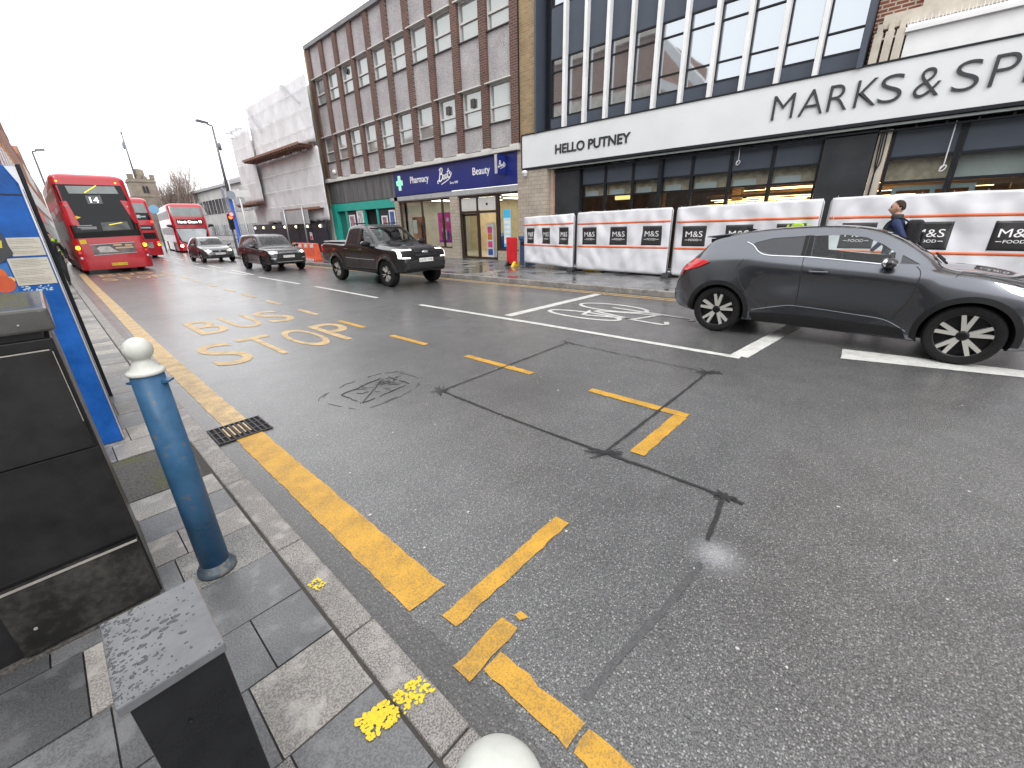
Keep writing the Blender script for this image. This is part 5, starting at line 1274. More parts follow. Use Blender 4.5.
M['paper'] = mat('aged notice paper', (.56, .53, .45), .7, vs=9, var=.12); M['print'] = mat('faint print', (.33, .31, .27), .8, vs=200, var=.4)
def notice(lab, x0, x1, z0, z1, rows, y):
    n = thing('paper_notice', lab, 'notice', ((x0 + x1) / 2, y, z0), 'paper notices on the blue kiosk')
    mb = MB(); mb.box(x0, x1, y - .001, y, z0, z1); mb.build('sheet', M['paper'], n)
    q = random.Random(rows)
    for i in range(rows):
        z = z1 - .012 - (z1 - z0 - .02) * i / rows
        if i in (rows // 3, rows * 2 // 3): continue
        mb = MB(); mb.box(x0 + .008, x1 - q.uniform(.008, .05), y - .0016, y - .0011, z - .0032, z); mb.build('text_line', M['print'], n)
notice('upper of two aged paper notices on the blue kiosk', -.105, .047, 1.545, 1.66, 9, ky - .003)
notice('lower and taller paper notice on the blue kiosk', -.138, .046, 1.357, 1.532, 15, ky - .003)
ad = thing('sticker_remains', 'torn white sticker remains under the paper notices', 'sticker', (-.06, ky, 1.33)); q = random.Random(9)
mb = MB()
for k in range(30):
    x, z = q.uniform(-.125, .01), q.uniform(1.315, 1.35); r_ = q.uniform(.004, .011); mb.prism([(x + r_ * q.uniform(.6, 1.2) * math.cos(a), z + r_ * .6 * q.uniform(.6, 1.2) * math.sin(a)) for a in [k2 * 1.05 for k2 in range(6)]], 'y', ky - .001 - k * .00002, ky)
mb.build('paper_shreds', mat('sticker paper', (.45, .58, .62), .7), ad)
fl = thing('flyer', 'dark flyer with a yellow band stuck at the left edge of the kiosk', 'flyer', (-.2, ky, 1.52))
mb = MB(); mb.prism([(-.42, 1.50), (-.175, 1.502), (-.098, 1.562), (-.118, 1.70), (-.42, 1.70)], 'y', ky - .006, ky - .004); mb.build('sheet', mat('dark flyer print', (.05, .055, .06), .5, vs=8), fl)
mb = MB(); mb.prism([(-.3, 1.60), (-.135, 1.60), (-.125, 1.645), (-.3, 1.645)], 'y', ky - .0075, ky - .0062); mb.build('yellow_band', mat('flyer yellow', (.62, .55, .05), .5), fl)
pf = thing('food_poster', 'blue poster with orange fruit at the lower left of the kiosk', 'poster', (-.25, ky, 1.2))
mb = MB(); mb.box(-.6, -.145, ky - .003, ky - .001, 1.0, 1.505); mb.build('sheet', mat('poster blue', (.03, .16, .42), .5), pf)
for x, z, r_, c in ((-.215, 1.435, .05, (.62, .12, .03)), (-.2, 1.375, .055, (.55, .09, .03)), (-.16, 1.40, .02, (.75, .45, .15)), (-.28, 1.40, .05, (.7, .3, .05))):
    mb = MB(); mb.lathe([(r_, ky - .0045 - r_ * .02 - x * .002), (r_, ky - .0032)], (x, 0, z), 20, 'y'); mb.build('printed_fruit', mat('fruit print', c, .5, vs=20), pf)

# ================================================================== people
M['skin'] = mat('skin', (.48, .28, .20), .55, var=.06, vs=12); M['hair'] = mat('dark hair', (.045, .030, .022), .8, vs=60, var=.5, spec=.15, bump=.6, bs=90)
def skin_body(name, m, parent, nodes, links, sub=2):
    me = bpy.data.meshes.new(name); keys = list(nodes); me.from_pydata([nodes[k][:3] for k in keys], [(keys.index(a), keys.index(b)) for a, b in links], [])
    o = bpy.data.objects.new(name, me); COL.objects.link(o); md = o.modifiers.new('skin', 'SKIN'); md.use_smooth_shade = True
    for i, k in enumerate(keys):
        sv = me.skin_vertices[0].data[i]; r = nodes[k][3]; sv.radius = r if isinstance(r, tuple) else (r, r); sv.use_root = (i == 0)
    s = o.modifiers.new('sub', 'SUBSURF'); s.levels = s.render_levels = sub
    dg = bpy.context.evaluated_depsgraph_get(); m2 = bpy.data.meshes.new_from_object(o.evaluated_get(dg)); o.modifiers.clear(); o.data = m2
    m2.materials.clear(); m2.materials.append(m)
    for p in m2.polygons: p.use_smooth = True; p.material_index = 0
    if parent: o.parent = parent
    return o
def person(lab, loc, rotz, h, top, legs, hairm, stride=.22, backpack=None, vest=None, scarf=None, lean=.03):
    """faces local +x, feet at z=0, built for 1.75 m and scaled"""
    r = thing('person', lab, 'person', (0, 0, 0)); s = h / 1.75
    st = stride; Q = lambda *a: a
    N = {'pel': (0, 0, .95, (.105, .14)), 'bel': (.0 + lean * .4, 0, 1.10, (.10, .14)), 'che': (lean, 0, 1.30, (.12, .165)), 'sho': (lean, 0, 1.42, (.085, .13)), 'nek': (lean + .01, 0, 1.50, .052), 'hd0': (lean + .03, 0, 1.56, .058)}
    L = [('pel', 'bel'), ('bel', 'che'), ('che', 'sho'), ('sho', 'nek'), ('nek', 'hd0')]
    for sd, k in ((1, 'l'), (-1, 'r')):
        f = st * sd
        N.update({'hp' + k: (0, .09 * sd, .90, .092), 'kn' + k: (f * .62 + .05, .095 * sd, .50, .062), 'an' + k: (f * 1.05 - .03, .09 * sd, .10 + (.05 if f < 0 else 0), .042), 'to' + k: (f * 1.05 + .13, .1 * sd, .045 + (.0 if f < 0 else 0.005), .036)})
        L += [('pel', 'hp' + k), ('hp' + k, 'kn' + k), ('kn' + k, 'an' + k), ('an' + k, 'to' + k)]
        N.update({'sh' + k: (lean, .19 * sd, 1.40, .066), 'el' + k: (lean - f * .55 - .03, .245 * sd, 1.13, .052), 'wr' + k: (lean - f * .75 + .08, .235 * sd, .90, .034)})
        L += [('sho', 'sh' + k), ('sh' + k, 'el' + k), ('el' + k, 'wr' + k)]
    skin_body('body', top, r, N, L)
    lg = {k: N[k] for k in ('pel', 'hpl', 'knl', 'anl', 'hpr', 'knr', 'anr')}
    lg = {k: (v[0], v[1], v[2], tuple(q * 1.07 + .008 for q in v[3]) if isinstance(v[3], tuple) else v[3] + .010) for k, v in lg.items()}
    skin_body('trousers', legs, r, lg, [('pel', 'hpl'), ('hpl', 'knl'), ('knl', 'anl'), ('pel', 'hpr'), ('hpr', 'knr'), ('knr', 'anr')])
    for k in 'lr':
        a, t_ = N['an' + k], N['to' + k]
        skin_body('shoe', M['black'], r, {'a': (a[0] - .04, a[1], t_[2] + .005, .042), 'b': (a[0] + .05, a[1], t_[2], .043), 'c': (t_[0] + .03, t_[1], t_[2] - .008, .035)}, [('a', 'b'), ('b', 'c')])
        w = N['wr' + k]; hn = {'w': (*w[:3], .03), 'p': (w[0] + .015, w[1], w[2] - .06, (.016, .034)), 'q': (w[0] + .02, w[1], w[2] - .1, (.014, .036))}; hl = [('w', 'p'), ('p', 'q')]
        for fi, (dx, ln) in enumerate(((-.03, .06), (-.01, .075), (.01, .072), (.03, .055))):
            hn['f%d' % fi] = (w[0] + .02 + dx, w[1], w[2] - .135, .0095); hn['g%d' % fi] = (w[0] + .035 + dx, w[1] * .97, w[2] - .11 - ln, .008); hl += [('q', 'f%d' % fi), ('f%d' % fi, 'g%d' % fi)]
        hn['t'] = (w[0] + .06, w[1] * .97, w[2] - .10, .010); hl.append(('p', 't'))
        skin_body('hand', M['skin'], r, hn, hl, 1)
    hx = lean + .045; hz = 1.645
    mb = MB(); g_ = bmesh.ops.create_uvsphere(mb.bm, u_segments=24, v_segments=18, radius=1)
    for v in g_['verts']:
        x, y, z = v.co
        w = .076 * (1 - .22 * max(0, -z)); d = .098 * (1 - .10 * max(0, -z))
        nx = x * d + (.012 if x > 0 and z < 0 else 0); v.co = (hx + nx, y * w, hz + z * .118)
        if x > .75 and abs(y) < .32 and -.45 < z < .15: v.co.x += .020 * (1 - abs(y) / .32) * (1 - abs(z + .2) / .4)
        if x > .7 and .12 < z < .32 and .2 < abs(y) < .65: v.co.x -= .006
    for f in mb.bm.faces: f.smooth = True
    for sd in (-1, 1): mb.ball((hx - .005, .078 * sd, hz - .005), .026, 10, sc=(.7, .35, 1.15))
    mb.tube([(hx - .015, 0, 1.48), (hx - .02, 0, 1.60)], [.055, .052], 14)
    hd = mb.build('head', M['skin'], r)
    for sd in (-1, 1):
        mb = MB(); mb.ball((hx + .084, .032 * sd, hz + .018), .0115, 8); mb.build('eye', M['hair'], hd)
        mb = MB(); mb.box(hx + .088, hx + .095, .032 * sd - .016, .032 * sd + .016, hz + .036, hz + .042); mb.build('eyebrow', hairm, hd)
    mb = MB(); mb.box(hx + .09, hx + .0985, -.022, .022, hz - .056, hz - .048); mb.build('mouth', mat('lips', (.35, .13, .11), .5, var=0), hd)
    mb = MB(); g_ = bmesh.ops.create_uvsphere(mb.bm, u_segments=24, v_segments=16, radius=1)
    dead = []
    for v in g_['verts']:
        x, y, z = v.co; w_ = 1 + .03 * math.sin(x * 31 + y * 17) * math.sin(z * 23 + y * 29); v.co = (hx - .008 + x * .101 * w_, y * .080 * w_, hz + .012 + z * .116 * w_)
        if z < (.62 if x > .45 else .30 if x > .05 else -.05 if x > -.35 else -.5): dead.append(v)
    bmesh.ops.delete(mb.bm, geom=dead, context='VERTS')
    for f in mb.bm.faces: f.smooth = True
    ho = mb.build('hair', hairm, hd, recalc=False); md = ho.modifiers.new('s', 'SOLIDIFY'); md.thickness = .012
    if scarf: mb = MB(); mb.lathe([(.075, 1.46), (.088, 1.49), (.084, 1.53), (.068, 1.545)], (lean + .015, 0, 0), 20); mb.build('collar', scarf, r)
    if vest:
        vn = {'pel': (0, 0, .98, (.115, .155)), 'bel': (lean * .4, 0, 1.10, (.115, .158)), 'che': (lean, 0, 1.30, (.135, .178)), 'sho': (lean, 0, 1.41, (.10, .165))}
        skin_body('gilet', vest, r, vn, [('pel', 'bel'), ('bel', 'che'), ('che', 'sho')])
    if backpack:
        b_ = MB(); b_.box(lean - .36, lean - .13, -.15, .15, 1.0, 1.45); bp = b_.build('backpack', backpack, r, bevel=.06, seg=3)
        b_ = MB(); b_.box(lean - .41, lean - .365, -.11, .11, 1.04, 1.25); b_.build('front_pocket', backpack, bp, bevel=.02)
        for sd in (-1, 1): b_ = MB(); b_.tube(smoothpts([(lean - .15, .11 * sd, 1.42), (lean - .02, .12 * sd, 1.485), (lean + .12, .12 * sd, 1.40), (lean + .14, .13 * sd, 1.2), (lean - .1, .14 * sd, 1.08)], 5), .014, 6); b_.build('strap', backpack, bp)
    r.scale = (s, s, s); r.location = loc; r.rotation_euler = (0, 0, rotz); return r
M['navy'] = mat('navy jacket cloth', (.012, .025, .085), .75, vs=14, var=.25, bump=.3, bs=25)
M['olive'] = mat('dark olive quilt', (.028, .034, .030), .7, vs=14, var=.25, bump=.4, bs=18)
M['black_cloth'] = mat('black cloth', (.012, .012, .014), .8, vs=14, var=.25); M['denim'] = mat('dark denim', (.03, .035, .06), .85, vs=20)
person('man in navy jacket, dark gilet and black backpack walking behind the grey car', (10.4, .16, FZ), R(90), 1.77, M['navy'], M['denim'], M['hair'], .24, M['black_cloth'], M['olive'], M['olive'])
person('pedestrian in long black coat walking beside the leading red bus', (.42, 20.6, PZ), R(-95), 1.62, M['black_cloth'], M['black_cloth'], M['hair'], .2)
person('pedestrian in dark jacket with a grey backpack beside the blue kiosk edge', (.10, 17.2, PZ), R(88), 1.6, mat('slate jacket', (.05, .06, .08), .8), M['denim'], M['hair'], .22, mat('grey pack cloth', (.10, .11, .13), .8))
person('pedestrian in lime high visibility jacket further up the near pavement', (.50, 24.5, PZ), R(95), 1.7, M['hivis'], M['black_cloth'], M['hair'], .2)
# ================================================================== vehicles
def paint(name, col, metal=.35, rough=.28, coat=1., dirt=.12):
    t = NT(name); n = t.noise(7, 5); sx = t.n('ShaderNodeSeparateXYZ'); t.l(t.co(), sx.inputs[0])
    d = t.ramp(t.math('ADD', sx.outputs[2], t.math('MULTIPLY', n, .35)), ((.35, dirt), (.8, 0)))
    t.set('Base Color', t.mix(tuple(col), (.10, .095, .085), d)); t.set('Metallic', metal); t.set('Roughness', rough)
    t.set('Coat Weight', coat); t.set('Coat Roughness', .05); return t.m
M['car_grey'] = paint('metallic grey paint', (.125, .132, .150), .9, .24, 1., .0); M['car_black'] = paint('black car paint', (.006, .0065, .008), .1, .3, 1., .0)
M['car_dark'] = paint('very dark grey paint', (.008, .008, .009), .2, .3, 1., .0); M['car_silver'] = paint('dark silver paint', (.10, .10, .105), .5)
M['tyre'] = mat('tyre rubber', (.014, .014, .014), .8, vs=20, var=.2, spec=.2); M['rim_dark'] = mat('dark alloy', (.02, .02, .022), .4, .6, var=0); M['rim_silver'] = mat('machined alloy', (.55, .54, .50), .35, .35, var=0)
M['plastic'] = mat('black plastic', (.012, .012, .013), .6, vs=15, spec=.25); M['cabin'] = mat('cabin trim', (.02, .02, .022), .8, vs=8); M['chrome'] = mat('chrome', (.75, .76, .78), .12, 1., var=0)
M['car_glass'] = glass('car glass', (.95, .98, .97), .03, .01); M['privacy_glass'] = glass('privacy glass', (.30, .32, .35), .4, .01, (.07, .07, .085))
M['tail_red'] = mat('red lamp lens', (.45, .008, .012), .12, var=0, coat=1., emit=(1, .02, .02), es=.12); M['lamp_lens'] = mat('clear lamp lens', (.5, .52, .55), .08, .4, var=0, coat=1.)
M['led'] = mat('white led', (1, 1, 1), .3, var=0, emit=(1, .98, .93), es=1.6); M['beam'] = mat('lit headlamp', (1, .95, .85), .3, var=0, emit=(1, .93, .72), es=5)
M['amber'] = mat('amber lamp', (1, .3, .02), .3, var=0, emit=(1, .28, .01), es=6); M['red_lit'] = mat('lit red lamp', (1, .05, .02), .3, var=0, emit=(1, .04, .02), es=4)
M['plate_white'] = mat('white number plate', (.75, .75, .73), .4, var=0); M['plate_yellow'] = mat('yellow number plate', (.72, .52, .02), .4, var=0)

class Tab:
    def __init__(s, pts, sm=True): s.p = smoothpts(pts, 8) if sm else pts
    def __call__(s, x):
        p = s.p
        if x <= p[0][0]: return p[0][1]
        for a, b in zip(p, p[1:]):
            if x <= b[0]: return a[1] + (b[1] - a[1]) * ((x - a[0]) / (b[0] - a[0]) if b[0] > a[0] else 1)
        return p[-1][1]
def loft(xs, sec, name, m, parent=None):
    mb = MB(); rings = []
    for x in xs:
        h = sec(x); pts = [(x, y, z) for y, z in h] + [(x, -y, z) for y, z in h[-2:0:-1]]
        rings.append([mb.bm.verts.new(p) for p in pts])
    n = len(rings[0])
    for a, b in zip(rings, rings[1:]):
        for k in range(n): mb.bm.faces.new([a[k], a[(k + 1) % n], b[(k + 1) % n], b[k]])
    mb.bm.faces.new(rings[0][::-1]); mb.bm.faces.new(rings[-1])
    return mb.build(name, m, parent)
def car(spec):
    name, lab, cat = spec['id']; r = thing(name, lab, cat)
    T = {k: Tab(spec[k]) for k in ('zb', 'zs', 'zr', 'wm')}; lean = spec.get('lean', .42); crown = spec.get('crown', .05); shd = spec.get('sh_in', .03)
    wheels = spec['wheels']; rw = spec['rw']; fl = spec.get('flare', .03); xs = []
    x0, x1 = spec['zr'][0][0], spec['zr'][-1][0]; N_ = spec.get('n', 110); xs = [x0 + (x1 - x0) * i / N_ for i in range(N_ + 1)]
    def sec(x, inset=0., zfloor=None):
        zb, zs, zr, wm = T['zb'](x), T['zs'](x), T['zr'](x), T['wm'](x)
        zs = min(zs, zr - .02); ws = wm - shd; hgt = zr - zs
        wr = max(ws - lean * hgt - .05 * min(1, hgt / .1), .25); zt = zr - min(crown, hgt * .5) - .01
        zr -= inset; zt -= inset; wm -= inset; ws -= inset; wr -= inset
        if zfloor is not None: zb = zfloor
        k = [(0, zb), (wm * .72, zb), (wm * .90, zb + .012), (wm * .965, zb + .06), (wm * .985, zb + .3 * (zs - zb)), (wm, zb + .62 * (zs - zb)), (wm - .006, zb + .85 * (zs - zb)), (ws, zs), (ws + (wr - ws) * .5, zs + (zt - zs) * .52), (wr, zt), (wr * .9, zt + .55 * (zr - zt)), (wr * .55, zr - .006), (0, zr)]
        return smoothpts(k, 4)
    body = loft(xs, sec, 'body', [M[spec['paint']], M['cabin']], r)
    for v in body.data.vertices:                  # flared arches and scooped flanks
        x, y, z = v.co; s = 1 if y > 0 else -1
        if abs(y) < .5: continue
        for wx in wheels:
            d = math.hypot(x - wx, (z - rw)); 
            if z < T['zs'](x) + .05:
                t_ = (d - rw * 1.06) / spec.get('flare_r', .3)
                if -.3 < t_ < 1: v.co.y += s * fl * (1 - max(0, t_)) ** 1.3
        mx = (wheels[0] + wheels[1]) / 2; span = abs(wheels[1] - wheels[0]) / 2 - rw
        if abs(x - mx) < span:
            w = (1 - ((x - mx) / span) ** 2) ; zz = (z - spec.get('scoop_z', .56)) / .2
            v.co.y -= s * spec.get('scoop', .03) * w * math.exp(-zz * zz)
    bv = bvh_of(body)
    mb = MB(); ra = rw * spec.get('arch', 1.13)
    for wx in wheels:
        for s in (-1, 1):
            y0, y1 = s * (T['wm'](wx) - .34), s * (T['wm'](wx) + .3)
            mb.lathe([(ra, min(y0, y1)), (ra, max(y0, y1))], (wx, 0, rw), 40, 'y')
    cut = mb.build('cut', M['cabin']); boolean(body, cut)
    if spec.get('cabin'):
        c0, c1, zf = spec['cabin']; cx = [c0 + (c1 - c0) * i / 50 for i in range(51)]
        cx = [x for x in cx if T['zr'](x) - .07 > zf + .05]
        def s2(x):
            k = sec(x, .055, zf); return [(y * (.86 if z < zf + .05 else 1), z) for y, z in k]
        def s3(x):
            zr = T['zr'](x) - .055; q = sec(x, .055); out = [(0, zf)]
            q = [(y, max(z, zf)) for y, z in q]; q = [p for p in q if p[1] > zf + .004]
            y0 = q[0][0]; n = 40; 
            # resample to a fixed count
            L = [0]
            for a, b in zip(q, q[1:]): L.append(L[-1] + math.hypot(a[0] - b[0], a[1] - b[1]))
            res = []
            for i in range(n):
                s_ = L[-1] * i / (n - 1); j = max(k for k in range(len(L)) if L[k] <= s_ + 1e-9); j = min(j, len(q) - 2); t_ = (s_ - L[j]) / max(1e-6, L[j + 1] - L[j]); res.append((q[j][0] + (q[j + 1][0] - q[j][0]) * t_, q[j][1] + (q[j + 1][1] - q[j][1]) * t_))
            return [(0, zf), (y0, zf)] + res[1:]
        cut = loft(cx, s3, 'cut', M['cabin']); boolean(body, cut)
        for poly in spec['side_glass']:
            c = Vector((sum(p[0] for p in poly) / len(poly), sum(p[1] for p in poly) / len(poly)))
            sp = [tuple(c + (Vector(p) - c) * .985) for p in poly]
            mb = MB(); mb.prism([(p[0], p[1]) for p in sp], 'y', -1.5, 1.5); boolean(body, mb.build('cut', M['cabin']))
        for key, s in (('screen', 1), ('rear_glass', -1)):
            if key in spec:
                mb = MB(); xm = (c0 + c1) / 2; mb.prism([(p[0], p[1]) for p in spec[key]], 'x', xm if s > 0 else -4, 4 if s > 0 else xm); boolean(body, mb.build('cut', M['cabin']))
    off = -.006 if spec.get('cabin') else .003
    for i, poly in enumerate(spec['side_glass']):
        for s in (-1, 1):
            patch('side_window', M['privacy_glass'] if (spec.get('privacy') and i > 0) else M[spec.get('glass', 'car_glass')], r, bv, poly, 'y', s, off, .08, .004)
    for key, s, nm in (('screen', 1, 'windscreen'), ('rear_glass', -1, 'rear_window')):
        if key in spec:
            poly = spec[key]; c = Vector((sum(p[0] for p in poly) / len(poly), sum(p[1] for p in poly) / len(poly))); poly = [tuple(c + (Vector(p) - c) * 1.015) for p in poly]
            patch(nm, M[spec.get('glass', 'car_glass')], r, bv, poly, 'x', s, off, .08, .004)
    sharp(body, 32)
    for w in wheels:
        for s in (-1, 1): wheel(r, w, s * (T['wm'](w) + fl * .6 - .012), rw, spec['tw'], s, spec['spokes'], spec.get('rimr', .69))
    return r, body, bv, T
def wheel(parent, cx, yo, rw, tw, s, style, rimr):
    """yo: outer face y; s: side"""
    yi = yo - s * tw; ro = rw; rr_ = rw * rimr
    prof = [(rr_ * .98, yo - s * .012), (rr_ * 1.06, yo), (ro * .93, yo - s * .004), (ro * .985, yo - s * .025), (ro, yo - s * .05), (ro, yi + s * .05), (ro * .95, yi + s * .01), (rr_, yi)]
    mb = MB(); mb.lathe(prof, (cx, 0, rw), 44, 'y', cap=False); w = mb.build('wheel', M['tyre'], parent, auto=40)
    mb = MB(); mb.lathe([(rr_ * .99, yo - s * .008), (rr_ * .94, yo - s * .016), (rr_ * .90, yo - s * .075), (rr_ * .2, yo - s * .085), (.001, yo - s * .085)], (cx, 0, rw), 44, 'y', cap=False); mb.build('rim', M['rim_dark'], w, auto=40)
    n, split, mk, wd = style; mb = MB()
    for k in range(n):
        a0 = 2 * PI * k / n + .3
        for sp in ((-split, split) if split else (0,)):
            a1 = a0 + sp; d0 = Vector((math.cos(a0 + sp * .25), math.sin(a0 + sp * .25))); d1 = Vector((math.cos(a1), math.sin(a1)))
            p0 = d0 * rr_ * .2; p1 = d1 * rr_ * .95; q = (p1 - p0).normalized(); q = Vector((-q.y, q.x)); w0, w1 = wd * .9, wd * (.75 if split else 1.2)
            pts = [p0 - q * w0, p1 - q * w1, p1 + q * w1, p0 + q * w0]
            A = [(cx + p.x, yo - s * (.028 if i in (0, 3) else .012), rw + p.y) for i, p in enumerate(pts)]; B = [(a[0], yo - s * .07, a[2]) for a in A]
            mb.geo(A + B, [(0, 1, 2, 3), (7, 6, 5, 4)] + [(i, i + 4, (i + 1) % 4 + 4, (i + 1) % 4) for i in range(4)])
    mb.build('spokes', M[mk], w)
    mb = MB(); mb.lathe([(rr_ * .24, yo - s * .05), (rr_ * .22, yo - s * .024), (rr_ * .12, yo - s * .02), (.001, yo - s * .02)], (cx, 0, rw), 20, 'y'); mb.build('hub_cap', M['rim_dark'], w)
    return w
def seam(parent, bv, pts, side, axis='y', r=.0035, name='panel_gap', m=None, off=0.):
    out = []
    for p in smoothpts(pts, 6):
        d = {'y': Vector((0, -side, 0)), 'x': Vector((-side, 0, 0)), 'z': Vector((0, 0, -side))}[axis]
        o = {'y': Vector((p[0], side * 10, p[1])), 'x': Vector((side * 10, p[0], p[1])), 'z': Vector((p[0], p[1], side * 10))}[axis]
        h = bv.ray_cast(o, d)[0]
        if h is not None: out.append(tuple(h - d * off))
    if len(out) > 2: mb = MB(); mb.tube(out, r, 6); return mb.build(name, m or M['black'], parent)
def mirror(parent, x, y, z, s, m, sc=1.):
    mb = MB(); mb.ball((x, y + s * .10 * sc, z + .06 * sc), 1, 14, sc=(.07 * sc, .115 * sc, .058 * sc)); mm = mb.build('door_mirror', m, parent)
    mb = MB(); mb.tube([(x + .02, y - s * .04, z - .02), (x, y + s * .06 * sc, z + .02)], [.03 * sc, .022 * sc], 8); mb.build('mirror_arm', M['plastic'], mm)
    mb = MB(); mb.ball((x - .045 * sc, y + s * .105 * sc, z + .062 * sc), 1, 12, sc=(.04 * sc, .095 * sc, .055 * sc)); mb.build('mirror_glass', M['chrome'], mm); return mm
def seats(parent, xs, w, z0, zt, m=None):
    for x in xs:
        for s in (-1, 1):
            mb = MB(); mb.box(x - .25, x + .25, s * w - .24, s * w + .24, z0, z0 + .16); mb.prism([(x - .24, z0 + .14), (x - .06, z0 + .14), (x - .26, zt - .18), (x - .38, zt - .18)], 'y', s * w - .23, s * w + .23); st_ = mb.build('seat', m or M['cabin'], parent, bevel=.03)
            mb = MB(); mb.box(x - .40, x - .29, s * w - .13, s * w + .13, zt - .15, zt); mb.build('headrest', m or M['cabin'], st_, bevel=.03)
def plate(parent, bv, txt, yc, z, w, h, side, m, tilt=0):
    mb = MB(); hit = bv.ray_cast(Vector((side * 10, yc, z)), Vector((-side, 0, 0)))[0]; x = hit.x + side * .012
    mb.box(x, x + side * .008, yc - w / 2, yc + w / 2, z - h / 2, z + h / 2); p = mb.build('number_plate', m, parent)
    mb = MB(); fit_text(mb, txt, (x + side * .0095, yc - side * w * .44, z - h * .30), (0, side, 0), UW, w * .88, h * .6); mb.build('lettering', M['letter'], p); return p
def place(r, loc, rotz, scale=1.):
    r.location = loc; r.rotation_euler = (0, 0, rotz); r.scale = (scale,) * 3

# ---- grey coupe-like crossover in the foreground
spec = dict(id=('parked_car', 'large metallic grey crossover car crossing close at the right', 'car'), paint='car_grey', wheels=(-1.34, 1.37), rw=.348, tw=.225, arch=1.13, flare=.055, flare_r=.34, scoop=.055, scoop_z=.60, lean=.50, crown=.045,
    zr=[(-2.10, .66), (-2.08, .86), (-2.02, .98), (-1.9, 1.08), (-1.74, 1.24), (-1.6, 1.385), (-1.4, 1.445), (-1.1, 1.50), (-.75, 1.535), (-.3, 1.555), (.1, 1.54), (.42, 1.475), (.72, 1.325), (1.0, 1.125), (1.14, 1.06), (1.4, 1.035), (1.7, .985), (1.95, .90), (2.13, .78), (2.22, .60)],
    zs=[(-2.10, .60), (-2.0, .90), (-1.75, 1.06), (-1.4, 1.15), (-1.0, 1.17), (-.6, 1.14), (0, 1.09), (.6, 1.05), (1.1, 1.0), (1.5, .95), (1.9, .80), (2.22, .52)],
    zb=[(-2.10, .40), (-1.9, .30), (-1.0, .22), (0, .20), (1.0, .20), (1.9, .22), (2.22, .34)],
    wm=[(-2.10, .66), (-2.06, .74), (-1.95, .81), (-1.7, .855), (-1.2, .87), (0, .875), (1.2, .875), (1.7, .85), (1.95, .79), (2.12, .68), (2.22, .50)], sh_in=.045,
    cabin=(-1.45, 1.02, .55), side_glass=[[(-.28, 1.175), (-.31, 1.43), (.02, 1.445), (.26, 1.41), (.45, 1.325), (.58, 1.235), (.60, 1.105), (.2, 1.13)], [(-.38, 1.175), (-.40, 1.43), (-.78, 1.40), (-.98, 1.345), (-1.03, 1.31), (-.90, 1.225), (-.76, 1.185)], [(.645, 1.115), (.645, 1.215), (.83, 1.112)]],
    screen=[(-.60, 1.14), (.60, 1.14), (.50, 1.45), (-.50, 1.45)], rear_glass=[(-.52, 1.17), (.52, 1.17), (.46, 1.36), (-.46, 1.36)], privacy=True, spokes=(5, .21, 'rim_silver', .026), rimr=.73)
r, body, bv, T = car(spec)
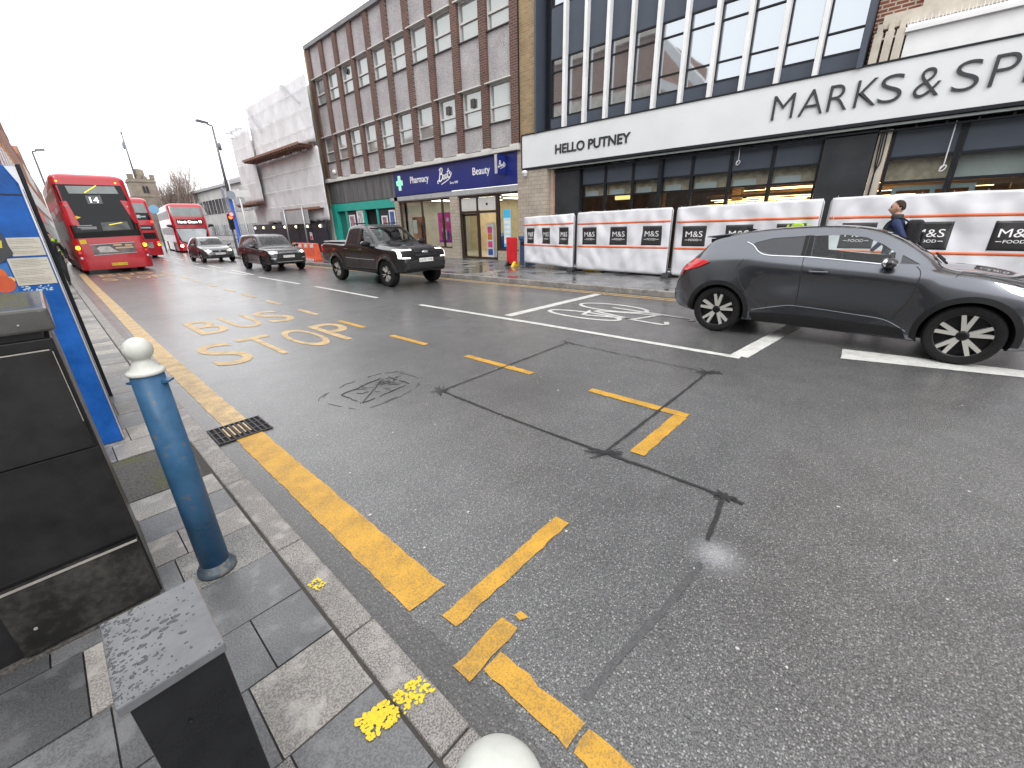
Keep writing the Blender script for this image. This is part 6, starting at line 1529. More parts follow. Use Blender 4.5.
for s in (-1, 1):
    for wx in spec['wheels']:
        ring = [(wx + .392 * math.cos(a), .345 + .392 * math.sin(a)) for a in [PI * (-.10 + 1.20 * k / 26) for k in range(27)]] + [(wx + .455 * math.cos(a), .345 + .455 * math.sin(a)) for a in [PI * (1.10 - 1.20 * k / 26) for k in range(27)]]
        patch('arch_trim', M['plastic'], r, bv, ring, 'y', s, .008, .07, .03)
    patch('sill_trim', M['plastic'], r, bv, [(-.90, .235), (.90, .235), (.84, .36), (.4, .375), (-.5, .39), (-.86, .36)], 'y', s, .008, .08, .03)
    patch('tail_lamp', M['tail_red'], r, bv, [(-2.07, .90), (-2.02, 1.03), (-1.90, 1.11), (-1.60, 1.085), (-1.55, 1.055), (-1.70, .98), (-1.88, .92)], 'y', s, .03, .05, .07)
    patch('pillar_trim', M['plastic'], r, bv, [(-.275, 1.18), (-.305, 1.435), (-.405, 1.435), (-.385, 1.18)], 'y', s, .004, .05, .008)
    patch('headlamp', M['lamp_lens'], r, bv, [(1.45, .96), (1.9, .86), (2.12, .74), (1.95, .74), (1.6, .86)], 'y', s, .006, .05, .03)
    d = patch('door', M['car_grey'], r, bv, [(-.30, .40), (.5, .38), (.68, .45), (.82, .72), (.84, 1.0), (.80, 1.085), (.2, 1.105), (-.305, 1.155)], 'y', s, .003, .07, .01)
    mb = MB(); x = -.14; hit = bv.ray_cast(Vector((x, s * 9, .985)), Vector((0, -s, 0)))[0]; mb.box(x - .11, x + .11, hit.y, hit.y + s * .035, .97, 1.0); mb.build('handle', M['car_grey'], d, bevel=.012)
    mb = MB(); mb.ball((x, hit.y + s * .002, .985), 1, 12, sc=(.10, .008, .035)); mb.build('handle_recess', M['plastic'], d)
    patch('door', M['car_grey'], r, bv, [(-1.0, .72), (-.86, .55), (-.7, .42), (-.33, .40), (-.335, 1.155), (-.72, 1.17), (-.9, 1.20), (-1.06, 1.10), (-1.12, .95)], 'y', s, .003, .07, .01)
    seam(r, bv, [(-.318, .40), (-.32, .8), (-.345, 1.16), (-.355, 1.44)], s, r=.006); seam(r, bv, [(-.70, .40), (-.87, .55), (-1.02, .72), (-1.14, .95), (-1.08, 1.12)], s, r=.005); seam(r, bv, [(.5, .37), (.69, .44), (.83, .72), (.855, 1.0), (.80, 1.09)], s, r=.005)
    seam(r, bv, [(-.85, .40), (-.5, .485), (-.3, .505), (.3, .47), (.65, .44), (.88, .33)], s, r=.006, name='flank_crease', m=M['car_grey'], off=.001)
    seam(r, bv, [(-1.10, 1.345), (-1.0, 1.30), (-.90, 1.215), (-.76, 1.175), (-.3, 1.165), (.25, 1.125), (.60, 1.095)], s, r=.009, name='chrome_strip', m=M['chrome'], off=.004)
    seam(r, bv, [(1.15, .99), (1.22, 1.03), (1.5, .98), (1.9, .83)], s, r=.004)
    mirror(r, .56, s * .84, 1.07, s, M['car_dark'], 1.05)
    mb = MB(); mb.box(-1.28, -1.16, s * .672 - .003, s * .672 + .02, 1.33, 1.345); mb.build('rear_handle', M['plastic'], r)
mb = MB(); mb.prism([(-1.76, 1.405), (-1.73, 1.42), (-1.42, 1.458), (-1.40, 1.435), (-1.6, 1.39)], 'y', -.52, .52); mb.build('spoiler', M['car_grey'], r, bevel=.01)
mb = MB(); mb.prism([(-1.16, 1.50), (-1.30, 1.535), (-1.32, 1.52), (-1.24, 1.48)], 'y', -.02, .02); mb.build('aerial', M['plastic'], r)
mb = MB(); mb.box(-1.68, -1.5, -.5, .5, 1.33, 1.38); mb.build('spoiler_gap', M['plastic'], r)
seats(r, (.25, -.62), .38, .50, 1.17)
mb = MB(); mb.box(.62, .98, -.66, .66, .75, 1.04); mb.build('dashboard', M['cabin'], r, bevel=.05)
mb = MB(); mb.lathe([(.17, -.01), (.19, 0), (.17, .01)], (0, 0, 0), 20, 'x')
for v in mb.bm.verts: v.co += Vector((.55, -.36, 1.02))
mb.build('steering_wheel', M['cabin'], r)
mb = MB(); hz = .98
for y0, y1 in ((-.62, .05), (-.05, .6)): mb.tube([(1.05, y0, 1.125), (.98, y1, 1.165)], .012, 6)
mb.build('wiper', M['plastic'], r)
for s in (-1, 1):
    patch('bonnet_gap', M['black'], r, bv, [(1.2, s * .60), (1.9, s * .52), (1.9, s * .527), (1.2, s * .607)], 'z', 1, .002, .08, .008)
patch('rear_bumper', M['plastic'], r, bv, [(-.70, .42), (.70, .42), (.68, .60), (-.68, .60)], 'x', -1, .01, .07, .02)
plate(r, bv, 'LM19 KVO', 0, .80, .52, .11, -1, M['plate_yellow'])
place(r, (7.80, .625, 0), R(-90.5))

# ---- pickup
spec = dict(id=('pickup_truck', 'black double cab pickup truck driving past the chemist', 'pickup'), paint='car_black', wheels=(-1.62, 1.62), rw=.40, tw=.26, arch=1.15, flare=.06, flare_r=.2, scoop=.02, scoop_z=.7, lean=.26, crown=.05, n=150,
    zr=[(-2.72, 1.0), (-2.70, 1.24), (-2.66, 1.30), (-1.6, 1.31), (-.98, 1.32), (-.92, 1.36), (-.80, 1.72), (-.70, 1.82), (-.4, 1.865), (.1, 1.86), (.35, 1.81), (.7, 1.60), (1.05, 1.34), (1.15, 1.275), (1.5, 1.255), (2.1, 1.20), (2.36, 1.13), (2.46, .98), (2.49, .7)],
    zs=[(-2.72, .95), (-2.6, 1.22), (-1, 1.20), (0, 1.17), (1.1, 1.14), (2.1, 1.08), (2.4, .98), (2.49, .6)], zb=[(-2.72, .62), (-2.2, .52), (-1, .42), (1, .42), (2.2, .42), (2.49, .48)],
    wm=[(-2.72, .86), (-2.66, .90), (-1, .925), (0, .92), (1.2, .925), (2.0, .91), (2.3, .86), (2.45, .76), (2.49, .66)], sh_in=.02,
    cabin=(-.82, 1.02, .7), side_glass=[[(.06, 1.24), (.06, 1.73), (.30, 1.70), (.62, 1.52), (.88, 1.30), (.86, 1.24)], [(-.02, 1.24), (-.02, 1.74), (-.5, 1.74), (-.68, 1.68), (-.74, 1.26)]],
    screen=[(-.68, 1.36), (.68, 1.36), (.60, 1.76), (-.60, 1.76)], rear_glass=[(-.6, 1.42), (.6, 1.42), (.58, 1.72), (-.58, 1.72)], privacy=True, spokes=(6, .16, 'rim_silver', .014), rimr=.64)
r, body, bv, T = car(spec)
for s in (-1, 1):
    for wx in spec['wheels']:
        ring = [(wx + .455 * math.cos(a), .40 + .455 * math.sin(a)) for a in [PI * (-.04 + 1.08 * k / 24) for k in range(25)]] + [(wx + .53 * math.cos(a), .40 + .53 * math.sin(a)) for a in [PI * (1.04 - 1.08 * k / 24) for k in range(25)]]
        patch('arch_trim', M['car_black'], r, bv, ring, 'y', s, .02, .08, .05)
    mb = MB(); mb.box(-1.08, 1.08, s * .80, s * .97, .40, .46); mb.build('side_step', M['plastic'], r, bevel=.015); 
    for xa, xb in ((.03, 1.02), (-.90, -.01)):
        d = patch('door', M['car_black'], r, bv, [(xa, .52), (xb - .1, .52), (xb, .8), (xb, 1.19), (xa, 1.21)], 'y', s, .003, .08, .01)
        mb = MB(); hit = bv.ray_cast(Vector((xa + .14, s * 9, 1.10)), Vector((0, -s, 0)))[0]; mb.box(xa + .04, xa + .25, hit.y, hit.y + s * .04, 1.085, 1.12); mb.build('handle', M['car_black'], d, bevel=.012)
        seam(r, bv, [(xa - .01, .5), (xa - .01, .8), (xa - .01, 1.2), (xa - .01, 1.72)], s, r=.006)
    seam(r, bv, [(1.04, .55), (1.05, .8), (1.04, 1.2)], s, r=.006); seam(r, bv, [(-.95, .55), (-.95, .9), (-.93, 1.28)], s, r=.008)
    seam(r, bv, [(-.9, .82), (0, .80), (1.0, .80)], s, r=.012, name='flank_crease', m=M['car_black'])
    seam(r, bv, [(-.74, 1.235), (0, 1.22), (.9, 1.215)], s, r=.01, name='belt_trim', m=M['plastic'])
    patch('tail_lamp', M['tail_red'], r, bv, [(-2.69, .96), (-2.58, .96), (-2.57, 1.22), (-2.68, 1.22)], 'y', s, .012, .05, .03)
    mirror(r, .86, s * .93, 1.20, s, M['plastic'], 1.45)
    # C shaped lamps
    y0 = s * .83
    patch('headlamp', M['plastic'], r, bv, [(s * .42, .90), (s * .84, .86), (s * .86, 1.10), (s * .40, 1.12)], 'x', 1, .012, .06, .03)
    for nm, poly in (('led_bar', [(s * .46, 1.10), (s * .86, 1.09), (s * .86, 1.125), (s * .46, 1.13)]), ('led_bar', [(s * .82, .87), (s * .87, .87), (s * .87, 1.085), (s * .82, 1.085)]), ('led_bar', [(s * .58, .865), (s * .815, .865), (s * .815, .90), (s * .58, .90)])):
        patch(nm, M['led'], r, bv, poly, 'x', 1, .028, .05, .03)
    patch('fog_vent', M['black'], r, bv, [(s * .64, .58), (s * .84, .60), (s * .84, .78), (s * .70, .76)], 'x', 1, .01, .06, .03)
    for k in range(3): patch('vent_fin', M['plastic'], r, bv, [(s * .70, .62 + .05 * k), (s * .84, .63 + .05 * k), (s * .84, .645 + .05 * k), (s * .70, .635 + .05 * k)], 'x', 1, .02, .05, .02)
patch('grille', M['plastic'], r, bv, [(-.42, .86), (.42, .86), (.40, 1.13), (-.40, 1.13)], 'x', 1, .014, .06, .03)
for z in (1.06, .95): patch('grille_bar', M['car_black'], r, bv, [(-.41, z - .02), (.41, z - .02), (.41, z + .02), (-.41, z + .02)], 'x', 1, .03, .06, .03)
mb = MB(); hit = bv.ray_cast(Vector((9, 0, 1.03)), Vector((-1, 0, 0)))[0]
mb.ball((hit.x + .03, 0, 1.03), 1, 18, sc=(.02, .115, .048)); mb.build('badge', M['chrome'], r)
patch('lower_intake', M['black'], r, bv, [(-.62, .58), (.62, .58), (.62, .74), (-.62, .74)], 'x', 1, .01, .06, .03)
patch('bumper_lip', M['plastic'], r, bv, [(-.72, .47), (.72, .47), (.74, .56), (-.74, .56)], 'x', 1, .02, .06, .04)
plate(r, bv, 'LX75 YXB', 0, .80, .52, .115, 1, M['plate_white'])
mb = MB(); mb.box(-2.64, -1.02, -.80, .80, 1.302, 1.345); mb.build('bed_cover', mat('silver bed cover', (.45, .46, .48), .35, .4), r, bevel=.02)
for s in (-1, 1): mb = MB(); mb.tube([(-.6, s * .58, 1.90), (.15, s * .58, 1.90)], .018, 8); mb.build('roof_rail', M['plastic'], r)
seats(r, (.2, -.5), .40, .72, 1.62); mb = MB(); mb.box(.62, .98, -.7, .7, .9, 1.22); mb.build('dashboard', M['cabin'], r, bevel=.05)
mb = MB()
for y0, y1 in ((-.62, .05), (.0, .6)): mb.tube([(1.12, y0, 1.31), (1.0, y1, 1.42)], .012, 6)
mb.build('wiper', M['plastic'], r)
place(r, (7.68, 12.73, 0), R(-90), .945)

# ---- dark four by four
spec = dict(id=('estate_car', 'black four by four with lit headlamps behind the pickup', 'car'), paint='car_dark', wheels=(-1.37, 1.37), rw=.37, tw=.24, arch=1.13, flare=.035, flare_r=.25, scoop=.02, lean=.30, crown=.05,
    zr=[(-2.30, .9), (-2.28, 1.1), (-2.22, 1.35), (-2.1, 1.62), (-1.95, 1.70), (-1.2, 1.73), (-.2, 1.73), (.2, 1.68), (.55, 1.50), (.9, 1.25), (1.05, 1.14), (1.4, 1.11), (1.9, 1.06), (2.15, .98), (2.25, .8), (2.27, .6)],
    zs=[(-2.3, .85), (-2.2, 1.08), (-1, 1.10), (0, 1.07), (1, 1.03), (2, .95), (2.27, .5)], zb=[(-2.3, .5), (-1.9, .36), (0, .30), (1.9, .32), (2.27, .42)],
    wm=[(-2.3, .80), (-2.2, .90), (-1, .93), (0, .93), (1.2, .93), (1.9, .90), (2.15, .82), (2.27, .66)], cabin=(-2.0, .95, .65),
    side_glass=[[(-.15, 1.13), (-.15, 1.60), (.2, 1.57), (.5, 1.40), (.75, 1.20), (.72, 1.12)], [(-.22, 1.13), (-.22, 1.61), (-1.02, 1.61), (-1.10, 1.14)], [(-1.2, 1.15), (-1.12, 1.61), (-1.75, 1.58), (-1.9, 1.2)]],
    screen=[(-.66, 1.22), (.66, 1.22), (.58, 1.60), (-.58, 1.60)], rear_glass=[(-.6, 1.2), (.6, 1.2), (.56, 1.55), (-.56, 1.55)], privacy=True, spokes=(5, .25, 'rim_dark', .02), rimr=.70)
r, body, bv, T = car(spec)
for s in (-1, 1):
    patch('headlamp', M['lamp_lens'], r, bv, [(s * .48, .84), (s * .84, .84), (s * .86, .98), (s * .46, .95)], 'x', 1, .01, .05, .03)
    mb = MB(); hit = bv.ray_cast(Vector((9, s * .66, .90)), Vector((-1, 0, 0)))[0]; mb.ball((hit.x + .015, s * .66, .90), .06, 12, sc=(.4, 1.3, .9)); mb.build('lit_lamp', M['beam'], r)
    patch('fog_lamp', M['lamp_lens'], r, bv, [(s * .60, .60), (s * .80, .61), (s * .80, .645), (s * .60, .635)], 'x', 1, .012, .05, .03)
    mirror(r, .68, s * .92, 1.10, s, M['car_dark'], 1.25)
    for xa, xb in ((-.17, .85), (-1.1, -.22)): 
        d = patch('door', M['car_dark'], r, bv, [(xa, .42), (xb - .05, .42), (xb, .8), (xb, 1.07), (xa, 1.09)], 'y', s, .003, .08, .01)
        seam(r, bv, [(xa - .02, .42), (xa - .02, .8), (xa - .02, 1.1)], s, r=.006)
        mb = MB(); hit = bv.ray_cast(Vector((xa + .14, s * 9, .98)), Vector((0, -s, 0)))[0]; mb.box(xa + .04, xa + .25, hit.y, hit.y + s * .035, .965, 1.0); mb.build('handle', M['car_dark'], d, bevel=.01)
patch('grille', M['plastic'], r, bv, [(-.45, .82), (.45, .82), (.44, .95), (-.44, .95)], 'x', 1, .012, .06, .03)
for z in (.855, .885, .915): patch('grille_bar', M['steel'], r, bv, [(-.44, z - .006), (.44, z - .006), (.44, z + .006), (-.44, z + .006)], 'x', 1, .02, .06, .02)
patch('lower_intake', M['black'], r, bv, [(-.55, .48), (.55, .48), (.6, .58), (-.6, .58)], 'x', 1, .01, .06, .03)
patch('skid_plate', M['steel'], r, bv, [(-.6, .44), (.6, .44), (.6, .47), (-.6, .47)], 'x', 1, .014, .06, .02)
plate(r, bv, 'LP15 NUO', 0, .70, .52, .11, 1, M['plate_white'])
seats(r, (.15, -.8), .40, .62, 1.45); mb = MB(); mb.box(.52, .9, -.7, .7, .8, 1.08); mb.build('dashboard', M['cabin'], r, bevel=.05)
place(r, (7.22, 21.35, 0), R(-90), .87)

# ---- small hatchback
spec = dict(id=('hatchback_car', 'grey hatchback with lit headlamps beside the oncoming bus', 'car'), paint='car_silver', wheels=(-1.29, 1.29), rw=.315, tw=.21, arch=1.12, flare=.02, flare_r=.25, scoop=.02, lean=.40, crown=.05,
    zr=[(-2.08, .8), (-2.05, 1.0), (-1.9, 1.22), (-1.65, 1.40), (-1.2, 1.46), (-.4, 1.48), (.1, 1.43), (.5, 1.25), (.9, 1.0), (1.0, .95), (1.4, .91), (1.8, .83), (2.02, .70), (2.1, .5)],
    zs=[(-2.08, .75), (-1.9, .92), (-.5, .94), (.5, .91), (1.2, .86), (1.8, .74), (2.1, .42)], zb=[(-2.08, .4), (-1.6, .25), (0, .2), (1.6, .22), (2.1, .3)],
    wm=[(-2.08, .7), (-1.95, .82), (-1, .88), (0, .88), (1.2, .875), (1.7, .83), (2.0, .70), (2.1, .52)], cabin=(-1.6, .9, .5),
    side_glass=[[(-.2, .97), (-.2, 1.36), (.1, 1.34), (.4, 1.2), (.68, 1.0), (.65, .96)], [(-.27, .97), (-.27, 1.37), (-1.0, 1.36), (-1.35, 1.2), (-1.3, .99)]],
    screen=[(-.60, 1.02), (.60, 1.02), (.52, 1.37), (-.52, 1.37)], rear_glass=[(-.55, 1.05), (.55, 1.05), (.5, 1.34), (-.5, 1.34)], privacy=True, spokes=(5, .2, 'rim_silver', .02), rimr=.66)
r, body, bv, T = car(spec)
for s in (-1, 1):
    patch('headlamp', M['lamp_lens'], r, bv, [(s * .42, .62), (s * .74, .66), (s * .76, .78), (s * .40, .72)], 'x', 1, .01, .05, .03)
    mb = MB(); hit = bv.ray_cast(Vector((9, s * .58, .69)), Vector((-1, 0, 0)))[0]; mb.ball((hit.x + .02, s * .58, .69), .065, 12, sc=(.4, 1.2, .9)); mb.build('lit_lamp', M['beam'], r)
    mirror(r, .62, s * .88, .95, s, M['car_silver'], 1.0)
patch('grille', M['plastic'], r, bv, [(-.38, .60), (.38, .60), (.36, .70), (-.36, .70)], 'x', 1, .01, .06, .03)
patch('lower_intake', M['black'], r, bv, [(-.55, .32), (.55, .32), (.6, .44), (-.6, .44)], 'x', 1, .01, .06, .03)
mb = MB(); hit = bv.ray_cast(Vector((9, 0, .66)), Vector((-1, 0, 0)))[0]; mb.lathe([(.06, hit.x + .012), (.055, hit.x + .03)], (0, 0, .66), 16, 'x'); mb.build('badge', M['chrome'], r)
plate(r, bv, 'GK58 UXB', 0, .51, .52, .11, 1, M['plate_white'])
seats(r, (.15, -.7), .36, .5, 1.22); mb = MB(); mb.box(.45, .8, -.6, .6, .66, .92); mb.build('dashboard', M['cabin'], r, bevel=.05)
place(r, (7.1, 30.9, 0), R(-90), .93)

# ================================================================== buses
M['bus_red'] = paint('bus red paint', (.47, .006, .018), .0, .3, .8, .0); M['bus_glass'] = mirror_glass('bus glazing', (.008, .009, .011), .0, .06)
M['bus_glass'].node_tree.nodes['Principled BSDF'].inputs['Specular IOR Level'].default_value = .3
M['bus_inner'] = mat('bus window upper', (.20, .22, .22), .1, .3, vs=2); M['bus_white'] = paint('white bus wrap', (.62, .60, .62), .0, .35, .6, .0)
M['display'] = mat('lit destination display', (1, 1, .9), .5, var=0, emit=(1, .98, .9), es=2.0)
def bus_body(L, W, H, z0, tail, nose, parent, m, rad=.22, crown=.22):
    """x forward, centre at 0; tail/nose: tables z -> how far the end is drawn in"""
    tt, nn = Tab(tail), Tab(nose); zs = [z0 + (H - crown - z0) * i / 40 for i in range(41)]; mb = MB(); rings = []
    lv = [(z, 0.) for z in zs] + [(H - crown + crown * math.sin(a), .42 * (1 - math.cos(a))) for a in [PI / 2 * k / 7 for k in range(1, 8)]]
    for z, ins in lv:
        xr, xf, w = -L / 2 + tt(z) + ins * .9, L / 2 - nn(z) - ins * .9, W / 2 - ins - .03 * max(0, (z - 1) / 3); rd_ = rad; pts = []
        for cx, cy, a0 in ((xf - rd_, w - rd_, 0), (xr + rd_, w - rd_, PI / 2), (xr + rd_, -w + rd_, PI), (xf - rd_, -w + rd_, 1.5 * PI)):
            pts += [(cx + rd_ * math.cos(a0 + PI / 2 * k / 7), cy + rd_ * math.sin(a0 + PI / 2 * k / 7), z) for k in range(8)]
        # extra points along the ends so they can bow outwards
        rings.append([mb.bm.verts.new(p) for p in pts])
    n = len(rings[0])
    for a, b in zip(rings, rings[1:]):
        for k in range(n): mb.bm.faces.new([a[k], a[(k + 1) % n], b[(k + 1) % n], b[k]])
    mb.bm.faces.new(rings[0][::-1]); mb.bm.faces.new(rings[-1])
    return mb.build('body', m, parent)
def bus_wheels(r, W, L):
    for x in (L / 2 - 2.5, -L / 2 + 2.9):
        for s in (-1, 1):
            mb = MB(); mb.lathe([(.28, s * (W / 2 - .02)), (.30, s * (W / 2)), (.46, s * (W / 2 - .01)), (.48, s * (W / 2 - .05)), (.48, s * (W / 2 - .3))], (x, 0, .48), 28, 'y'); w = mb.build('wheel', M['tyre'], r)
            mb = MB(); mb.lathe([(.28, s * (W / 2 + .002)), (.2, s * (W / 2 - .03)), (.1, s * (W / 2 + .01)), (.001, s * (W / 2 + .01))], (x, 0, .48), 20, 'y'); mb.build('rim', M['steel'], w)
            mb = MB(); mb.box(x - .62, x + .62, s * (W / 2 - .35), s * (W / 2 + .004), .18, 1.0); mb.build('arch', M['black'], r)
def lampdisc(r, bv, name, m, y, z, rad, side, em=None):
    hit = bv.ray_cast(Vector((side * 20, y, z)), Vector((-side, 0, 0)))[0]; x = hit.x
    mb = MB(); mb.lathe([(rad, x - side * .02), (rad, x + side * .02), (rad * .7, x + side * .03)], (0, y, z), 14, 'x'); return mb.build(name, m, r)

# leading bus, seen from behind (local +y = left side; facing +x = up the street)
b1 = thing('double_decker_bus', 'red double decker bus route 14 seen from behind at the near kerb', 'bus'); L, W, H = 10.9, 2.46, 4.13
tail = [(.1, .06), (.5, .02), (1.5, .04), (2.3, .12), (3.2, .30), (3.9, .48)]
body = bus_body(L, W, H, .2, tail, [(.1, 0), (2, .05), (4, .3)], b1, M['bus_red']); bv = bvh_of(body); sharp(body, 40)
Y = lambda X: 2.42 - X      # world X on the tail plane -> local y
def P(*pts): return [(Y(a), b) for a, b in pts]
patch('rear_window', M['bus_glass'], b1, bv, P((1.26, 3.68), (3.43, 3.70), (3.60, 2.08), (3.62, 1.74), (1.22, 1.64), (1.24, 2.0)), 'x', -1, .006, .1, .02)
patch('window_band', M['bus_inner'], b1, bv, P((1.62, 3.62), (3.20, 3.66), (3.26, 3.36), (1.66, 3.32)), 'x', -1, .010, .1, .006)
patch('window_band', mat('bus lower saloon', (.08, .085, .085), .2, .2, vs=3, var=.4), b1, bv, P((2.30, 2.16), (3.2, 2.2), (3.24, 1.86), (2.30, 1.82)), 'x', -1, .010, .1, .006)
patch('corner_panel', M['bus_red'], b1, bv, P((1.20, 3.02), (1.50, 3.02), (1.62, 2.06), (1.24, 2.06)), 'x', -1, .022, .1, .03)
patch('corner_panel', M['bus_red'], b1, bv, P((3.22, 3.08), (3.50, 3.06), (3.60, 2.12), (3.46, 2.11)), 'x', -1, .022, .1, .03)
bx = patch('route_box', mat('route display glass', (.09, .10, .10), .2, var=0), b1, bv, P((2.13, 3.25), (2.62, 3.27), (2.62, 2.93), (2.13, 2.91)), 'x', -1, .03, .1, .03)
hx = bv.ray_cast(Vector((-20, 0, 2.97)), Vector((1, 0, 0)))[0].x
mb = MB(); fit_text(mb, '14', (hx - .05, Y(2.235), 2.97), (0, -1, 0), (.18, 0, 1), .28, .23); mb.build('lettering', M['display'], bx)
def bar(name, m, pts, w, side=-1, off=.02):
    (y0, z0_), (y1, z1_) = pts; mb = MB(); a = bv.ray_cast(Vector((side * 20, y0, z0_)), Vector((-side, 0, 0)))[0]; b = bv.ray_cast(Vector((side * 20, y1, z1_)), Vector((-side, 0, 0)))[0]
    mb.tube([a + Vector((side * off, 0, 0)), b + Vector((side * off, 0, 0))], w, 6); return mb.build(name, m, b1)
M['glowing_rail'] = mat('glowing yellow grab rail', (.8, .7, .05), .4, var=0, emit=(.9, .75, .05), es=.5)  # rail is no lamp; its brightness is put in as emission
bar('grab_rail', M['glowing_rail'], P((2.15, 3.36), (2.60, 3.66)), .025); bar('grab_rail', M['glowing_rail'], P((2.56, 2.06), (3.02, 2.15)), .02)
patch('yellow_sticker', M['yellow_plastic'], b1, bv, P((1.52, 2.38), (1.62, 2.44), (1.75, 2.38), (1.62, 2.31)), 'x', -1, .012, .1, .008)
patch('engine_band', M['plastic'], b1, bv, P((1.22, 1.75), (3.62, 1.86), (3.63, 1.60), (1.22, 1.52)), 'x', -1, .012, .1, .02)
for z, a, b in ((2.02, 1.52, 2.0), (1.95, 1.52, 2.12), (1.89, 1.60, 2.12)): patch('slogan_line', M['grey_trim'], b1, bv, P((a, z), (b, z + .01), (b, z + .045), (a, z + .035)), 'x', -1, .014, .2, .008)
av = patch('advert_panel', mat('advert print', (.16, .14, .14), .4, vs=2.5, var=.7), b1, bv, P((1.71, 1.24), (3.19, 1.30), (3.17, .88), (1.73, .82)), 'x', -1, .012, .1, .02)
patch('advert_frame', M['steel'], b1, bv, P((1.68, 1.26), (3.22, 1.33), (3.20, 1.30), (1.71, 1.235)), 'x', -1, .016, .1, .02); patch('advert_frame', M['steel'], b1, bv, P((1.71, .83), (3.19, .885), (3.2, .86), (1.70, .80)), 'x', -1, .016, .1, .02)
patch('advert_figure', mat('pale advert shape', (.5, .48, .46), .5, vs=5, var=.3), av, bv, P((1.88, 1.10), (2.0, 1.18), (2.3, 1.17), (2.48, 1.0), (2.6, .92), (1.95, .92)), 'x', -1, .016, .1, .006)
for z, a, b in ((1.22, 2.45, 2.75), (1.20, 2.85, 3.1), (1.10, 2.5, 3.12)): patch('advert_text', mat('advert gold', (.6, .42, .25), .5, var=0), av, bv, P((a, z - .04), (b, z - .035), (b, z + .03), (a, z + .025)), 'x', -1, .016, .1, .006)
patch('yellow_label', M['plate_yellow'], b1, bv, P((1.42, 1.47), (1.62, 1.48), (1.62, 1.30), (1.42, 1.29)), 'x', -1, .014, .1, .01)
for X in (1.30, 3.55): lampdisc(b1, bv, 'indicator_lamp', M['amber'], Y(X), 1.14 if X < 2 else 1.18, .085, -1); lampdisc(b1, bv, 'tail_lamp', M['tail_red'], Y(X), .93, .07, -1); lampdisc(b1, bv, 'reverse_lamp', M['lamp_lens'], Y(X), .71, .055, -1)
for X in (1.42, 3.28): lampdisc(b1, bv, 'roof_marker_lamp', M['amber'], Y(X), 3.80, .03, -1)
for X in (1.42, 3.40): lampdisc(b1, bv, 'camera_dome', M['grey_trim'], Y(X), 2.82, .04, -1)
patch('bumper', M['bus_red'], b1, bv, P((1.22, .54), (3.64, .56), (3.64, .22), (1.22, .20)), 'x', -1, .05, .1, .08)
plate(b1, bv, 'LTZ 1124', Y(2.45), .40, .54, .12, -1, M['plate_yellow']).location.x -= .05
for s in (-1, 1):
    for z0_, z1_ in ((1.45, 2.25), (2.85, 3.55)): patch('side_window', M['bus_glass'], b1, bv, [(-4.9, z0_), (5.0, z0_), (5.0, z1_), (-4.9, z1_)], 'y', s, .006, .4, .02)
    patch('side_skirt', mat('dark skirt', (.06, .02, .022), .5), b1, bv, [(-5.1, .22), (5.1, .22), (5.1, .5), (-5.1, .5)], 'y', s, .006, .4, .02)
bus_wheels(b1, W, L); place(b1, (2.42, 26.45 + L / 2, -.02), R(90))

# second bus ahead, also from behind
b2 = thing('double_decker_bus', 'red double decker bus part hidden beyond the route 14 bus', 'bus')
body = bus_body(L, W, 3.95, .2, [(.1, .05), (2, .06), (3.9, .5)], [(.1, 0), (4, .3)], b2, M['bus_red']); bv = bvh_of(body); sharp(body, 40)
Y2 = lambda X: 4.93 - X
def P(*pts): return [(Y2(a), b) for a, b in pts]
patch('upper_window', M['bus_inner'], b2, bv, P((3.95, 3.60), (5.90, 3.58), (5.98, 2.98), (3.9, 2.98)), 'x', -1, .01, .15, .02)
patch('emblem_band', M['bus_glass'], b2, bv, P((3.9, 2.97), (5.98, 2.97), (6.02, 2.52), (3.9, 2.52)), 'x', -1, .01, .15, .02)
mb = MB(); hx = bv.ray_cast(Vector((-20, Y2(5.5), 2.74)), Vector((1, 0, 0)))[0].x
mb.lathe([(.12, hx - .03), (.12, hx - .02)], (0, Y2(5.42), 2.74), 16, 'x'); mb.box(hx - .03, hx - .02, Y2(5.78), Y2(5.5), 2.70, 2.78); mb.build('emblem', mat('pale emblem', (.5, .65, .65), .5), b2)
patch('advert_panel', M['charcoal'], b2, bv, P((3.95, 2.18), (6.0, 2.18), (6.02, 1.86), (3.95, 1.86)), 'x', -1, .01, .15, .02); patch('advert_text', M['grey_trim'], b2, bv, P((5.2, 2.07), (5.85, 2.07), (5.85, 1.98), (5.2, 1.98)), 'x', -1, .016, .15, .01)
patch('vent_panel', M['plastic'], b2, bv, P((3.95, 1.70), (6.0, 1.70), (6.02, 1.30), (3.95, 1.30)), 'x', -1, .01, .15, .02)
patch('advert_panel', mat('grey advert', (.3, .25, .25), .5, vs=3, var=.5), b2, bv, P((4.6, 1.05), (5.7, 1.08), (5.7, .7), (4.6, .68)), 'x', -1, .01, .15, .02)
for z, m_ in ((2.40, 'red_lit'), (1.05, 'red_lit'), (.9, 'amber')): lampdisc(b2, bv, 'tail_lamp', M[m_], Y2(6.02), z, .075, -1)
for s in (-1, 1):
    for z0_, z1_ in ((1.4, 2.2), (2.75, 3.45)): patch('side_window', M['bus_glass'], b2, bv, [(-4.9, z0_), (5.0, z0_), (5.0, z1_), (-4.9, z1_)], 'y', s, .006, .4, .02)
bus_wheels(b2, W, L); place(b2, (4.93, 39 + L / 2, -.02), R(90))

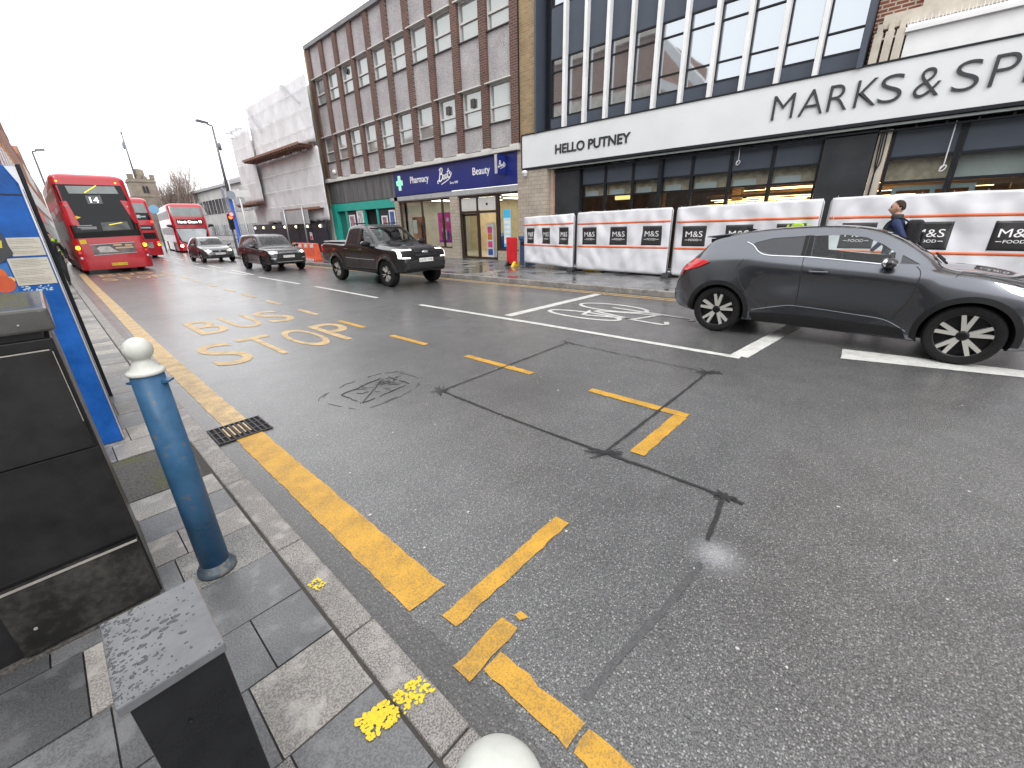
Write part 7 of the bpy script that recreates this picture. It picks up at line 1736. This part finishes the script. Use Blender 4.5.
# oncoming bus
b3 = thing('double_decker_bus', 'oncoming double decker bus to North Cheam with a white wrapped side', 'bus')
W3 = 2.52; body = bus_body(L, W3, 3.98, .2, [(.1, 0), (4, .1)], [(.1, .0), (.9, .02), (1.9, .22), (2.3, .24), (2.9, .30), (3.9, .62)], b3, M['bus_red']); bv = bvh_of(body); sharp(body, 40)
Y3 = lambda X: (X - 9.62)
def P(*pts): return [(Y3(a), b) for a, b in pts]
patch('upper_windscreen', M['bus_inner'], b3, bv, P((8.52, 3.72), (10.72, 3.70), (10.82, 2.92), (8.44, 2.95)), 'x', 1, .01, .15, .02)
patch('windscreen', mat('bus windscreen', (.30, .32, .33), .08, .5, vs=.8, var=.4), b3, bv, P((8.55, 1.96), (10.70, 1.94), (10.45, 1.0), (10.1, .84), (9.1, .84), (8.72, 1.0)), 'x', 1, .01, .15, .02)
patch('windscreen_mask', M['bus_glass'], b3, bv, P((8.42, 2.02), (10.85, 2.0), (10.86, 1.2), (10.55, .86), (10.2, .76), (9.0, .76), (8.7, .9), (8.42, 1.3)), 'x', 1, .006, .15, .02)
bx = patch('destination_box', M['black'], b3, bv, P((8.72, 2.72), (10.58, 2.70), (10.58, 2.28), (8.72, 2.30)), 'x', 1, .012, .15, .02)
hx = bv.ray_cast(Vector((20, 0, 2.5)), Vector((-1, 0, 0)))[0].x
mb = MB(); fit_text(mb, 'North Cheam 93', (hx + .035, Y3(8.82), 2.40), (0, 1, 0), (-.09, 0, 1), 1.66, .22, offset=.01); mb.build('lettering', M['display'], bx)
for X in (8.62, 10.5):
    lampdisc(b3, bv, 'headlamp', M['beam'] if X < 9 else M['lamp_lens'], Y3(X), .60, .11, 1)
plate(b3, bv, 'LJ13 GKA', Y3(10.1), .38, .5, .11, 1, M['plate_white'])
patch('bumper', M['bus_red'], b3, bv, P((8.40, .5), (10.84, .5), (10.84, .22), (8.40, .22)), 'x', 1, .03, .15, .05)
for s in (-1, 1): mirror(b3, L / 2 - .1, s * (W3 / 2), 2.1, s, M['black'], 1.9)
pl = patch('side_wrap', M['bus_white'], b3, bv, [(-5.2, .9), (5.05, .9), (4.75, 3.75), (-5.2, 3.75)], 'y', -1, .006, .4, .02)
patch('side_wrap', M['bus_white'], b3, bv, [(-5.2, .9), (5.05, .9), (4.75, 3.75), (-5.2, 3.75)], 'y', 1, .006, .4, .02)
for z0_, z1_, x1_ in ((1.5, 2.1, 4.6), (2.8, 3.4, 4.3)):
    for k in range(6): patch('side_window', mat('wrapped bus window', (.32, .30, .33), .3) if k == 0 and z0_ < 2 else bpy.data.materials['wrapped bus window'], b3, bv, [(x1_ - 1.55 * k - 1.4, z0_), (x1_ - 1.55 * k, z0_), (x1_ - 1.55 * k, z1_), (x1_ - 1.55 * k - 1.4, z1_)], 'y', -1, .03, .4, .02)
bus_wheels(b3, W3, L)
a = R(-90 - 5.0); c = Vector((9.62, 46, 0)) - Vector((math.cos(a), math.sin(a), 0)) * (L / 2 - .2); place(b3, (c.x, c.y, -.04), a)
# ================================================================== light, sky, camera
w = bpy.data.worlds.new('World'); S.world = w; w.use_nodes = True; nt = w.node_tree
bg = nt.nodes['Background']; sky = nt.nodes.new('ShaderNodeTexSky'); sky.sky_type = 'NISHITA'; sky.sun_disc = False
SE, SR = R(48), R(215)
sky.sun_elevation = SE; sky.sun_rotation = SR; sky.air_density = 1.; sky.dust_density = 4.; sky.ozone_density = 1.
hs = nt.nodes.new('ShaderNodeHueSaturation'); hs.inputs['Saturation'].default_value = .04; nt.links.new(sky.outputs[0], hs.inputs['Color'])
mx = nt.nodes.new('ShaderNodeMix'); mx.data_type = 'RGBA'; mx.inputs[0].default_value = SKY_MIX; nt.links.new(hs.outputs[0], mx.inputs[6]); mx.inputs[7].default_value = (SKY_L * .985, SKY_L * .995, SKY_L * 1.015, 1)
nt.links.new(mx.outputs[2], bg.inputs['Color']); bg.inputs['Strength'].default_value = .12
sd = bpy.data.lights.new('sun', 'SUN'); sd.energy = .9; sd.angle = R(25); sd.color = (1, .97, .93); so = bpy.data.objects.new('sun', sd); COL.objects.link(so)
# direction towards the sun: Nishita rotation 0 is +Y, turning clockwise
az = SR; d = Vector((math.sin(az) * math.cos(SE), math.cos(az) * math.cos(SE), math.sin(SE))); so.rotation_euler = d.to_track_quat('Z', 'Y').to_euler(); so.location = (0, 0, 30)
cam = bpy.data.cameras.new('camera'); co_ = bpy.data.objects.new('camera', cam); COL.objects.link(co_); S.camera = co_
yaw, pit, rol = R(47.410), R(21.2278), R(1.37224)
f = Vector((math.sin(yaw) * math.cos(pit), math.cos(yaw) * math.cos(pit), -math.sin(pit))); rt_ = Vector((math.cos(yaw), -math.sin(yaw), 0)); dn = f.cross(rt_)
r2 = rt_ * math.cos(rol) + dn * math.sin(rol); d2 = -rt_ * math.sin(rol) + dn * math.cos(rol)
mw = Matrix((r2, -d2, -f)).transposed().to_4x4(); mw.translation = (0, 0, 1.67); co_.matrix_world = mw
cam.sensor_width = 36; cam.sensor_fit = 'HORIZONTAL'; cam.lens = 411.42 * 36 / 1024; cam.clip_start = .02; cam.clip_end = 3000
S.render.engine = 'CYCLES'; S.cycles.use_denoising = True; S.cycles.max_bounces = 8; S.cycles.transparent_max_bounces = 16; S.cycles.diffuse_bounces = 4
S.view_settings.view_transform = 'Standard'; S.view_settings.look = 'None'; S.view_settings.exposure = EXPO; S.view_settings.gamma = 1
